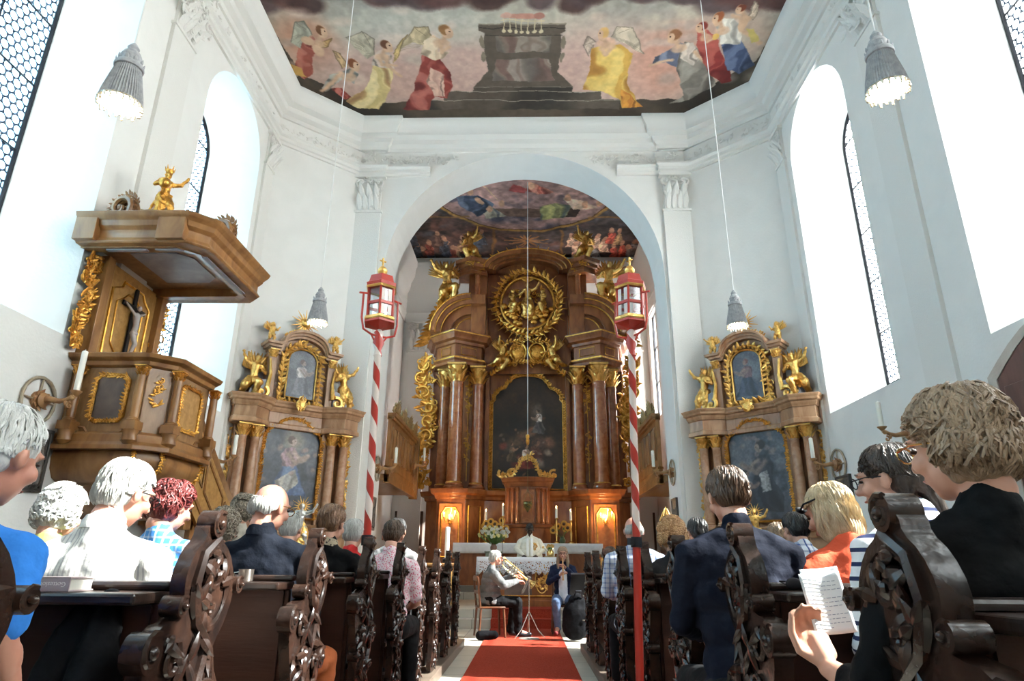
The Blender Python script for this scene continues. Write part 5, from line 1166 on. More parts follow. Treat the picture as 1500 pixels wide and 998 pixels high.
# ================================================================== processional lantern poles on the pew ends
RED_ = mat('red_lacquer', (.48, .035, .022), .35, col2=(.55, .06, .035), ns=8); WHT = mat('white_lacquer', (.74, .66, .62), .45)
def twist_mat():
    m = bpy.data.materials.new('red_white_spiral'); m.use_nodes = True; nt = m.node_tree; N = nt.nodes; L = nt.links; b = N['Principled BSDF']; b.inputs['Roughness'].default_value = .35
    tc = N.new('ShaderNodeTexCoord'); sp = N.new('ShaderNodeSeparateXYZ'); L.new(tc.outputs['Object'], sp.inputs[0])
    at = N.new('ShaderNodeMath'); at.operation = 'ARCTAN2'; L.new(sp.outputs['Y'], at.inputs[0]); L.new(sp.outputs['X'], at.inputs[1])
    d = N.new('ShaderNodeMath'); d.operation = 'DIVIDE'; L.new(at.outputs[0], d.inputs[0]); d.inputs[1].default_value = 2*PI
    z = N.new('ShaderNodeMath'); z.operation = 'DIVIDE'; L.new(sp.outputs['Z'], z.inputs[0]); z.inputs[1].default_value = .245
    a = N.new('ShaderNodeMath'); a.operation = 'ADD'; L.new(d.outputs[0], a.inputs[0]); L.new(z.outputs[0], a.inputs[1])
    f = N.new('ShaderNodeMath'); f.operation = 'FRACT'; L.new(a.outputs[0], f.inputs[0])
    g = N.new('ShaderNodeMath'); g.operation = 'GREATER_THAN'; g.inputs[1].default_value = .5; L.new(f.outputs[0], g.inputs[0])
    g2 = N.new('ShaderNodeMath'); g2.operation = 'GREATER_THAN'; g2.inputs[1].default_value = 1.22; L.new(sp.outputs['Z'], g2.inputs[0])
    ml = N.new('ShaderNodeMath'); ml.operation = 'MULTIPLY'; L.new(g.outputs[0], ml.inputs[0]); L.new(g2.outputs[0], ml.inputs[1])
    mx = N.new('ShaderNodeMix'); mx.data_type = 'RGBA'; mx.inputs[6].default_value = (.46, .035, .022, 1); mx.inputs[7].default_value = (.76, .66, .60, 1)
    L.new(ml.outputs[0], mx.inputs[0]); L.new(mx.outputs[2], b.inputs['Base Color']); return m
TWIST = twist_mat()
LGLASS = bpy.data.materials.new('lantern_glass'); LGLASS.use_nodes = True
def lg():
    N = LGLASS.node_tree.nodes; L = LGLASS.node_tree.links; N.clear(); o = N.new('ShaderNodeOutputMaterial'); t = N.new('ShaderNodeBsdfTransparent'); t.inputs[0].default_value = (.85, .87, .9, 1); g = N.new('ShaderNodeBsdfGlossy'); g.inputs['Roughness'].default_value = .05
    m = N.new('ShaderNodeMixShader'); m.inputs[0].default_value = .12; L.new(t.outputs[0], m.inputs[1]); L.new(g.outputs[0], m.inputs[2]); L.new(m.outputs[0], o.inputs[0])
lg()
def pole(label, base, top, z1=2.58):
    T = thing('processional_lantern', label, 'lantern', base, 0, 'processional lanterns on striped poles')
    d = Vector(top)-Vector(base); T.rotation_euler = d.to_track_quat('Z', 'Y').to_euler()
    c = MB(); c.lathe([(.026, 0), (.028, .05), (.024, .08), (.024, z1-.2), (.030, z1-.19), (.022, z1-.15), (.040, z1-.10), (.026, z1-.05), (.034, z1-.02), (.014, z1+.0)], (0, 0, 0), 16); c.build('pole', TWIST, T)
    L = z1
    def hexp(r): return [(r*math.cos(PI/6+k*PI/3), r*math.sin(PI/6+k*PI/3)) for k in range(6)]
    c = MB(); c.lathe([(.0, L+.0), (.115, L+.035), (.115, L+.05), (.105, L+.05)], (0, 0, 0), 6); c.prism([(r[0], r[1]) for r in hexp(.08)], L+.045, L+.052)
    for k in range(6):
        a = k*PI/3; x, y = .097*math.cos(a), .097*math.sin(a); c.tube([(x, y, L+.05), (x, y, L+.31)], .009, 5)
    c.lathe([(.112, L+.31), (.118, L+.335), (.10, L+.345), (.085, L+.40), (.05, L+.415), (.0, L+.42)], (0, 0, 0), 6)
    c.lathe([(.104, L+.17), (.104, L+.19), (.09, L+.19), (.09, L+.17), (.104, L+.17)], (0, 0, 0), 6); b = c.build('lantern_body', RED_, T, smooth=False)
    c = MB(); c.lathe([(.112, L+.05), (.118, L+.06), (.112, L+.08), (.10, L+.08), (.10, L+.05), (.112, L+.05)], (0, 0, 0), 6); c.build('gilt_band', GOLDL, b, smooth=False); c = MB(); c.lathe([(.112, L+.295), (.118, L+.305), (.112, L+.315), (.10, L+.315), (.10, L+.295), (.112, L+.295)], (0, 0, 0), 6); c.build('gilt_band', GOLDL, b, smooth=False)
    c = MB(); c.lathe([(.093, L+.08), (.093, L+.295)], (0, 0, 0), 6); c.f = c.f[:-2]; c.build('glass_panes', LGLASS, b, smooth=False)
    for k in (0, 2, 4):
        a = PI/6+(k-1)*PI/3; n = Vector((math.cos(a), math.sin(a), 0)); u = Vector((-n.y, n.x, 0)); c = MB()
        for z0, z1_ in ((L+.09, L+.165), (L+.195, L+.285)):
            for s2 in (-1, 1):
                q = [n*.084+u*s2*.04, n*.086+u*s2*.04, n*.086+u*s2*.012, n*.084+u*s2*.012]; c.prism([(p_.x, p_.y) for p_ in q], z0, z1_)
        c.build('white_tracery', WHT, b, smooth=False)
    c = MB(); c.lathe([(.02, L+.05), (.02, L+.24), (.004, L+.25)], (0, 0, 0), 10); c.build('candle', WAX, b)
    c = MB(); c.lathe([(.018, L+.415), (.034, L+.44), (.036, L+.46), (.02, L+.485), (.006, L+.495)], (0, 0, 0), 12); c.tube([(0, 0, L+.49), (0, 0, L+.56)], .007, 6); c.tube([(-.024, 0, L+.535), (.024, 0, L+.535)], .006, 6); c.build('cross_finial', GOLDL, T)
    c = MB(); c.tube([(-.135, 0, L+.25), (-.138, 0, L+.06), (-.12, 0, L-.02), (-.06, 0, L-.045), (0, 0, L-.05), (.06, 0, L-.045), (.12, 0, L-.02), (.138, 0, L+.06), (.135, 0, L+.25)], .0075, 6)
    c.tube([(-.165, 0, L+.24), (-.105, 0, L+.25)], .007, 6); c.tube([(.165, 0, L+.24), (.105, 0, L+.25)], .007, 6); c.tube([(-.06, 0, L-.045), (-.03, 0, L-.09), (0, 0, L-.11), (.03, 0, L-.09), (.06, 0, L-.045)], .006, 6); c.build('fork', RED_, T)
    c = MB(); c.lathe([(.027, 1.13), (.034, 1.13), (.034, 1.19), (.027, 1.19), (.027, 1.13)], (0, 0, 0), 16); c.box(-.012, .012, 0, .075, 1.14, 1.18); c.build('clamp', IRON, T)
a = P(531, 950, Y=4.12); b = P(556, 490, Y=4.22); pole('striped red and white lantern pole fixed to the left pew end', (a.x, 4.12, .07), (b.x-.0, 4.2, b.z), 2.56)
a = P(932, 950, Y=4.12); b = P(924, 490, Y=4.22); pole('striped red and white lantern pole fixed to the right pew end', (a.x, 4.12, .07), (b.x, 4.2, b.z), 2.56)

# ================================================================== wall sconces
SCW = mat('carved_sconce_wood', (.30, .14, .06), .4, col2=(.44, .24, .10), ns=8); SCG = mat('worn_gilt_ring', (.50, .43, .33), .5, .5, col2=(.36, .29, .2), ns=9)
def sconce(label, loc, rz, wheel=True, arm=.42, cand=.34, candle=True):
    T = thing('wall_sconce', label, 'sconce', loc, rz, 'carved arm sconces on the walls')
    if wheel:
        m = MB(); m.tube([(.025, .25*math.cos(k*PI/14), .25*math.sin(k*PI/14)) for k in range(29)], [.018+.004*(k % 2) for k in range(29)], 8, .8, up=(1, 0, 0))
        for k in range(4): a = PI/4*0+k*PI/2; m.tube([(.02, .04*math.cos(a), .04*math.sin(a)), (.025, .24*math.cos(a), .24*math.sin(a))], .012, 6)
        m.build('ring', SCG, T)
    m = MB(); m.lathe([(.10, 0), (.10, .03), (.07, .05), (.085, .08), (.05, .11)], (0, 0, 0), 14)
    m.v = [(z, x, y) for x, y, z in m.v]
    for k in range(8): a = k*PI/4; leaf(m, (.02, .05*math.cos(a), .05*math.sin(a)), (0.2, math.cos(a), math.sin(a)), (1, 0, 0), .09, .03, .5, .5)
    m.build('boss', SCW, T)
    m = MB(); m.tube([(.05, 0, 0), (.14, 0, .012), (.26, 0, -.012), (.34, 0, .01), (arm, 0, .05)], [.042, .038, .028, .024, .026], 10); m.ball((arm-.03, 0, .03), (.035, .03, .03)); m.ball((arm-.09, 0, -.02), (.02, .02, .04)); scroll(m, (arm-.04, 0, -.06), (1, 0, 0), (0, 0, 1), .04, 1.2, .013, PI/2, 1, 0)
    m.lathe([(.02, .05), (.035, .07), (.06, .095), (.062, .105), (.03, .108)], (arm, 0, 0), 14); m.build('arm', SCW, T)
    if candle:
        m = MB(); m.lathe([(.032, .108), (.032, .108+cand-.01), (.022, .108+cand), (.004, .108+cand+.004), (.003, .108+cand+.02), (.0, .108+cand+.021)], (arm, 0, 0), 14); m.build('candle', WAX, T)
    return T
sconce('wall sconce left of the pulpit with a large ring and tall candle', (XL+.0, 6.82, 2.76), 0, cand=.46)
sconce('wall sconce between the pulpit stairs and the left side altar', (XL+.0, 10.9, 2.70), 0, wheel=False, candle=True)
sconce('wall sconce on the right wall just beside the right side altar', (XR, 11.0, 2.70), PI)
sconce('wall sconce on the right wall behind the brown-haired woman in black', (XR, 8.75, 2.78), PI)
sconce('wall sconce on the right jamb of the chancel arch', (AX+AR-.002, 13.55, 2.90), PI, arm=.40)
sconce('wall sconce on the left jamb of the chancel arch', (AX-AR+.002, 13.75, 2.98), 0, arm=.40)
sconce('candle sconce on the far end of the left gallery', (AX-2.85, 16.6, 3.45), 0, wheel=False, arm=.3)

# ================================================================== framed reliefs on the walls
REL = mat('dark_bronze_relief', (.07, .06, .055), .5, .3, col2=(.16, .14, .12), ns=14, bump=.5, bs=20)
def plaque(label, c, u, w_, h_):
    T = thing('station_relief', label, 'wall relief', c, math.atan2(u[1], u[0]), 'dark framed relief panels on the walls'); r_ = random.Random(int(c[1]*10))
    m = MB(); m.box(-w_, w_, -.03, -.002, -h_, h_); m.build('panel', REL, T, smooth=False)
    for k in range(7):
        pass
    m = MB()
    for a, b, c_, d in ((-w_-.03, w_+.03, h_-.01, h_+.03), (-w_-.03, w_+.03, -h_-.03, -h_+.01), (-w_-.03, -w_+.01, -h_, h_), (w_-.01, w_+.03, -h_, h_)): m.box(a, b, -.05, -.002, c_, d)
    m.build('frame', mat('dark_frame', (.06, .055, .05), .45), T, bevel=.005)
    m = MB()
    for k in range(5):
        x = -w_*.7+k*w_*.35; hh = h_*r_.uniform(.9, 1.3); m.limb([(x, -.035, -h_*.8), (x, -.035, -h_*.8+hh*.5), (x, -.035, -h_*.8+hh)], [w_*.2, w_*.17, w_*.1], 8)
    m.ball((0, -.03, -h_*.75), (w_*.85, .02, h_*.15)); m.build('relief', REL, T)
plaque('dark relief panel on the left wall below the ringed sconce', (XL, 6.72, 2.14), (0, 1, 0), .40, .31)
plaque('dark relief panel on the right wall beside the right side altar', (XR, 10.9, 2.2), (0, -1, 0), .22, .28)
plaque('dark relief panel on the right jamb of the chancel arch', (AX+AR, 13.55, 2.05), (0, -1, 0), .2, .3)
plaque('dark relief panel on the left jamb of the chancel arch', (AX-AR, 13.55, 2.05), (0, 1, 0), .2, .3)

# ================================================================== pews
PL_ = mat('plinth_wood', (.10, .07, .055), .45, col2=(.16, .12, .09), ns=3, stretch=(3, .3, 1))
mb = MB(); mb.box(-5.1, -.88, -1.2, 9.9, 0, .1); struct(mb.build('trim_40', PL_, smooth=False, bevel=.008))
mb = MB(); mb.box(.70, 4.9, -1.2, 9.5, 0, .1); struct(mb.build('trim_41', PL_, smooth=False, bevel=.008))
PROF = [(-.20, .1), (-.23, .17), (-.17, .27), (-.13, .42), (-.14, .58), (-.19, .70), (-.235, .80), (-.25, .88), (-.20, .94), (-.12, .95), (-.075, .97), (-.10, 1.02), (-.105, 1.08), (-.07, 1.15), (-.02, 1.19), (-.015, 1.23), (.02, 1.25), (.06, 1.235), (.08, 1.19),
        (.15, 1.15), (.20, 1.07), (.21, 1.0), (.18, .93), (.12, .87), (.11, .82), (.17, .78), (.205, .71), (.19, .62), (.13, .54), (.11, .42), (.15, .28), (.22, .18), (.23, .1)]
PROF = [(y, z if z < .965 else .965+(z-.965)*.88) for y, z in PROF]
def smooth_poly(p, it=2):
    for _ in range(it):
        q = []
        for i in range(len(p)):
            a, b = p[i], p[(i+1) % len(p)]
            q += [(a[0]*.75+b[0]*.25, a[1]*.75+b[1]*.25), (a[0]*.25+b[0]*.75, a[1]*.25+b[1]*.75)]
        p = q
    return p
def pew_end(s):
    """s=+1: carved face towards +x"""
    e = MB(); x0, x1 = sorted((0, -s*(.042 if s > 0 else .058))); pr = smooth_poly(PROF, 1); n = len(pr)
    e.v = []; vs = [(x, y, z) for x in (x0, x1) for y, z in pr]; c0 = len(vs)
    e.prism(pr, x0, x1, 'x')
    for (y, z, r) in ((.03, 1.205, .040), (-.235, .885, .05), (-.115, .985, .028), (.225, 1.03, .026), (.185, .70, .045), (-.15, .62, .03)):
        e.tube([(x0-.012*(s < 0), y, z), (x1+.012*(s > 0), y, z)], r, 14); scroll(e, (s*.012, y, z), (0, s, 0), (0, 0, 1), r*.95, 1.5, r*.2, 1, 1, .006*0, 16)
        e.ball((s*.016, y, z), (.012, r*.35, r*.35), 8, 6)
    fx = s*.004; U_ = (0, s, 0); V_ = (0, 0, 1); r_ = random.Random(8)
    oval = [(.045+.105*math.cos(a), 1.025+.11*math.sin(a)) for a in [k*2*PI/20 for k in range(21)]]
    e.tube([(fx, y, z) for y, z in oval], [.010+.004*math.sin(k*1.3) for k in range(21)], 6)
    pts = [(.05, 1.165), (-.03, 1.12), (-.055, 1.04), (-.02, .94), (.06, .88), (.03, .78), (-.05, .70), (-.06, .56), (.0, .42), (-.02, .28), (-.1, .16)]
    e.tube([(fx, y, z) for y, z in pts], [.012, .016, .018, .018, .016, .018, .02, .018, .016, .014, .008], 6)
    pts = [(.09, .86), (.12, .76), (.10, .62), (.04, .5), (.06, .36), (.12, .22)]; e.tube([(fx, y, z) for y, z in pts], [.01, .016, .018, .016, .014, .008], 6)
    for (y, z, r, h) in ((.05, 1.06, .06, 1), (.03, .96, .04, -1), (-.13, .86, .055, -1), (-.08, .74, .05, 1), (.09, .70, .05, -1), (-.03, .6, .05, 1), (.05, .45, .05, -1), (-.06, .33, .05, 1), (.08, .26, .055, -1), (-.1, .19, .05, 1)):
        scroll(e, (fx, y, z), U_, V_, r, 1.3, r*.2, r_.uniform(0, 6), h, .012, 16)
    for y0, y1, z0, z1, n_ in ((-.03, .12, .93, 1.14, 16), (-.18, .12, .62, .92, 20), (-.09, .10, .14, .60, 26)):
        for k in range(n_):
            a = r_.uniform(0, 2*PI); leaf(e, (fx, r_.uniform(y0, y1), r_.uniform(z0, z1)), (0, math.cos(a), math.sin(a)), (s, 0, 0), r_.uniform(.05, .09), .017, r_.uniform(.2, .5), .7)
    return e
def make_pew(s, w_, label):
    """bench; aisle end at x=0, running to -s*w_"""
    T = thing('pew', label, 'pew', (0, 0, 0), 0, None)
    pew_end(s).build('bench_end', PEWC, T, bevel=0)
    def bx(nm, m, y0, y1, z0, z1, bev=.006, xa=.08, parent=T):
        a, b = sorted((-s*xa, -s*w_)); q = MB(); q.box(a, b, y0, y1, z0, z1); return q.build(nm, m, parent, smooth=False, bevel=bev)
    bk = bx('backrest', PEWB, -.06, -.03, .14, .99)
    n = 3
    q = MB(); 
    for k in range(n+1):
        x = .1+(w_-.22)*k/n; a, b = sorted((-s*x, -s*(x+.1))); q.box(a, b, -.072, -.059, .2, .95)
    a, b = sorted((-s*.1, -s*(w_-.02))); q.box(a, b, -.072, -.059, .14, .24); q.box(a, b, -.072, -.059, .90, .985)
    q.build('backrest_frame', PEWB, bk, smooth=False)
    bx('book_ledge', PEW, -.20, .0, .99, 1.02, .008); bx('top_rail', PEW, -.035, .02, 1.02, 1.045, .01)
    bx('seat', PEW, .0, .40, .53, .565, .01); bx('seat_apron', PEWB, .36, .38, .35, .53); bx('kneeler', PEW, -.50, -.34, .24, .28, .01)
    q = MB(); a, b = sorted((-s*(w_-.05), -s*w_)); q.prism([(-.22, .1), (-.2, .95), (-.05, 1.05), (.1, 1.0), (.3, .6), (.4, .55), (.4, .1)], a, b, 'x'); q.build('wall_end', PEW, T, smooth=False)
    return T
ordw = ['nearest', 'second', 'third', 'fourth', 'fifth', 'sixth', 'seventh', 'eighth', 'ninth']
PYL = [1.04]+[1.96+1.02*k for k in range(8)]; PYR = [1.37+1.04*k for k in range(8)]
p0 = make_pew(1, 4.05, 'nearest carved dark oak pew of the left block, cut by the left edge'); p0.location = (-.93, PYL[0], 0); p0['group'] = 'left block of pews'
for k in range(1, 9):
    o = dup(p0, '%s carved dark oak pew of the left block, counted from the front of the photo' % ordw[k], (-.93, PYL[k], 0)); o['group'] = 'left block of pews'
p1 = make_pew(-1, 4.0, 'nearest carved dark oak pew of the right block, beside the woman in black'); p1.location = (.74, PYR[0], 0); p1['group'] = 'right block of pews'
for k in range(1, 8):
    o = dup(p1, '%s carved dark oak pew of the right block, counted from the front of the photo' % ordw[k], (.74, PYR[k], 0)); o['group'] = 'right block of pews'

# ================================================================== free-standing altar table, its cloth and what stands on it
T = thing('altar_table', 'carved wooden altar table with gilt fields in front of the priest', 'altar table', (-.19, 14.0, .3)); tb = lambda: LMB(T)
m = tb(); m.box(-.88, .50, 13.72, 14.3, .3, 1.16); m.sweep([(-.88, 14.3), (-.88, 13.72), (.5, 13.72), (.5, 14.3)], [(0, .3), (.06, .3), (.06, .42), (0, .46)]); m.box(-.98, .60, 13.62, 14.35, 1.16, 1.215); m.build('body', ALTWOOD, T, bevel=.01)
for x in (-.66, .28):
    m = tb(); foliage(m, rnd, (x, 13.70, .82), (1, 0, 0), (0, 0, 1), .10, .22, 24, .06, .03); m.tube([(x+.13*math.cos(a*PI/10), 13.70, .82+.27*math.sin(a*PI/10)) for a in range(21)], .012, 6); m.build('gilt_relief', GOLDL, T)
m = tb(); m.prism([(-.46, .5), (.08, .5), (.08, 1.0), (-.19, 1.12), (-.46, 1.0)], 13.705, 13.72, 'y'); m.build('dark_field', DARKP, T); m = tb(); m.tube([(-.88, 13.70, .50), (.50, 13.70, .50)], .015, 6); m.build('gilt_lining', GOLD, T)
LACE = bpy.data.materials.new('lace_cloth'); LACE.use_nodes = True
def lace():
    nt = LACE.node_tree; N = nt.nodes; L = nt.links; b = N['Principled BSDF']; b.inputs['Base Color'].default_value = (.74, .74, .76, 1); b.inputs['Roughness'].default_value = .9
    tc = N.new('ShaderNodeTexCoord'); v = N.new('ShaderNodeTexVoronoi'); v.inputs['Scale'].default_value = 26; v.feature = 'DISTANCE_TO_EDGE'; L.new(tc.outputs['Object'], v.inputs['Vector'])
    sp = N.new('ShaderNodeSeparateXYZ'); L.new(tc.outputs['Object'], sp.inputs[0]); c = N.new('ShaderNodeMath'); c.operation = 'LESS_THAN'; c.inputs[1].default_value = 1.14; L.new(sp.outputs['Z'], c.inputs[0])
    g = N.new('ShaderNodeMath'); g.operation = 'GREATER_THAN'; g.inputs[1].default_value = .17; L.new(v.outputs['Distance'], g.inputs[0]); mm = N.new('ShaderNodeMath'); mm.operation = 'MULTIPLY'; L.new(c.outputs[0], mm.inputs[0]); L.new(g.outputs[0], mm.inputs[1])
    t = N.new('ShaderNodeBsdfTransparent'); ms = N.new('ShaderNodeMixShader'); L.new(mm.outputs[0], ms.inputs[0]); L.new(b.outputs[0], ms.inputs[1]); L.new(t.outputs[0], ms.inputs[2]); L.new(ms.outputs[0], N['Material Output'].inputs[0])
lace()
lace_cloth(-1.0, .62, 13.62, 14.34, 1.217, .27, .34, 'lace_altar_cloth', 'white cloth with a zigzag lace border over the free-standing altar table', LACE, .11)
def candle_pair(label, x, y, z, h, r, nm='candle', lit=True):
    T = thing(nm, label, 'candle', (x, y, z)); m = MB(); m.lathe([(r*1.5, 0), (r*1.6, .015), (r*1.1, .02)], (0, 0, 0), 14); m.build('drip_plate', BRASS, T)
    m = MB(); m.lathe([(r, .018), (r, h-.008), (r*.7, h), (0, h-.002)], (0, 0, 0), 14); m.build('wax', WAX, T)
    if lit: m = MB(); m.ball((0, 0, h+.02), (.008, .008, .02), 8, 6); m.build('flame', FLAME, T)
    return T
candle_pair('thick white candle on the altar table, left of the pair', .40, 14.05, 1.228, .19, .035); candle_pair('thick white candle on the altar table, right of the pair', .52, 14.12, 1.228, .17, .038)
def flowers(label, loc, cols, n, R, hgt, vase, rs=.02, nm='flower_bouquet', cat='flowers', leafy=True, seed=4, sun=False):
    T = thing(nm, label, cat, loc); r_ = random.Random(seed)
    m = MB(); m.lathe([(.04, 0), (.07, .03), (.075, .09), (.045, .14), (.055, .16)], (0, 0, 0), 14); m.build('vase', vase, T)
    st_ = MB(); by = {c.name: MB() for c in cols}; ctr = MB(); heads = []
    for i in range(n):
        a = r_.uniform(0, 2*PI); q = math.sqrt(r_.random())*R; z = .16+hgt*r_.uniform(.45, 1)*(1-.35*(q/R)**2); p = (q*math.cos(a), q*math.sin(a)*.8, z)
        st_.tube([(0, 0, .12), (p[0]*.5, p[1]*.5, z*.6), p], .004, 4)
        if leafy: leaf(st_, (p[0]*.6, p[1]*.6, z*.7), (p[0]+.01, p[1], .1), (0, 0, 1), .09, .018, .3, .3)
        f = by[r_.choice(cols).name]
        for k in range(8 if not sun else 14):
            b = 2*PI*k/(8 if not sun else 14); rr = rs*(1 if not sun else 1.0); f.ball((p[0]+rr*math.cos(b), p[1]-.01, p[2]+rr*math.sin(b)), (rr*.5, .004, rr*.5) if not sun else (rr*.42, .006, rr*.42), 5, 4)
        if not sun: f.ball((p[0], p[1]-.01, p[2]), (rs*.6,)*3, 6, 4)
        else: f.ball((p[0], p[1]-.01, p[2]), (rs*.5, .012, rs*.5), 6, 4); ctr.ball((p[0], p[1]-.022, p[2]), (rs*.62, .015, rs*.62), 8, 6); heads.append((f, ctr)); by[cols[0].name] = MB(); ctr = MB()
    st_.build('foliage', mat('leaf_green', (.07, .16, .035), .55, col2=(.13, .24, .06), ns=12), T)
    for c in cols:
        if by[c.name].v: by[c.name].build('blossoms', c, T)
    for f, ctr in heads: fo_ = f.build('blossom', cols[0], T); ctr.build('seed_head', mat('sunflower_centre', (.06, .03, .015), .8), fo_)
    return T
FW = mat('white_petals', (.80, .80, .72), .6); FY = mat('pale_yellow_petals', (.75, .66, .25), .6); FO = mat('sunflower_petals', (.72, .36, .05), .6); FG = mat('golden_petals', (.65, .40, .12), .6)
# tall flower stand left of the table
T = thing('flower_stand', 'draped plinth carrying the white and yellow bouquet left of the priest', 'plinth', (-.74, 14.75, .3)); m = MB(); m.box(-.17, .17, -.15, .15, 0, 1.02); m.box(-.19, .19, -.17, .17, 1.02, 1.05); m.build('drape', mat('grey_green_cloth', (.16, .18, .13), .8, col2=(.2, .22, .16), ns=4), T, bevel=.01)
flowers('white and yellow daisy bouquet in a vase left of the priest', (-.74, 14.75, 1.352), [FW, FW, FY], 90, .34, .40, mat('brown_vase', (.16, .07, .04), .3), .022)
flowers('golden sprigs around the two thick candles on the altar table', (.46, 13.86, 1.228), [FG], 12, .16, .08, BRASS, .018, seed=6, nm='flower_arrangement')
flowers('sunflowers on the high altar, left of the tabernacle', (-.78, 16.72, 1.573), [FO], 9, .32, .42, mat('green_vase', (.06, .1, .05), .3), .062, seed=8, nm='sunflower_bouquet', sun=True)
flowers('sunflowers on the high altar, right of the tabernacle', (.86, 16.72, 1.573), [FO], 7, .32, .40, mat('green_vase', (.06, .1, .05), .3), .062, seed=9, nm='sunflower_bouquet', sun=True)
def stick(label, px, py, z=1.573, Y=16.75):
    p = P(px, py, Y=Y); T = thing('candlestick', label, 'candlestick', (p.x, Y, z)); h = p.z-z
    m = MB(); m.lathe([(.09, 0), (.085, .03), (.03, .06), (.022, .10), (.04, h*.3), (.02, h*.45), (.03, h*.6), (.018, h*.66), (.05, h*.70), (.05, h*.71), (.02, h*.715)], (0, 0, 0), 14); m.build('stem', BRASS, T)
    m = MB(); m.lathe([(.028, h*.71), (.028, h-.01), (.004, h)], (0, 0, 0), 12); m.build('candle', WAX, T); m = MB(); m.ball((0, 0, h+.02), (.01, .01, .024), 8, 6); m.build('flame', FLAME, T)
stick('brass candlestick at the far left of the high altar mensa', 712, 749); stick('taller brass candlestick left beside the tabernacle', 737, 740); stick('brass candlestick right beside the tabernacle', 815, 744); stick('brass candlestick at the far right of the high altar mensa', 836, 749)
for s, lb in ((-1, 'left'), (1, 'right')):
    T = thing('candelabrum', 'lit candelabrum on the %s base panel of the high altar' % lb, 'candelabrum', (s*1.97, 16.96, 2.12)); m = MB(); m.ball((0, 0, 0), (.05, .02, .09)); 
    pts_ = []
    for x, z in ((-.14, .06), (0, .0), (.14, .10), (.04, .16)):
        m.tube([(0, -.01, -.05), (x*.6, -.12, -.06), (x, -.16, z)], .008, 6); m.lathe([(.022, 0), (.028, .02)], (x, -.16, z), 10); pts_.append((x, z))
    m.build('bracket', GOLDL, T)
    for x, z in pts_:
        f = MB(); f.tube([(x, -.16, z+.02), (x, -.16, z+.09)], .009, 8); c_ = f.build('candle', WAX, T); f = MB(); f.ball((x, -.16, z+.11), (.010, .010, .022), 8, 6); f.build('flame', FLAME, c_)
    lt = bpy.data.objects.new('candle_light', bpy.data.lights.new('candle_light', 'POINT')); C.objects.link(lt); lt.parent = T; lt.location = (0, -.22, .14); lt.data.energy = 7; lt.data.color = (1, .60, .25); lt.data.shadow_soft_size = .04
# large paschal candle on its stand
p = P(656, 772, Y=10.9); T = thing('paschal_candle', 'tall cream candle on a dark stand at the end of the left pews', 'candle', (p.x, 10.9, 0)); m = MB(); m.lathe([(.16, 0), (.15, .03), (.04, .07), (.03, .3), (.05, .6), (.03, .9), (.07, 1.16), (.03, 1.18)], (0, 0, 0), 14); m.build('stand', IRON, T); m = MB(); m.lathe([(.036, 1.17), (.036, p.z-.01), (.006, p.z)], (0, 0, 0), 14); m.build('wax', WAX, T)
# microphone
p = P(717+3, 800, Y=13.95); T = thing('microphone', 'thin gooseneck microphone standing on the altar table', 'microphone', (-.52, 13.85, 1.228)); m = MB(); m.lathe([(.06, 0), (.055, .02), (.01, .025)], (0, 0, 0), 14); m.build('foot', IRON, T); m = MB(); m.tube([(0, 0, .02), (0, 0, .22), (0, .03, .33)], .006, 6); m.tube([(0, .03, .33), (0, .05, .37)], .014, 8); m.build('gooseneck', IRON, T)
# gilded prie-dieu / panel rail at the end of the left pews
T = thing('prie_dieu', 'low wooden kneeling desk with gilt carved frame at the end of the left pews', 'kneeling desk', (-1.32, 10.45, .0)); OAKL = mat('light_oak', (.36, .17, .06), .4, col2=(.50, .27, .10), ns=5, stretch=(1, 1, .3))
m = MB(); m.box(-.42, .22, -.03, .03, .42, 1.06); m.build('front_board', YELWOOD, T, bevel=.006); m = MB(); m.box(-.45, .25, -.12, .12, 1.06, 1.10)
for x0, x1 in ((-.44, -.38), (.18, .24)): m.box(x0, x1, -.05, .05, 0, 1.06)
m.box(-.44, .24, -.05, .05, .38, .44); m.build('frame', OAKL, T, bevel=.008); m = MB()
for x in (-.2, .1): foliage(m, rnd, (x, -.04, .75), (1, 0, 0), (0, 0, 1), .05, .22, 18, .05, .02)
m.tube([(-.36, -.04, .46), (.16, -.04, .46), (.16, -.04, 1.02), (-.36, -.04, 1.02), (-.36, -.04, .46)], .014, 6); m.build('gilt_carving', GOLDL, T)

# ================================================================== chairs of the musicians
def chair(label, loc, rz):
    T = thing('wooden_chair', label, 'chair', loc, rz, 'wooden chairs of the musicians'); W = mat('chair_beech', (.10, .036, .017), .35, col2=(.15, .06, .026), ns=5)
    for x in (-.19, .19):
        for y in (-.18, .18):
            m = MB(); m.tube([(x*1.12, y*1.15, 0), (x, y, .44)], [.015, .02], 8); m.build('leg', W, T)
    m = MB(); m.box(-.22, .22, -.21, .21, .42, .45); m.build('seat', W, T, bevel=.012)
    for x in (-.19, .19): m = MB(); m.tube([(x, -.19, .44), (x, -.24, .88)], .017, 8); m.build('back_post', W, T)
    m = MB(); m.tube([(-.19, -.24, .86), (0, -.27, .87), (.19, -.24, .86)], [.04]*3, 8, .3, up=(0, 1, 0)); m.tube([(-.19, -.22, .66), (0, -.245, .66), (.19, -.22, .66)], [.025]*3, 8, .3, up=(0, 1, 0)); m.build('backrest', W, T)
    return T
TX, TY = -.60, 11.1
chair('brown wooden chair under the horn player', (TX, TY, .012), -PI/2+.25)
chair('brown wooden chair under the woman playing a pipe', (.62, 11.75, .012), PI)
chair('empty light wooden chair at the end of the left pews', (-1.32, 9.95, .1), -1.2)
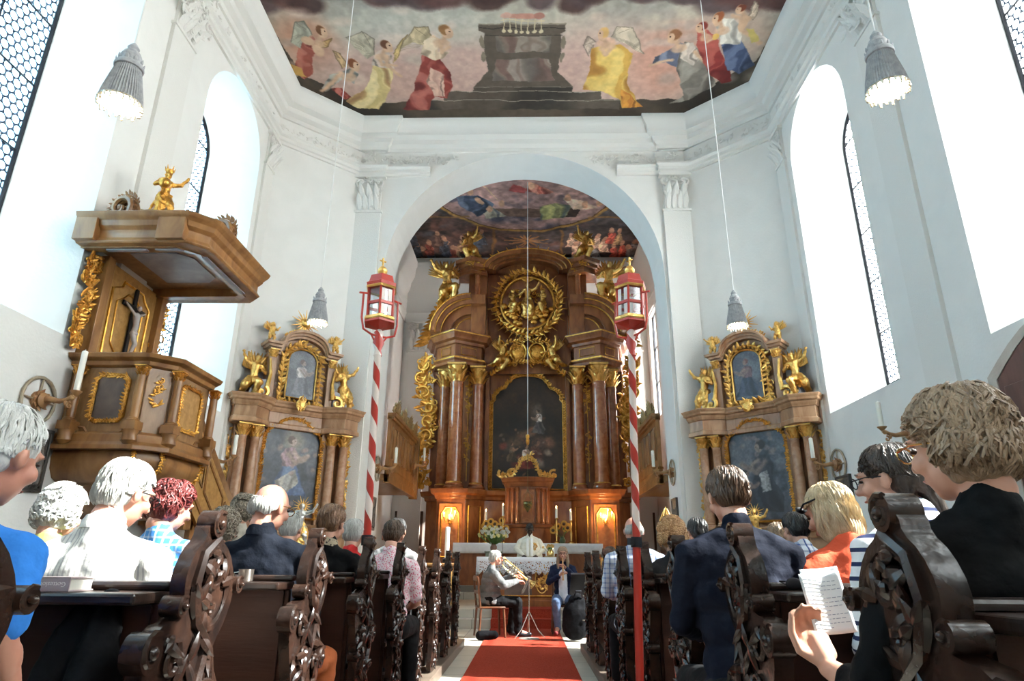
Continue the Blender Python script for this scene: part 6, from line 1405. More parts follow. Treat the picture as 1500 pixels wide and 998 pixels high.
# music stands
def mstand(label, loc, rz, h, m, sheet=True, desk=(.24, .17)):
    T = thing('music_stand', label, 'music stand', loc, rz); q = MB(); q.tube([(0, 0, .08), (0, 0, h)], .009, 8); q.build('pole', m, T)
    for k in range(3): a = k*2*PI/3+.5; q = MB(); q.tube([(0, 0, .38), (.15*math.cos(a), .15*math.sin(a), .12), (.27*math.cos(a), .27*math.sin(a), .006)], .006, 6); q.build('leg', m, T)
    q = MB(); M0 = Matrix.Translation((0, 0, h)) @ Matrix.Rotation(math.radians(-62), 4, 'X'); q.M = M0; q.box(-desk[0], desk[0], -.02, desk[1]*1.9, -.006, 0); q.box(-desk[0], desk[0], -.03, -.02, -.006, .04); q.build('desk', m, T)
    if sheet:
        S = MB(); S.M = Matrix.Translation(loc) @ Matrix.Rotation(rz, 4, 'Z') @ M0; S.box(-desk[0]*.8, desk[0]*.8, -.015, desk[1]*1.7, .002, .006); tag(S.build('sheet_music', mat('paper', (.78, .78, .76), .8)), 'sheet of music resting on the %s' % label.split(' beside')[0].split(' before')[0], 'sheet music')
STEEL = mat('chromed_stand', (.5, .45, .4), .25, .9)
mstand('thin chrome music stand before the horn player', (.02, 11.0, .012), 1.2, .86, STEEL, True, (.05, .13)); mstand('black music stand beside the woman playing a pipe', (.93, 11.05, .0), .15, .92, IRON, True)
# instrument case
CASE = mat('black_nylon', (.006, .006, .007), .8, col2=(.010, .010, .012), ns=20, bump=.2, spec=.05)
T = thing('instrument_case', 'large rounded black instrument case standing at the front right of the aisle', 'instrument case', (.74, 10.72, .012), .2); m = MB(); m.limb([(-.02, 0, .20), (0, 0, .36), (.02, 0, .52)], [.21, .22, .15], 16); m.v = [(x, y*.7, max(z, .0)) for x, y, z in m.v]; o = m.build('shell', CASE, T); remesh(o, .014, 4)
m = MB(); m.tube([(-.06, -.09, .60), (-.03, -.12, .70), (.05, -.12, .70), (.08, -.09, .60)], .012, 6); m.build('carry_handle', IRON, T); m = MB(); m.box(.05, .11, -.165, -.150, .28, .30); m.build('metal_tag', STEEL, T)
m = MB(); m.limb([(-.10, 0, .05), (.12, 0, .06)], [.07, .06]); o = m.build('music_bag', CASE); remesh(o, .012, 2); o.location = (-.62, 10.68, .0); o.location.z = .02; tag(o, 'small black bag on the carpet beside the horn player\'s chair', 'bag')
m = MB(); m.lathe([(.15, 0), (.16, .004), (.15, .010), (0, .011)], (.02, 10.86, .013), 24); tag(m.build('mute_plate', mat('matt_metal_disc', (.45, .42, .38), .4, .5)), 'round grey disc lying on the carpet under the chrome music stand', 'plate')
# ================================================================== people
def cloth_mat(name, c1, kind=None, c2=(0, 0, 0), sc=20, c3=None, rough=.85):
    m = mat(name, c1, rough, col2=tuple(min(1, c*1.12+.004) for c in c1), ns=14, bump=.35, bs=22, spec=.12)
    if kind and not m.get('k'):
        m['k'] = 1; nt = m.node_tree; N = nt.nodes; L = nt.links; b = N['Principled BSDF']; tc = N.new('ShaderNodeTexCoord'); sp = N.new('ShaderNodeSeparateXYZ'); L.new(tc.outputs['Object'], sp.inputs[0])
        def M(op, a, bb=None):
            n = N.new('ShaderNodeMath'); n.operation = op
            for i, q in enumerate((a, bb)):
                if q is None: continue
                if isinstance(q, (int, float)): n.inputs[i].default_value = q
                else: L.new(q, n.inputs[i])
            return n.outputs[0]
        def stripe(ax, s_, w_): return M('LESS_THAN', M('FRACT', M('ADD', M('MULTIPLY', sp.outputs[ax], s_), 50.)), w_)
        if kind == 'stripe': f = stripe('Z', sc, .3)
        elif kind == 'vstripe': f = M('MULTIPLY', stripe('X', sc, .35), .8)
        elif kind == 'plaid': f = M('MINIMUM', M('ADD', M('ADD', M('MULTIPLY', stripe('X', sc, .3), .5), M('MULTIPLY', stripe('Z', sc, .3), .5)), M('MULTIPLY', stripe('X', sc*.5, .1), .6)), 1.)
        elif kind == 'dots':
            v = N.new('ShaderNodeTexVoronoi'); v.inputs['Scale'].default_value = sc; L.new(tc.outputs['Object'], v.inputs['Vector']); f = M('LESS_THAN', v.outputs['Distance'], .38)
        mx = N.new('ShaderNodeMix'); mx.data_type = 'RGBA'; mx.inputs[6].default_value = (*c1, 1); mx.inputs[7].default_value = (*c2, 1); L.new(f, mx.inputs[0]); L.new(mx.outputs[2], b.inputs['Base Color'])
    return m
HAIRM = {}
def hair_mat(name, c1, c2, rough=.42):
    return mat('hair_'+name, c1, rough, col2=c2, ns=38, stretch=(1, 1, .25), lo=.3, hi=.7, bump=.5, bs=90, spec=.5)
def hand(mb, wrist, d, up, side, r=1.0, curl=.5):
    """palm, four fingers of different lengths and a thumb from the side of the palm"""
    w_ = Vector(wrist); d = Vector(d).normalized(); up = Vector(up); up = (up-up.dot(d)*d).normalized(); s = d.cross(up)*side
    mb.limb([w_, w_+d*.03*r, w_+d*.07*r], [.024*r, .024*r, .022*r]); 
    for o in (-.022, 0, .022): mb.limb([w_+d*.03*r+s*o*r, w_+d*.088*r+s*o*1.2*r], [.015*r, .0135*r], 8)
    for i, (o, L) in enumerate(((.031, .070), (.0105, .080), (-.0105, .074), (-.031, .058))):
        p = w_+d*.088*r+s*o*r; q = [p]; a = 0
        for seg in (.42, .32, .26):
            a += curl*1.0; dd = d*math.cos(a)-up*math.sin(a); q.append(q[-1]+dd*L*seg*r)
        mb.limb(q, [.0098*r, .0092*r, .0085*r, .0075*r], 8)
    p = w_+d*.028*r+s*.022*r; mb.limb([p, p+(s*.75+d*.6-up*.2)*.036*r, p+(s*.6+d*1.1-up*.5)*.055*r, p+(s*.35+d*1.5-up*.8)*.062*r], [.0145*r, .0118*r, .0105*r, .009*r], 8)
def person(label, x, y, hz, yaw=0, pitch=.25, hyaw=0, roll=0, hx=0, hy=.05, sk=SKIN, hair='short', hm=None, shirt=None, sleeve='long', pants=None, w_=1.0, vox=.0085, floor=.1, seat=.565, arms=None, legs=True,
           collar=None, glasses=None, nlock=260, group=None, female=False, stand=False, robe=None, hs=1.0, shoes=None, seed=1, kneesx=.13, leg_pts=None, hlen=.0, curl=.4, torso=True, bulk=1.0):
    T = thing('person', label, 'person', (x, y, floor), yaw, group); r_ = random.Random(seed*7+3)
    Z = lambda z: z-floor
    hzl = Z(hz); sz = hzl-.222*hs; hip = Z(seat)+.09 if not stand else .93
    Hc = Vector((hx, hy, hzl)); R = Matrix.Rotation(hyaw, 3, 'Z') @ Matrix.Rotation(-pitch, 3, 'X') @ Matrix.Rotation(roll, 3, 'Y')
    HM = Matrix.Translation(Hc) @ R.to_4x4() @ Matrix.Scale(hs, 4)
    nb = Hc+R@Vector((0, -.035, -.10))*hs; sh = Vector((hx*.6, hy*.4-.015, sz)); shw = .178*w_*(.92 if female else 1.0)
    # ---- body: one continuous skin surface
    b = MB(); b.M = HM
    b.ball((0, -.008, .022), (.074, .094, .090), 20, 14); b.ball((0, .022, -.045), (.056, .068, .062), 16, 12); b.ball((0, .052, -.083), (.026, .026, .024)); b.limb([(0, .088, .012), (0, .112, -.020)], [.009, .014], 8); b.ball((0, .098, -.024), (.019, .012, .010)); b.ball((0, .084, .030), (.052, .016, .012))
    b.ball((0, .084, -.056), (.024, .013, .011)); b.ball((-.045, .062, -.025), (.02, .022, .024)); b.ball((.045, .062, -.025), (.02, .022, .024))
    for s in (-1, 1): b.ball((s*.079, -.008, -.012), (.010, .020, .031), 12, 8, Matrix.Rotation(s*.35, 3, 'Z')); b.ball((s*.072, .0, -.018), (.012, .012, .018))
    b.M = Matrix.Identity(4)
    b.limb([Hc+R@Vector((0, -.02, -.05))*hs, nb, sh+Vector((0, 0, .045))], [.052*hs, .050*hs, .058*hs], 14)
    b.limb([sh+Vector((-shw+.03, 0, 0)), sh+Vector((0, 0, .02)), sh+Vector((shw-.03, 0, 0))], [.045, .058, .045])
    if torso:
        pel = Vector((0, 0, hip)); b.limb([pel, pel.lerp(sh, .4), pel.lerp(sh, .8), sh], [.11, .10, .11, .07])
    if arms is None:
        arms = [((s*(shw+.045), .06, sz-.27), (s*.11, .31, sz-.33), (-s*.4, .9, -.1)) for s in (-1, 1)]
    for s, (el, wr, hd) in zip((-1, 1), arms):
        sp_ = sh+Vector((s*shw, 0, -.015)); b.limb([sp_, Vector(el), Vector(wr)], [.044, .036, .025]); b.limb([Vector(el).lerp(Vector(wr), .25), Vector(el).lerp(Vector(wr), .3)], [.038, .037])
        hand(b, wr, hd, (0, 0, 1) if abs(Vector(hd).normalized().z) < .8 else (0, 1, 0), -s if not stand else s, 1.0, curl)
    LG = leg_pts or [((s*.09, 0, hip-.02), (s*kneesx, .43, Z(seat)+.05), (s*kneesx, .46, .09), (s*kneesx, .60, .04)) for s in (-1, 1)]
    if legs and not stand:
        for L4 in LG: b.limb([Vector(p) for p in L4], [.085, .055, .038, .03])
    if stand:
        for s in (-1, 1): b.limb([(s*.09, 0, hip), (s*.10, .01, .48), (s*.10, 0, .07), (s*.10, .12, .03)], [.08, .055, .038, .03])
    o = remesh(b.build('body', sk, T), vox, 2)
    # ---- clothes
    shirt = shirt or mat('cloth_plain', (.3, .3, .3), .8)
    c = MB()
    if torso or True:
        pel = Vector((0, 0, hip-.02)); n_ = 5
        for t, rx, ry in ((0, .178, .135), (.22, .165, .128), (.45, .170, .122), (.68, .186, .122), (.86, .190, .108)):
            p = pel.lerp(sh, t); f_ = w_*(1 if not female else (.95 if t < .3 or t > .6 else .88)); c.ball(p, (rx*f_, ry*(w_*.5+.5)*(bulk*.7+.3), (sz-hip)*.20+.03), 18, 10)
        c.limb([sh+Vector((-shw, -.005, -.025)), sh+Vector((-shw*.5, -.005, .012)), sh+Vector((0, -.01, .03)), sh+Vector((shw*.5, -.005, .012)), sh+Vector((shw, -.005, -.025))], [.062, .060, .062, .060, .062], 14)
        c.limb([sh+Vector((0, -.008, .02)), sh.lerp(nb, .62)+Vector((0, -.004, .012))], [.080, .062*hs], 16)
        for s in (-1, 1): c.limb([sh+Vector((s*shw*.75, -.008, .0)), sh.lerp(nb, .45)+Vector((s*.02, -.006, .0))], [.058, .052], 12)
        if collar: c.limb([sh+Vector((0, -.012, .03)), nb.lerp(sh, .45)+Vector((0, 0, .03))], [.075, .066], 16)
    for s, (el, wr, hd) in zip((-1, 1), arms):
        sp_ = sh+Vector((s*shw, 0, -.02)); el = Vector(el); wr = Vector(wr)
        if sleeve == 'long': c.limb([sp_, el, el.lerp(wr, .93)], [.062*bulk, .052*bulk, .040*bulk])
        elif sleeve == 'short': c.limb([sp_, sp_.lerp(el, .82)], [.064, .056])
        elif sleeve == 'mid': c.limb([sp_, el, el.lerp(wr, .35)], [.062, .052, .048])
    if robe: 
        for z_, rr in robe: c.ball((0, .01, z_), (rr, rr*.72, .12), 20, 10)
        for (z0_, r0), (z1_, r1) in zip(robe[:-1], robe[1:]):
            c.M = Matrix.Scale(.72, 4, (0, 1, 0)); c.tube([(0, 0, z0_), (0, 0, z1_)], [r0, r1], 24); c.M = Matrix.Identity(4)
    so = remesh(c.build('shirt' if not robe else 'vestment', shirt, T), max(vox, .010), 3, .022, .07)
    if collar:
        k = MB(); q = nb.lerp(sh, .45); k.M = Matrix.Translation(q+Vector((0, .0, .02))) @ R.to_4x4(); k.lathe([(.067, -.02), (.070, .0), (.064, .028), (.058, .03), (.060, -.02), (.067, -.02)], (0, 0, 0), 22, sy=1.1); k.build('collar', collar, T)
    if pants and legs and not stand:
        p_ = MB()
        for L4 in LG: q = [Vector(v) for v in L4]; p_.limb([q[0], q[1], q[2]], [.105, .075*(bulk*.5+.5), .058*(bulk*.6+.4)])
        p_.ball((0, -.02, hip-.01), (.185*w_, .14, .11)); remesh(p_.build('trousers', pants, T), .012, 2, .02, .08)
    if (shoes or pants) and legs and not stand:
        for L4 in LG:
            a, f = Vector(L4[2]), Vector(L4[3]); k = MB(); d = (f-a); d.z = 0; k.limb([a+Vector((0, 0, -.04)), a.lerp(f, .7)+Vector((0, 0, -.03)), f+Vector((d.x*.3, d.y*.3, -.005))], [.045, .043, .036]); k.v = [(v[0], v[1], max(v[2], .004)) for v in k.v]; remesh(k.build('shoe', shoes or IRON, T), .009, 1)
    # ---- hair
    if hair:
        h = MB(); h.M = HM; CAP = [((0, -.016, .034), (.081, .096, .091)), ((0, -.046, -.015), (.074, .062, .066))]
        if hair in ('bob', 'curly', 'wavy'): CAP.append(((0, -.035, -.02), (.088, .075, .085)))
        if hair == 'bob': CAP += [((0, -.045, -.07), (.083, .062, .075)), ((-.066, .0, -.055), (.026, .05, .08)), ((.066, .0, -.055), (.026, .05, .08))]
        if hair == 'long': CAP.append(((0, -.045, -.07), (.08, .06, .11)))
        O_ = Vector((0, -.03, .01))
        def surf(d):
            best = .05
            for c_, r3 in CAP:
                A = B = 0.; Cc = -1.
                for i in range(3): q = (O_[i]-c_[i])/r3[i]; e_ = d[i]/r3[i]; A += e_*e_; B += 2*q*e_; Cc += q*q
                D_ = B*B-4*A*Cc
                if D_ > 0: best = max(best, (-B+math.sqrt(D_))/(2*A))
            return best
        if hair == 'bald':
            for a in range(15):
                an = math.radians(-160+a*10*1.0-0+20) if False else math.radians(200+a*140/14); h.ball((.072*math.cos(an), .088*math.sin(an)*.98-.004, -.012+.015*math.sin(a)), (.014, .016, .036), 8, 6)
        else:
            h.ball((0, -.016, .034), (.081, .096, .091), 20, 14); h.ball((0, -.046, -.015), (.074, .062, .066), 16, 10)
            if hair in ('bob', 'curly', 'wavy'): h.ball((0, -.035, -.02), (.088, .075, .085)); 
            if hair == 'bob': h.ball((0, -.045, -.07), (.083, .062, .075)); h.ball((-.066, .0, -.055), (.026, .05, .08)); h.ball((.066, .0, -.055), (.026, .05, .08))
            if hair == 'long': h.ball((0, -.045, -.07), (.08, .06, .11)); h.limb([(-.07, .01, -.02), (-.085, .03, -.12), (-.08, .05, -.22)], [.03, .032, .02]); h.limb([(.07, .01, -.02), (.085, .03, -.12), (.08, .05, -.22)], [.03, .032, .02])
            if hair == 'bun': h.ball((0, -.10, -.035), (.042, .04, .05)); h.limb([(0, -.10, -.05), (.01, -.11, -.12), (.02, -.09, -.17)], [.03, .025, .01])
        hair_o = remesh(h.build('hair', hm, T), .0075, 2, .016 if hair in ('curly', 'wavy') else .006, .03)
        k = MB(); k.M = HM
        if hair == 'curly':
            for i in range(nlock):
                a = r_.uniform(0, 2*PI); e = math.asin(r_.uniform(-.7, 1)); d = Vector((math.cos(e)*math.cos(a), math.cos(e)*math.sin(a), math.sin(e)))
                if d.y > .25 and d.z < .45: continue
                p = O_+d*surf(d); u = d.orthogonal().normalized(); v_ = d.cross(u); q0 = r_.uniform(0, 6)
                k.tube([p+d*.004+u*(.015*math.cos(q0+t*1.1))+v_*(.015*math.sin(q0+t*1.1))+d*(.001+.0028*t) for t in range(6)], [.004, .0065, .007, .0065, .005, .003], 5)
        else:
            for i in range(nlock):
                a = r_.uniform(0, 2*PI) if hair != 'bald' else math.radians(r_.uniform(205, 335)); back = math.sin(a) < .35
                cy, sy = math.cos(a), math.sin(a)
                if hair == 'bald': e0, e1 = r_.uniform(-.1, .2), r_.uniform(-.75, -.5)
                else:
                    e0 = r_.uniform(-.2 if back else .45, 1.45); lo = -.95 if sy < -.45 else (-.35 if sy < .1 else (.1 if sy < .5 else .40))
                    if hair in ('bob', 'long'): lo = -1.15 if sy < .3 else .35
                    if hair == 'wavy': lo = -1.0 if sy < -.3 else (-.6 if sy < .1 else (.15 if sy < .5 else .4))
                    e1 = max(lo, e0-r_.uniform(.5, .95)); 
                    if hair == 'bun': e1 = max(-.3, lo); e0 = r_.uniform(.0, 1.3)
                pts = []; n_ = 6; wob = r_.uniform(-.25, .25) if hair != 'wavy' else r_.uniform(-.6, .6); tuft = r_.uniform(.0, .007) if hair != 'wavy' else r_.uniform(.002, .02)
                for t in range(n_):
                    f = t/(n_-1); e = e0+(e1-e0)*f; a2 = a+wob*f+(.12*math.sin(f*7+i) if hair == 'wavy' else 0)
                    d_ = Vector((math.cos(e)*math.cos(a2), math.cos(e)*math.sin(a2), math.sin(e)))
                    p = O_+d_*surf(d_)
                    if hair == 'bun' and f > .6: p = p.lerp(Vector((0, -.12, -.03)), (f-.6)*1.2)
                    nrm = (p-Vector((0, -.018, .02))).normalized(); p += nrm*(tuft*math.sin(f*PI)+(.004 if t == n_-1 else .001)); pts.append(p)
                k.tube(pts, [.0025, .0042, .005, .0048, .004, .0012], 4, .6)
        k.build('hair_locks', hm, hair_o)
    # ---- face details
    for s in (-1, 1):
        e = MB(); e.M = HM; e.ball((s*.031, .083, .008), (.012, .007, .005), 8, 6); e.tube([(s*.031, .086, .008), (s*.031, .090, .034)], .0012, 4); e.tube([(s*.015, .094, .030), (s*.032, .094, .035), (s*.048, .082, .029)], [.003, .004, .002], 5); e.build('eye', mat('dark_eye', (.03, .02, .015), .3), T)
    e = MB(); e.M = HM; e.tube([(-.022, .088, -.057), (0, .098, -.055), (.022, .088, -.057)], [.003, .006, .003], 6, .7); e.build('mouth', mat('lips', (.40, .14, .11), .5) if sk is not SKIND else SKIND, T)
    if glasses:
        g = MB(); g.M = HM
        for s in (-1, 1):
            g.tube([(s*.034+.024*math.cos(a*PI/8), .106, .006+.018*math.sin(a*PI/8)) for a in range(17)], .0022, 5); g.tube([(s*.058, .104, .012), (s*.080, .05, .012), (s*.084, -.01, .002)], .0022, 5)
        g.tube([(-.01, .107, .01), (.01, .107, .01)], .002, 5); g.build('glasses', glasses, T)
    return T, HM
def headpos(px, py, Y): return P(px, py, Y=Y)
LG_ = mat('jeans', (.06, .10, .19), .85, col2=(.10, .15, .27), ns=14, bump=.3); NAVY = cloth_mat('navy_knit', (.005, .007, .016)); BLK = cloth_mat('black_cloth', (.0035, .0035, .004)); DKT = cloth_mat('dark_trousers', (.008, .008, .009))
WHS = cloth_mat('white_striped_shirt', (.74, .71, .66), 'vstripe', (.42, .40, .40), 55)
hg = hair_mat('grey', (.34, .33, .30), (.56, .55, .52)); hw = hair_mat('white', (.50, .50, .48), (.74, .73, .70)); hbr = hair_mat('brown', (.045, .024, .013), (.12, .065, .035)); hlb = hair_mat('light_brown', (.19, .12, .07), (.40, .28, .18)); hred = hair_mat('dark_red', (.09, .012, .012), (.20, .035, .03))
haub = hair_mat('auburn', (.13, .06, .03), (.26, .14, .075)); hblo = hair_mat('blonde', (.42, .30, .16), (.66, .53, .34)); hblk = hair_mat('black', (.01, .009, .009), (.03, .026, .024)); hgin = hair_mat('ginger', (.40, .20, .08), (.62, .38, .18)); hdk = hair_mat('dark_brown', (.022, .014, .010), (.07, .045, .032))
def pp(label, px, py, Y, **k):
    p = headpos(px, py, Y); row = max([q for q in (PYL if p.x < 0 else PYR) if q <= Y-.1])
    ry = max(min(Y-.03, row+.34), Y-.18); return person(label, p.x, ry, p.z, hy=Y-ry, **k)
# left block
pp('person with white hair in a bright blue top, cut by the left edge', -4, 668, 1.52, hair='short', hm=hw, sk=SKINR, shirt=cloth_mat('bright_blue_polo', (.035, .20, .62)), sleeve='short', pants=DKT, w_=1.0, seed=2, arms=[((-.22, .06, .72), (-.1, .3, .62), (.4, .9, 0)), ((.225, -.02, .87), (.17, .16, .66), (-.3, 1, -.2))], hyaw=-.1, nlock=500)
pp('elderly person with white curly hair and an olive top in the third left row', 90, 752, 3.15, hair='curly', hm=hw, shirt=cloth_mat('olive_top', (.36, .34, .12)), pants=DKT, female=True, seed=3, nlock=420)
pp('grey-haired man in a white striped shirt, sunlit, behind the nearest left ledge', 184, 724, 2.42, hair='short', hm=hg, sk=SKINR, shirt=WHS, sleeve='long', pants=DKT, w_=1.12, seed=4, hyaw=-.35, pitch=.30, collar=cloth_mat('white_collar', (.74, .72, .68)), glasses=IRON, nlock=900, vox=.007)
pp('person with dark red hair and a blue top right of the sunlit man', 252, 742, 3.25, hair='wavy', hm=hred, sk=SKINR, shirt=cloth_mat('blue_checked_top', (.06, .22, .55), 'plaid', (.45, .55, .70), 30), pants=DKT, female=True, seed=5, hyaw=-.45, pitch=.3, nlock=500)
pp('person with greying brown hair just behind the nearest carved pew end', 328, 775, 4.35, hair='curly', hm=hair_mat('greybrown', (.16, .13, .09), (.30, .25, .19)), shirt=cloth_mat('grey_top', (.2, .2, .2)), pants=DKT, female=True, seed=6)
pp('bald man with glasses in a dark navy jacket, second row on the left', 397, 744, 3.32, hair='bald', hm=hg, sk=SKINR, shirt=cloth_mat('navy_jacket', (.005, .007, .013)), pants=cloth_mat('rust_trousers', (.36, .10, .035)), w_=1.14, seed=7, hyaw=-.45, pitch=.25, glasses=BRASS, collar=cloth_mat('navy_jacket', (.005, .007, .013)), nlock=260, kneesx=.22, vox=.007)
pp('person with curly grey-brown hair half hidden left of the bald man', 357, 750, 5.2, hair='curly', hm=hair_mat('greybrown', (.16, .13, .09), (.30, .25, .19)), shirt=cloth_mat('beige_top', (.4, .36, .3)), pants=DKT, female=True, seed=8)
pp('woman with short auburn hair, black top and patterned scarf', 486, 768, 4.36, hair='short', hm=haub, shirt=BLK, pants=DKT, female=True, seed=9, hyaw=-.2, collar=cloth_mat('patterned_scarf', (.40, .34, .24), 'dots', (.05, .04, .04), 60), nlock=500)
pp('grey-haired person in a red top left of the striped pole', 518, 784, 5.45, hair='short', hm=hg, shirt=cloth_mat('red_top', (.52, .03, .03)), pants=DKT, female=True, seed=10)
pp('brown-haired man in a pink and white dotted shirt right of the striped pole', 576, 786, 5.45, hair='short', hm=hbr, shirt=cloth_mat('pink_dotted_shirt', (.72, .58, .60), 'dots', (.60, .12, .20), 75), pants=DKT, w_=1.0, seed=11, sleeve='short', pitch=.4)
pp('dark-haired person half hidden behind the man in the dotted shirt', 582, 779, 6.6, hair='short', hm=hblk, shirt=cloth_mat('grey_top', (.2, .2, .2)), pants=DKT, seed=12)
pp('person with grey hair in a pale top in front of the left side altar', 426, 776, 5.25, hair='short', hm=hg, shirt=cloth_mat('pale_blue_top', (.55, .60, .66)), pants=DKT, seed=22)
# right block
T18, _ = pp('woman with short light brown hair in black holding a song sheet, foreground right', 1404, 655, 1.52, hair='wavy', hm=hlb, sk=SKIN, shirt=BLK, sleeve='mid', pants=DKT, w_=1.06, female=False, seed=13, hyaw=.35, pitch=.12, glasses=BRASS, nlock=2200, vox=.0058, hs=1.06,
   arms=[((-.27, .06, .74), (-.265, .275, .765), (-.12, .35, .6)), ((.26, .02, .75), (.12, .27, .66), (-.3, .9, 0))], curl=.5)
pp('dark-haired woman with tied-back hair and glasses in a navy striped white top', 1304, 703, 2.26, hair='bun', hm=hdk, shirt=cloth_mat('striped_top', (.74, .74, .75), 'stripe', (.03, .04, .10), 24), sleeve='long', pants=LG_, female=True, seed=14, hyaw=.75, pitch=.15, glasses=IRON, nlock=700, vox=.007)
TB_, HB_ = pp('blonde woman in an orange-red top with sunglasses pushed up', 1216, 752, 2.86, hair='bob', hm=hblo, shirt=cloth_mat('coral_top', (.66, .10, .045)), sleeve='short', pants=LG_, female=True, seed=15, hyaw=.55, pitch=.35, nlock=800, vox=.007)
pp('young brown-haired man in a navy sweater, right block behind the second pew end', 1066, 728, 2.86, hair='short', hm=hbr, shirt=NAVY, pants=DKT, w_=1.12, seed=16, hyaw=.1, pitch=.3, nlock=900, vox=.007)
pp('woman with curly ginger hair left of the man in the navy sweater', 984, 786, 4.75, hair='curly', hm=hgin, shirt=cloth_mat('black_top_far', (.02, .02, .022)), pants=DKT, female=True, seed=17, nlock=420)
pp('black-haired person beyond the ginger-haired woman', 1022, 780, 5.9, hair='short', hm=hblk, shirt=cloth_mat('grey_top', (.2, .2, .2)), pants=DKT, seed=18)
pp('balding grey-haired man in a blue checked shirt right of the striped pole', 928, 778, 5.85, hair='bald', hm=hg, sk=SKINR, shirt=cloth_mat('checked_shirt', (.62, .64, .70), 'plaid', (.16, .22, .42), 26), pants=DKT, w_=1.14, seed=19, collar=cloth_mat('checked_shirt', (.6, .6, .7)))
pp('dark-haired man in a blue and white plaid shirt before the right side altar', 1165, 776, 5.0, hair='short', hm=hblk, shirt=cloth_mat('plaid_shirt', (.58, .60, .66), 'plaid', (.05, .08, .22), 22), pants=DKT, seed=20, hyaw=.2)
pp('brown-haired person between the navy sweater and the plaid shirt', 1139, 787, 6.1, hair='long', hm=hlb, shirt=NAVY, pants=DKT, female=True, seed=21)
# priest
pr = P(776, 776, Y=14.62); VEST = mat('cream_chasuble', (.74, .71, .60), .75, col2=(.80, .77, .66), ns=6, bump=.25, bs=12)
PT, PH = person('priest in a cream chasuble with gold embroidery standing behind the altar table', pr.x, 14.68, pr.z, yaw=PI, pitch=.45, hy=.06, sk=SKIND, hair='short', hm=hblk, shirt=VEST, sleeve='long', floor=.3, stand=True, w_=1.12, seed=30, vox=.0065,
   robe=[(1.22, .20), (1.0, .27), (.75, .30), (.45, .29), (.16, .28)], arms=[((-.30, .05, 1.10), (-.13, .30, .96), (.3, .9, -.2)), ((.30, .05, 1.10), (.13, .30, .96), (-.3, .9, -.2))], nlock=200)
g = MB()
foliage(g, random.Random(3), (-.11, .17, 1.16), (1, 0, 0), (0, 0, 1), .05, .07, 10, .035, .0); g.tube([(-.11, .17, 1.2), (-.11, .18, 1.08)], .008, 5)
g.build('gold_embroidery', GOLDL, PT)
g = MB(); g.tube([(-.05, .15, 1.32), (-.045, .185, 1.15), (-.045, .23, .95)], [.025, .03, .03], 6, .25, up=(0, 1, 0)); g.tube([(.05, .15, 1.32), (.045, .185, 1.15), (.045, .23, .95)], [.025, .03, .03], 6, .25, up=(0, 1, 0)); g.build('stole', mat('white_stole', (.8, .8, .78), .7), PT)
# horn player: faces +x
hp = P(729, 818, Y=TY); GJ = cloth_mat('grey_tweed_jacket', (.13, .13, .13), 'dots', (.19, .19, .19), 150); yw = -PI/2+.25
# local +y is the facing direction; local x is to the player's right
HTN, HHM = person('grey-haired man in a grey jacket and dark trousers playing a brass horn', TX, TY, hp.z, yaw=yw, pitch=.12, hx=0, hy=.08, sk=SKINR, hair='short', hm=hg, shirt=GJ, sleeve='long', pants=cloth_mat('black_trousers', (.005, .005, .006)), w_=1.22, bulk=1.3, seed=31, floor=.012, seat=.47, glasses=IRON, vox=.0062,
   arms=[((-.24, .20, .80), (-.06, .40, .90), (.5, .8, .1)), ((.26, .16, .76), (.10, .42, .82), (-.4, .9, 0))], kneesx=.11, nlock=400, leg_pts=[((-.09, 0, .52), (-.10, .43, .50), (-.08, .36, .09), (-.08, .50, .04)), ((.09, 0, .52), (.11, .42, .51), (.10, .44, .09), (.11, .58, .04))])
TR = thing('brass_horn', 'shiny valved brass horn held by the grey-haired man', 'horn', (TX, TY, .0), yw)
def W2(v): return v
b = MB(); M0 = Vector((0, .215, 1.195)); EL = Vector((.02, .74, .80)); DN = (EL-M0).normalized()
b.tube([M0, M0+DN*.05], [.012, .006], 10); b.tube([M0+DN*.04, M0+DN*.40], .0075, 8)
side = Vector((0, -.62, -.78)).normalized(); 
b.tube([M0+DN*.40, M0+DN*.46+side*.03, M0+DN*.46+side*.09, M0+DN*.40+side*.12, M0+DN*.10+side*.12, M0+DN*.03+side*.09, M0+DN*.02+side*.03, M0+DN*.07-side*.01], .008, 8)
b.tube([M0+DN*.05+side*.03, M0+DN*.30+side*.035, M0+DN*.48+side*.035, M0+DN*.57+side*.035, M0+DN*.62+side*.035, M0+DN*.65+side*.035], [.009, .011, .018, .032, .055, .085], 20)
b.build('tubing', BRASS, TR)
for k in range(3): v = MB(); c0 = M0+DN*(.20+.05*k)+side*.07; v.tube([c0+side*.08, c0-side*.07], .019, 12); v.tube([c0-side*.07, c0-side*.10], [.006, .012], 8); v.build('valve', STEEL, TR)
# woman with the pipe, facing the viewer
wp = P(738+0, 812, Y=11.75); wp = P(829, 812, Y=11.6); WT = cloth_mat('white_blouse', (.66, .68, .72)); CARD = cloth_mat('navy_cardigan', (.012, .018, .045))
PW, _ = person('woman with long light brown hair, glasses and jeans playing a pipe', .60, 11.72, wp.z, yaw=PI-.05, pitch=.05, hy=.08, hair='long', hm=hlb, shirt=CARD, sleeve='long', pants=LG_, female=True, seed=32, floor=.012, seat=.47, glasses=IRON, vox=.0062, nlock=500,
   arms=[((-.22, .12, .86), (-.05, .20, 1.02), (.5, .4, .5)), ((.24, .14, .80), (.06, .26, .90), (-.5, .3, .5))], shoes=cloth_mat('maroon_boots', (.16, .03, .03)), leg_pts=[((-.09, 0, .52), (-.14, .42, .50), (-.10, .20, .12), (-.10, .34, .05)), ((.09, 0, .52), (.12, .43, .50), (.10, .30, .12), (.12, .44, .05))])
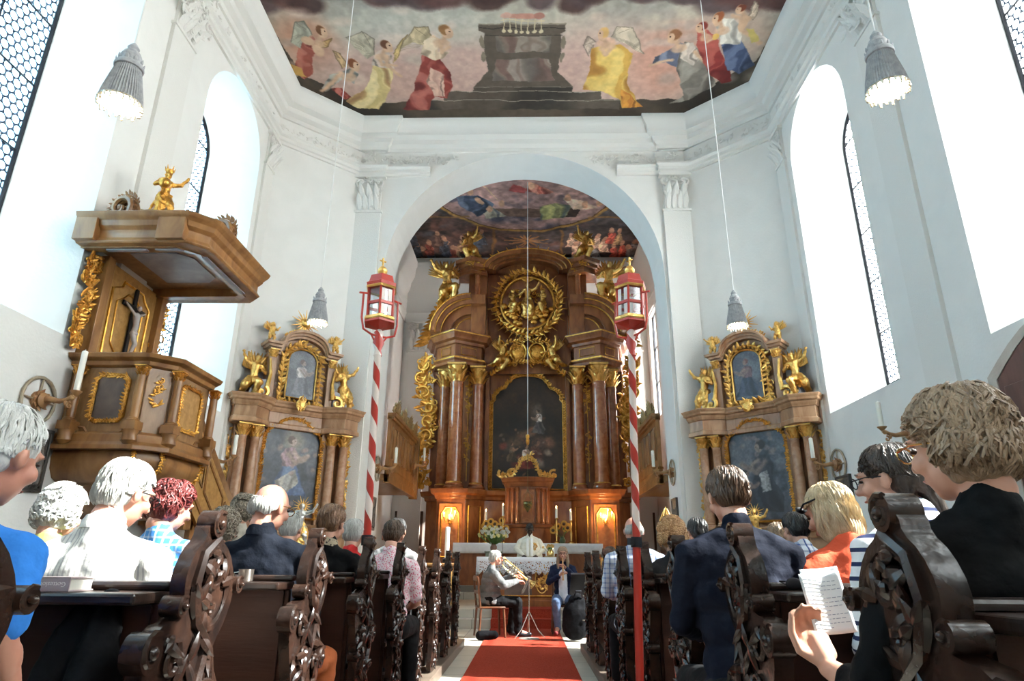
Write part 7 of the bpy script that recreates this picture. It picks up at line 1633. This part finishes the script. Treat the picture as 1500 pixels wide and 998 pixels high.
g = MB(); g.limb([(0, .10, .56), (0, .11, .75), (0, .10, .92)], [.10, .095, .09]); g.v = [(x*.8, y, z) for x, y, z in g.v]; remesh(g.build('blouse', WT, PW), .012, 2, .01)
g = MB(); a = Vector((0, .215, wp.z-.012-.065)); g.tube([(0, .20, a.z), (.0, .26, a.z-.12), (.0, .33, a.z-.33)], [.009, .013, .011], 10); g.lathe([(.012, 0), (.018, -.02)], (0, .33, a.z-.33), 10)
pi_ = g.build('wooden_pipe', mat('pipe_wood', (.55, .30, .10), .35)); pi_.location = (.60, 11.72, .012); pi_.rotation_euler = (0, 0, PI-.05); tag(pi_, 'light wooden pipe held to the mouth by the seated woman', 'recorder')
# third musician, mostly hidden behind the right pew ends
chair('brown wooden chair of the half hidden musician at the right', (1.42, 11.5, .012), PI/2+.3)
t3 = P(915, 812, Y=11.5); person('seated musician in jeans half hidden behind the right pew ends', 1.42, 11.5, t3.z, yaw=PI/2+.3, pitch=.1, hair='short', hm=hbr, shirt=cloth_mat('pink_shirt', (.60, .36, .40)), pants=LG_, seed=33, floor=.012, seat=.47)
q = P(886, 812, Y=11.35); hn = thing('brass_horn', 'brass horn with raised bell seen above the right pew ends', 'horn', (1.15, 11.3, 1.0)); g = MB(); z = q.z-1.0
g.tube([(.12, 0, -.25), (.05, 0, -.1), (.06, 0, .06), (.08, 0, .14), (.10, 0, .19)], [.012, .018, .035, .06, .11], 18); g.tube([(.12+.09*math.cos(a*.5), 0, -.25+.13*math.sin(a*.5)) for a in range(13)], .014, 8); g.build('bell', BRASS, hn)
for k in range(3): v = MB(); v.tube([(.06+k*.045, -.02, -.32), (.06+k*.045, -.02, -.2)], .016, 10); v.build('valve', STEEL, hn)

# ================================================================== things on the ledges and small objects
def book(label, x, y, z, l, d, h, m, rz=0, page=True):
    T = thing('book', label, 'book', (x, y, z), rz); q = MB(); q.box(-l/2, l/2, -d/2, d/2, 0, .004); q.box(-l/2, l/2, -d/2, d/2, h-.004, h); q.box(-l/2, l/2, -d/2, -d/2+.004, 0, h); q.build('cover', m, T, smooth=False)
    q = MB(); q.box(-l/2+.004, l/2-.004, -d/2+.005, d/2-.004, .004, h-.004); q.build('pages', mat('page_block', (.70, .66, .58), .8), T, smooth=False); return T
LZ = 1.021
bk_ = book('thick grey-pink hymn book lying on the nearest left ledge', -1.20-.09, PYL[1]-.12, LZ, .17, .11, .036, mat('grey_pink_cover', (.46, .36, .35), .5), .04)
try:
    cu = bpy.data.curves.new('title', 'FONT'); cu.body = 'Gotteslob'; cu.size = .017; cu.extrude = .0004; to = bpy.data.objects.new('title', cu); C.objects.link(to); dg = bpy.context.evaluated_depsgraph_get(); me_t = bpy.data.meshes.new_from_object(to.evaluated_get(dg)); bpy.data.objects.remove(to)
    t_o = bpy.data.objects.new('spine_lettering', me_t); C.objects.link(t_o); me_t.materials.append(mat('light_print', (.75, .68, .62), .6)); t_o.parent = bk_; t_o.rotation_euler = (PI/2, PI, 0); t_o.location = (.075, -.0556, .024)
except Exception as e_: print('title', e_)
book('pink and red hymn book on the third left ledge beside the auburn-haired woman', -1.25, PYL[3]-.11, LZ, .20, .12, .03, mat('pink_cover', (.62, .36, .36), .5), -.05)
p = P(356, 853, Y=PYL[2]-.12); T = thing('metal_cup', 'small shiny metal cup on the second left ledge', 'cup', (p.x, PYL[2]-.10, LZ)); g = MB(); g.lathe([(.0, 0), (.028, 0), (.030, .004), (.031, .045), (.033, .048), (.029, .048), (.027, .006), (0, .005)], (0, 0, 0), 20); g.build('cup_body', STEEL, T); g = MB(); g.tube([(-.030, 0, .036), (-.05, 0, .034), (-.05, 0, .014), (-.030, 0, .010)], .0035, 6); g.build('cup_handle', STEEL, T)
p = P(1180, 866, Y=PYR[1]-.1); T = thing('sunglasses', 'dark folded sunglasses lying on the right ledge behind the second pew end', 'glasses', (p.x, PYR[1]-.10, LZ)); g = MB()
for s in (-1, 1): g.ball((s*.035, 0, .022), (.028, .006, .02), 12, 8); 
g.tube([(-.01, 0, .028), (.01, 0, .028)], .003, 6); g.build('lenses', IRON, T); g = MB(); g.tube([(-.062, 0, .03), (-.07, .03, .03), (-.02, .06, .008)], .003, 6); g.tube([(.062, 0, .03), (.07, .03, .03), (.02, .065, .008)], .003, 6); g.build('temples', IRON, T)
# sunglasses on the blonde woman's head
bpy.context.view_layer.update(); MW = TB_.matrix_world @ HB_ @ Matrix.Translation((0, .0, .045)) @ Matrix.Rotation(-.25, 4, 'X'); T = thing('sunglasses', 'black sunglasses pushed up on the blonde woman\'s hair', 'glasses', tuple(MW.translation)); T.rotation_euler = MW.to_euler(); g = MB(); g.tube([(-.088, -.02, .0), (-.087, .04, .02), (-.05, .088, .03), (0, .098, .03), (.05, .088, .03), (.087, .04, .02), (.088, -.02, .0)], .004, 6)
for s in (-1, 1): g.ball((s*.036, .098, .036), (.028, .008, .018), 12, 8)
g.build('frame', IRON, T)
# song sheet
PAPER = mat('song_paper', (.80, .80, .80), .85); c0 = P(1212, 882, Y=1.80); SH = thing('song_sheet', 'white printed song sheet held up by the woman in black', 'paper', tuple(c0), .12)
SH.rotation_euler = (math.radians(-14), math.radians(-7), math.radians(-12)); g = MB()
g.grid(lambda u, v: ((u-.5)*.100, .012*math.sin(u*2.6), (v-.5)*.150), 10, 12); o = g.build('sheet', PAPER, SH, recalc=False); md = o.modifiers.new('t', 'SOLIDIFY'); md.thickness = .0008
g = MB(); g.grid(lambda u, v: ((u-.5)*.095+.004, .006+.012*math.sin(u*2.6), (v-.5)*.13+.022), 10, 12); o = g.build('second_sheet', PAPER, SH, recalc=False); md = o.modifiers.new('t', 'SOLIDIFY'); md.thickness = .0008
g = MB(); r_ = random.Random(2)
for row in range(13):
    zz = .060-row*.0100; x = -.042
    while x < (.035 if row % 4 else .0):
        L_ = r_.uniform(.004, .011); g.box(x, x+L_, -.0020, -.0012, zz, zz+.0014); x += L_+.003
for i in range(len(g.v)):
    x, y, z = g.v[i]; g.v[i] = (x, y+.012*math.sin((x/.11+.5)*2.6), z)
g.build('printed_lines', mat('grey_print', (.25, .27, .33), .8), SH, smooth=False)
# madonna and the right-hand counterpart, with flowers
SILV = mat('silvered_robe', (.62, .62, .60), .3, .9, col2=(.8, .8, .78), ns=9, bump=.3)
def halo(T, z, R, m):
    g = MB()
    for a in range(17):
        an = 2*PI*a/17; L_ = R*(1 if a % 2 else .72); g.tube([(.05*math.cos(an), .02, z+.05*math.sin(an)), (L_*math.cos(an), .02, z+L_*math.sin(an))], [.010, .002], 5)
    g.tube([(.055*math.cos(a*.4), .02, z+.055*math.sin(a*.4)) for a in range(17)], .009, 5); g.build('halo', m, T)
p = P(441, 760, Y=10.1); MD = thing('madonna_statue', 'silver and gold standing statue with rayed halo before the left side altar', 'statue', (p.x, 10.1, .1), .4)
g = MB(); g.lathe([(.22, 0), (.22, .08), (.12, .14), (.10, 1.05), (.16, 1.12), (.17, 1.22), (0, 1.22)], (0, 0, 0), 16); g.build('pedestal', SIDEWOOD, MD); fo = figure('stand', MD, (0, 0, 1.22), .62, 0, False, SILV, 'figure', seed=12)
g = MB(); g.limb([(0, .02, 1.52), (.03, .0, 1.40), (0, 0, 1.24)], [.085, .11, .12]); remesh(g.build('gilt_mantle', GOLDL, MD), .012, 2, .03, .05); halo(MD, 1.80, .17, GOLDL)
flowers('yellow and green flowers at the foot of the silver statue', (p.x+.05, 9.85, 1.0), [FY], 26, .2, .22, mat('green_vase', (.06, .1, .05), .3), .02, seed=14)
g = MB(); g.box(-.22, .25, -.14, .14, 0, .899); fs_ = g.build('flower_table', mat('dark_table', (.06, .04, .03), .5)); fs_.location = (p.x+.05, 9.85, .1); tag(fs_, 'small dark table carrying the yellow flowers at the silver statue', 'table')
p = P(1104, 742, Y=10.2); MD = thing('gilded_statue', 'gilded standing statue with rays before the right side altar', 'statue', (p.x, 10.2, .0), -.4)
g = MB(); g.lathe([(.22, 0), (.22, .08), (.12, .14), (.10, 1.1), (.16, 1.22), (.17, 1.34), (0, 1.34)], (0, 0, 0), 16); g.build('pedestal', SIDEWOOD, MD); figure('stand', MD, (0, 0, 1.34), .56, 0, False, GOLDL, 'figure', seed=13); halo(MD, 1.86, .15, GOLDL)
p = P(976, 762, Y=9.9); T = thing('gilded_lantern', 'pointed gilded openwork lantern above the ginger-haired woman', 'lantern', (p.x, 9.9, 0)); g = MB(); z0 = p.z; g.lathe([(.14, 0), (.13, .04), (.03, .1), (.02, z0-.3), (.02, z0-.22)], (0, 0, 0), 12); g.build('stand', IRON, T)
g = MB()
for a in range(8): an = a*PI/4; g.tube([(.03*math.cos(an), .03*math.sin(an), z0-.22), (.11*math.cos(an), .11*math.sin(an), z0-.08), (.09*math.cos(an), .09*math.sin(an), z0+.0), (.02*math.cos(an), .02*math.sin(an), z0+.16)], [.01, .014, .012, .004], 6)
g.tube([(.1*math.cos(a*.4), .1*math.sin(a*.4), z0-.06) for a in range(17)], .012, 6); g.tube([(0, 0, z0-.25), (0, 0, z0+.19)], .008, 6); g.build('crown', GOLDL, T)
# dark coat and beige bag on the nearest left pew's back, white sheet hanging behind the carved end
g = MB(); g.limb([(-1.13, 1.86, 1.0), (-1.10, 1.80, .80), (-1.06, 1.80, .55), (-1.0, 1.82, .40)], [.03, .07, .10, .09]); g.limb([(-1.20, 1.85, .97), (-1.24, 1.8, .7), (-1.2, 1.8, .42)], [.03, .07, .09]); o = g.build('black_coat', BLK); remesh(o, .012, 3, .03, .08); tag(o, 'black coat draped over the back of the nearest left pew', 'coat')
g = MB(); g.limb([(-1.19, 1.30, .60), (-1.14, 1.28, .74), (-1.10, 1.26, .80)], [.09, .07, .025]); o = g.build('beige_bag', cloth_mat('beige_felt', (.42, .36, .28))); remesh(o, .01, 3, .01); tag(o, 'beige bag in the lower left corner beside the nearest pew', 'bag')
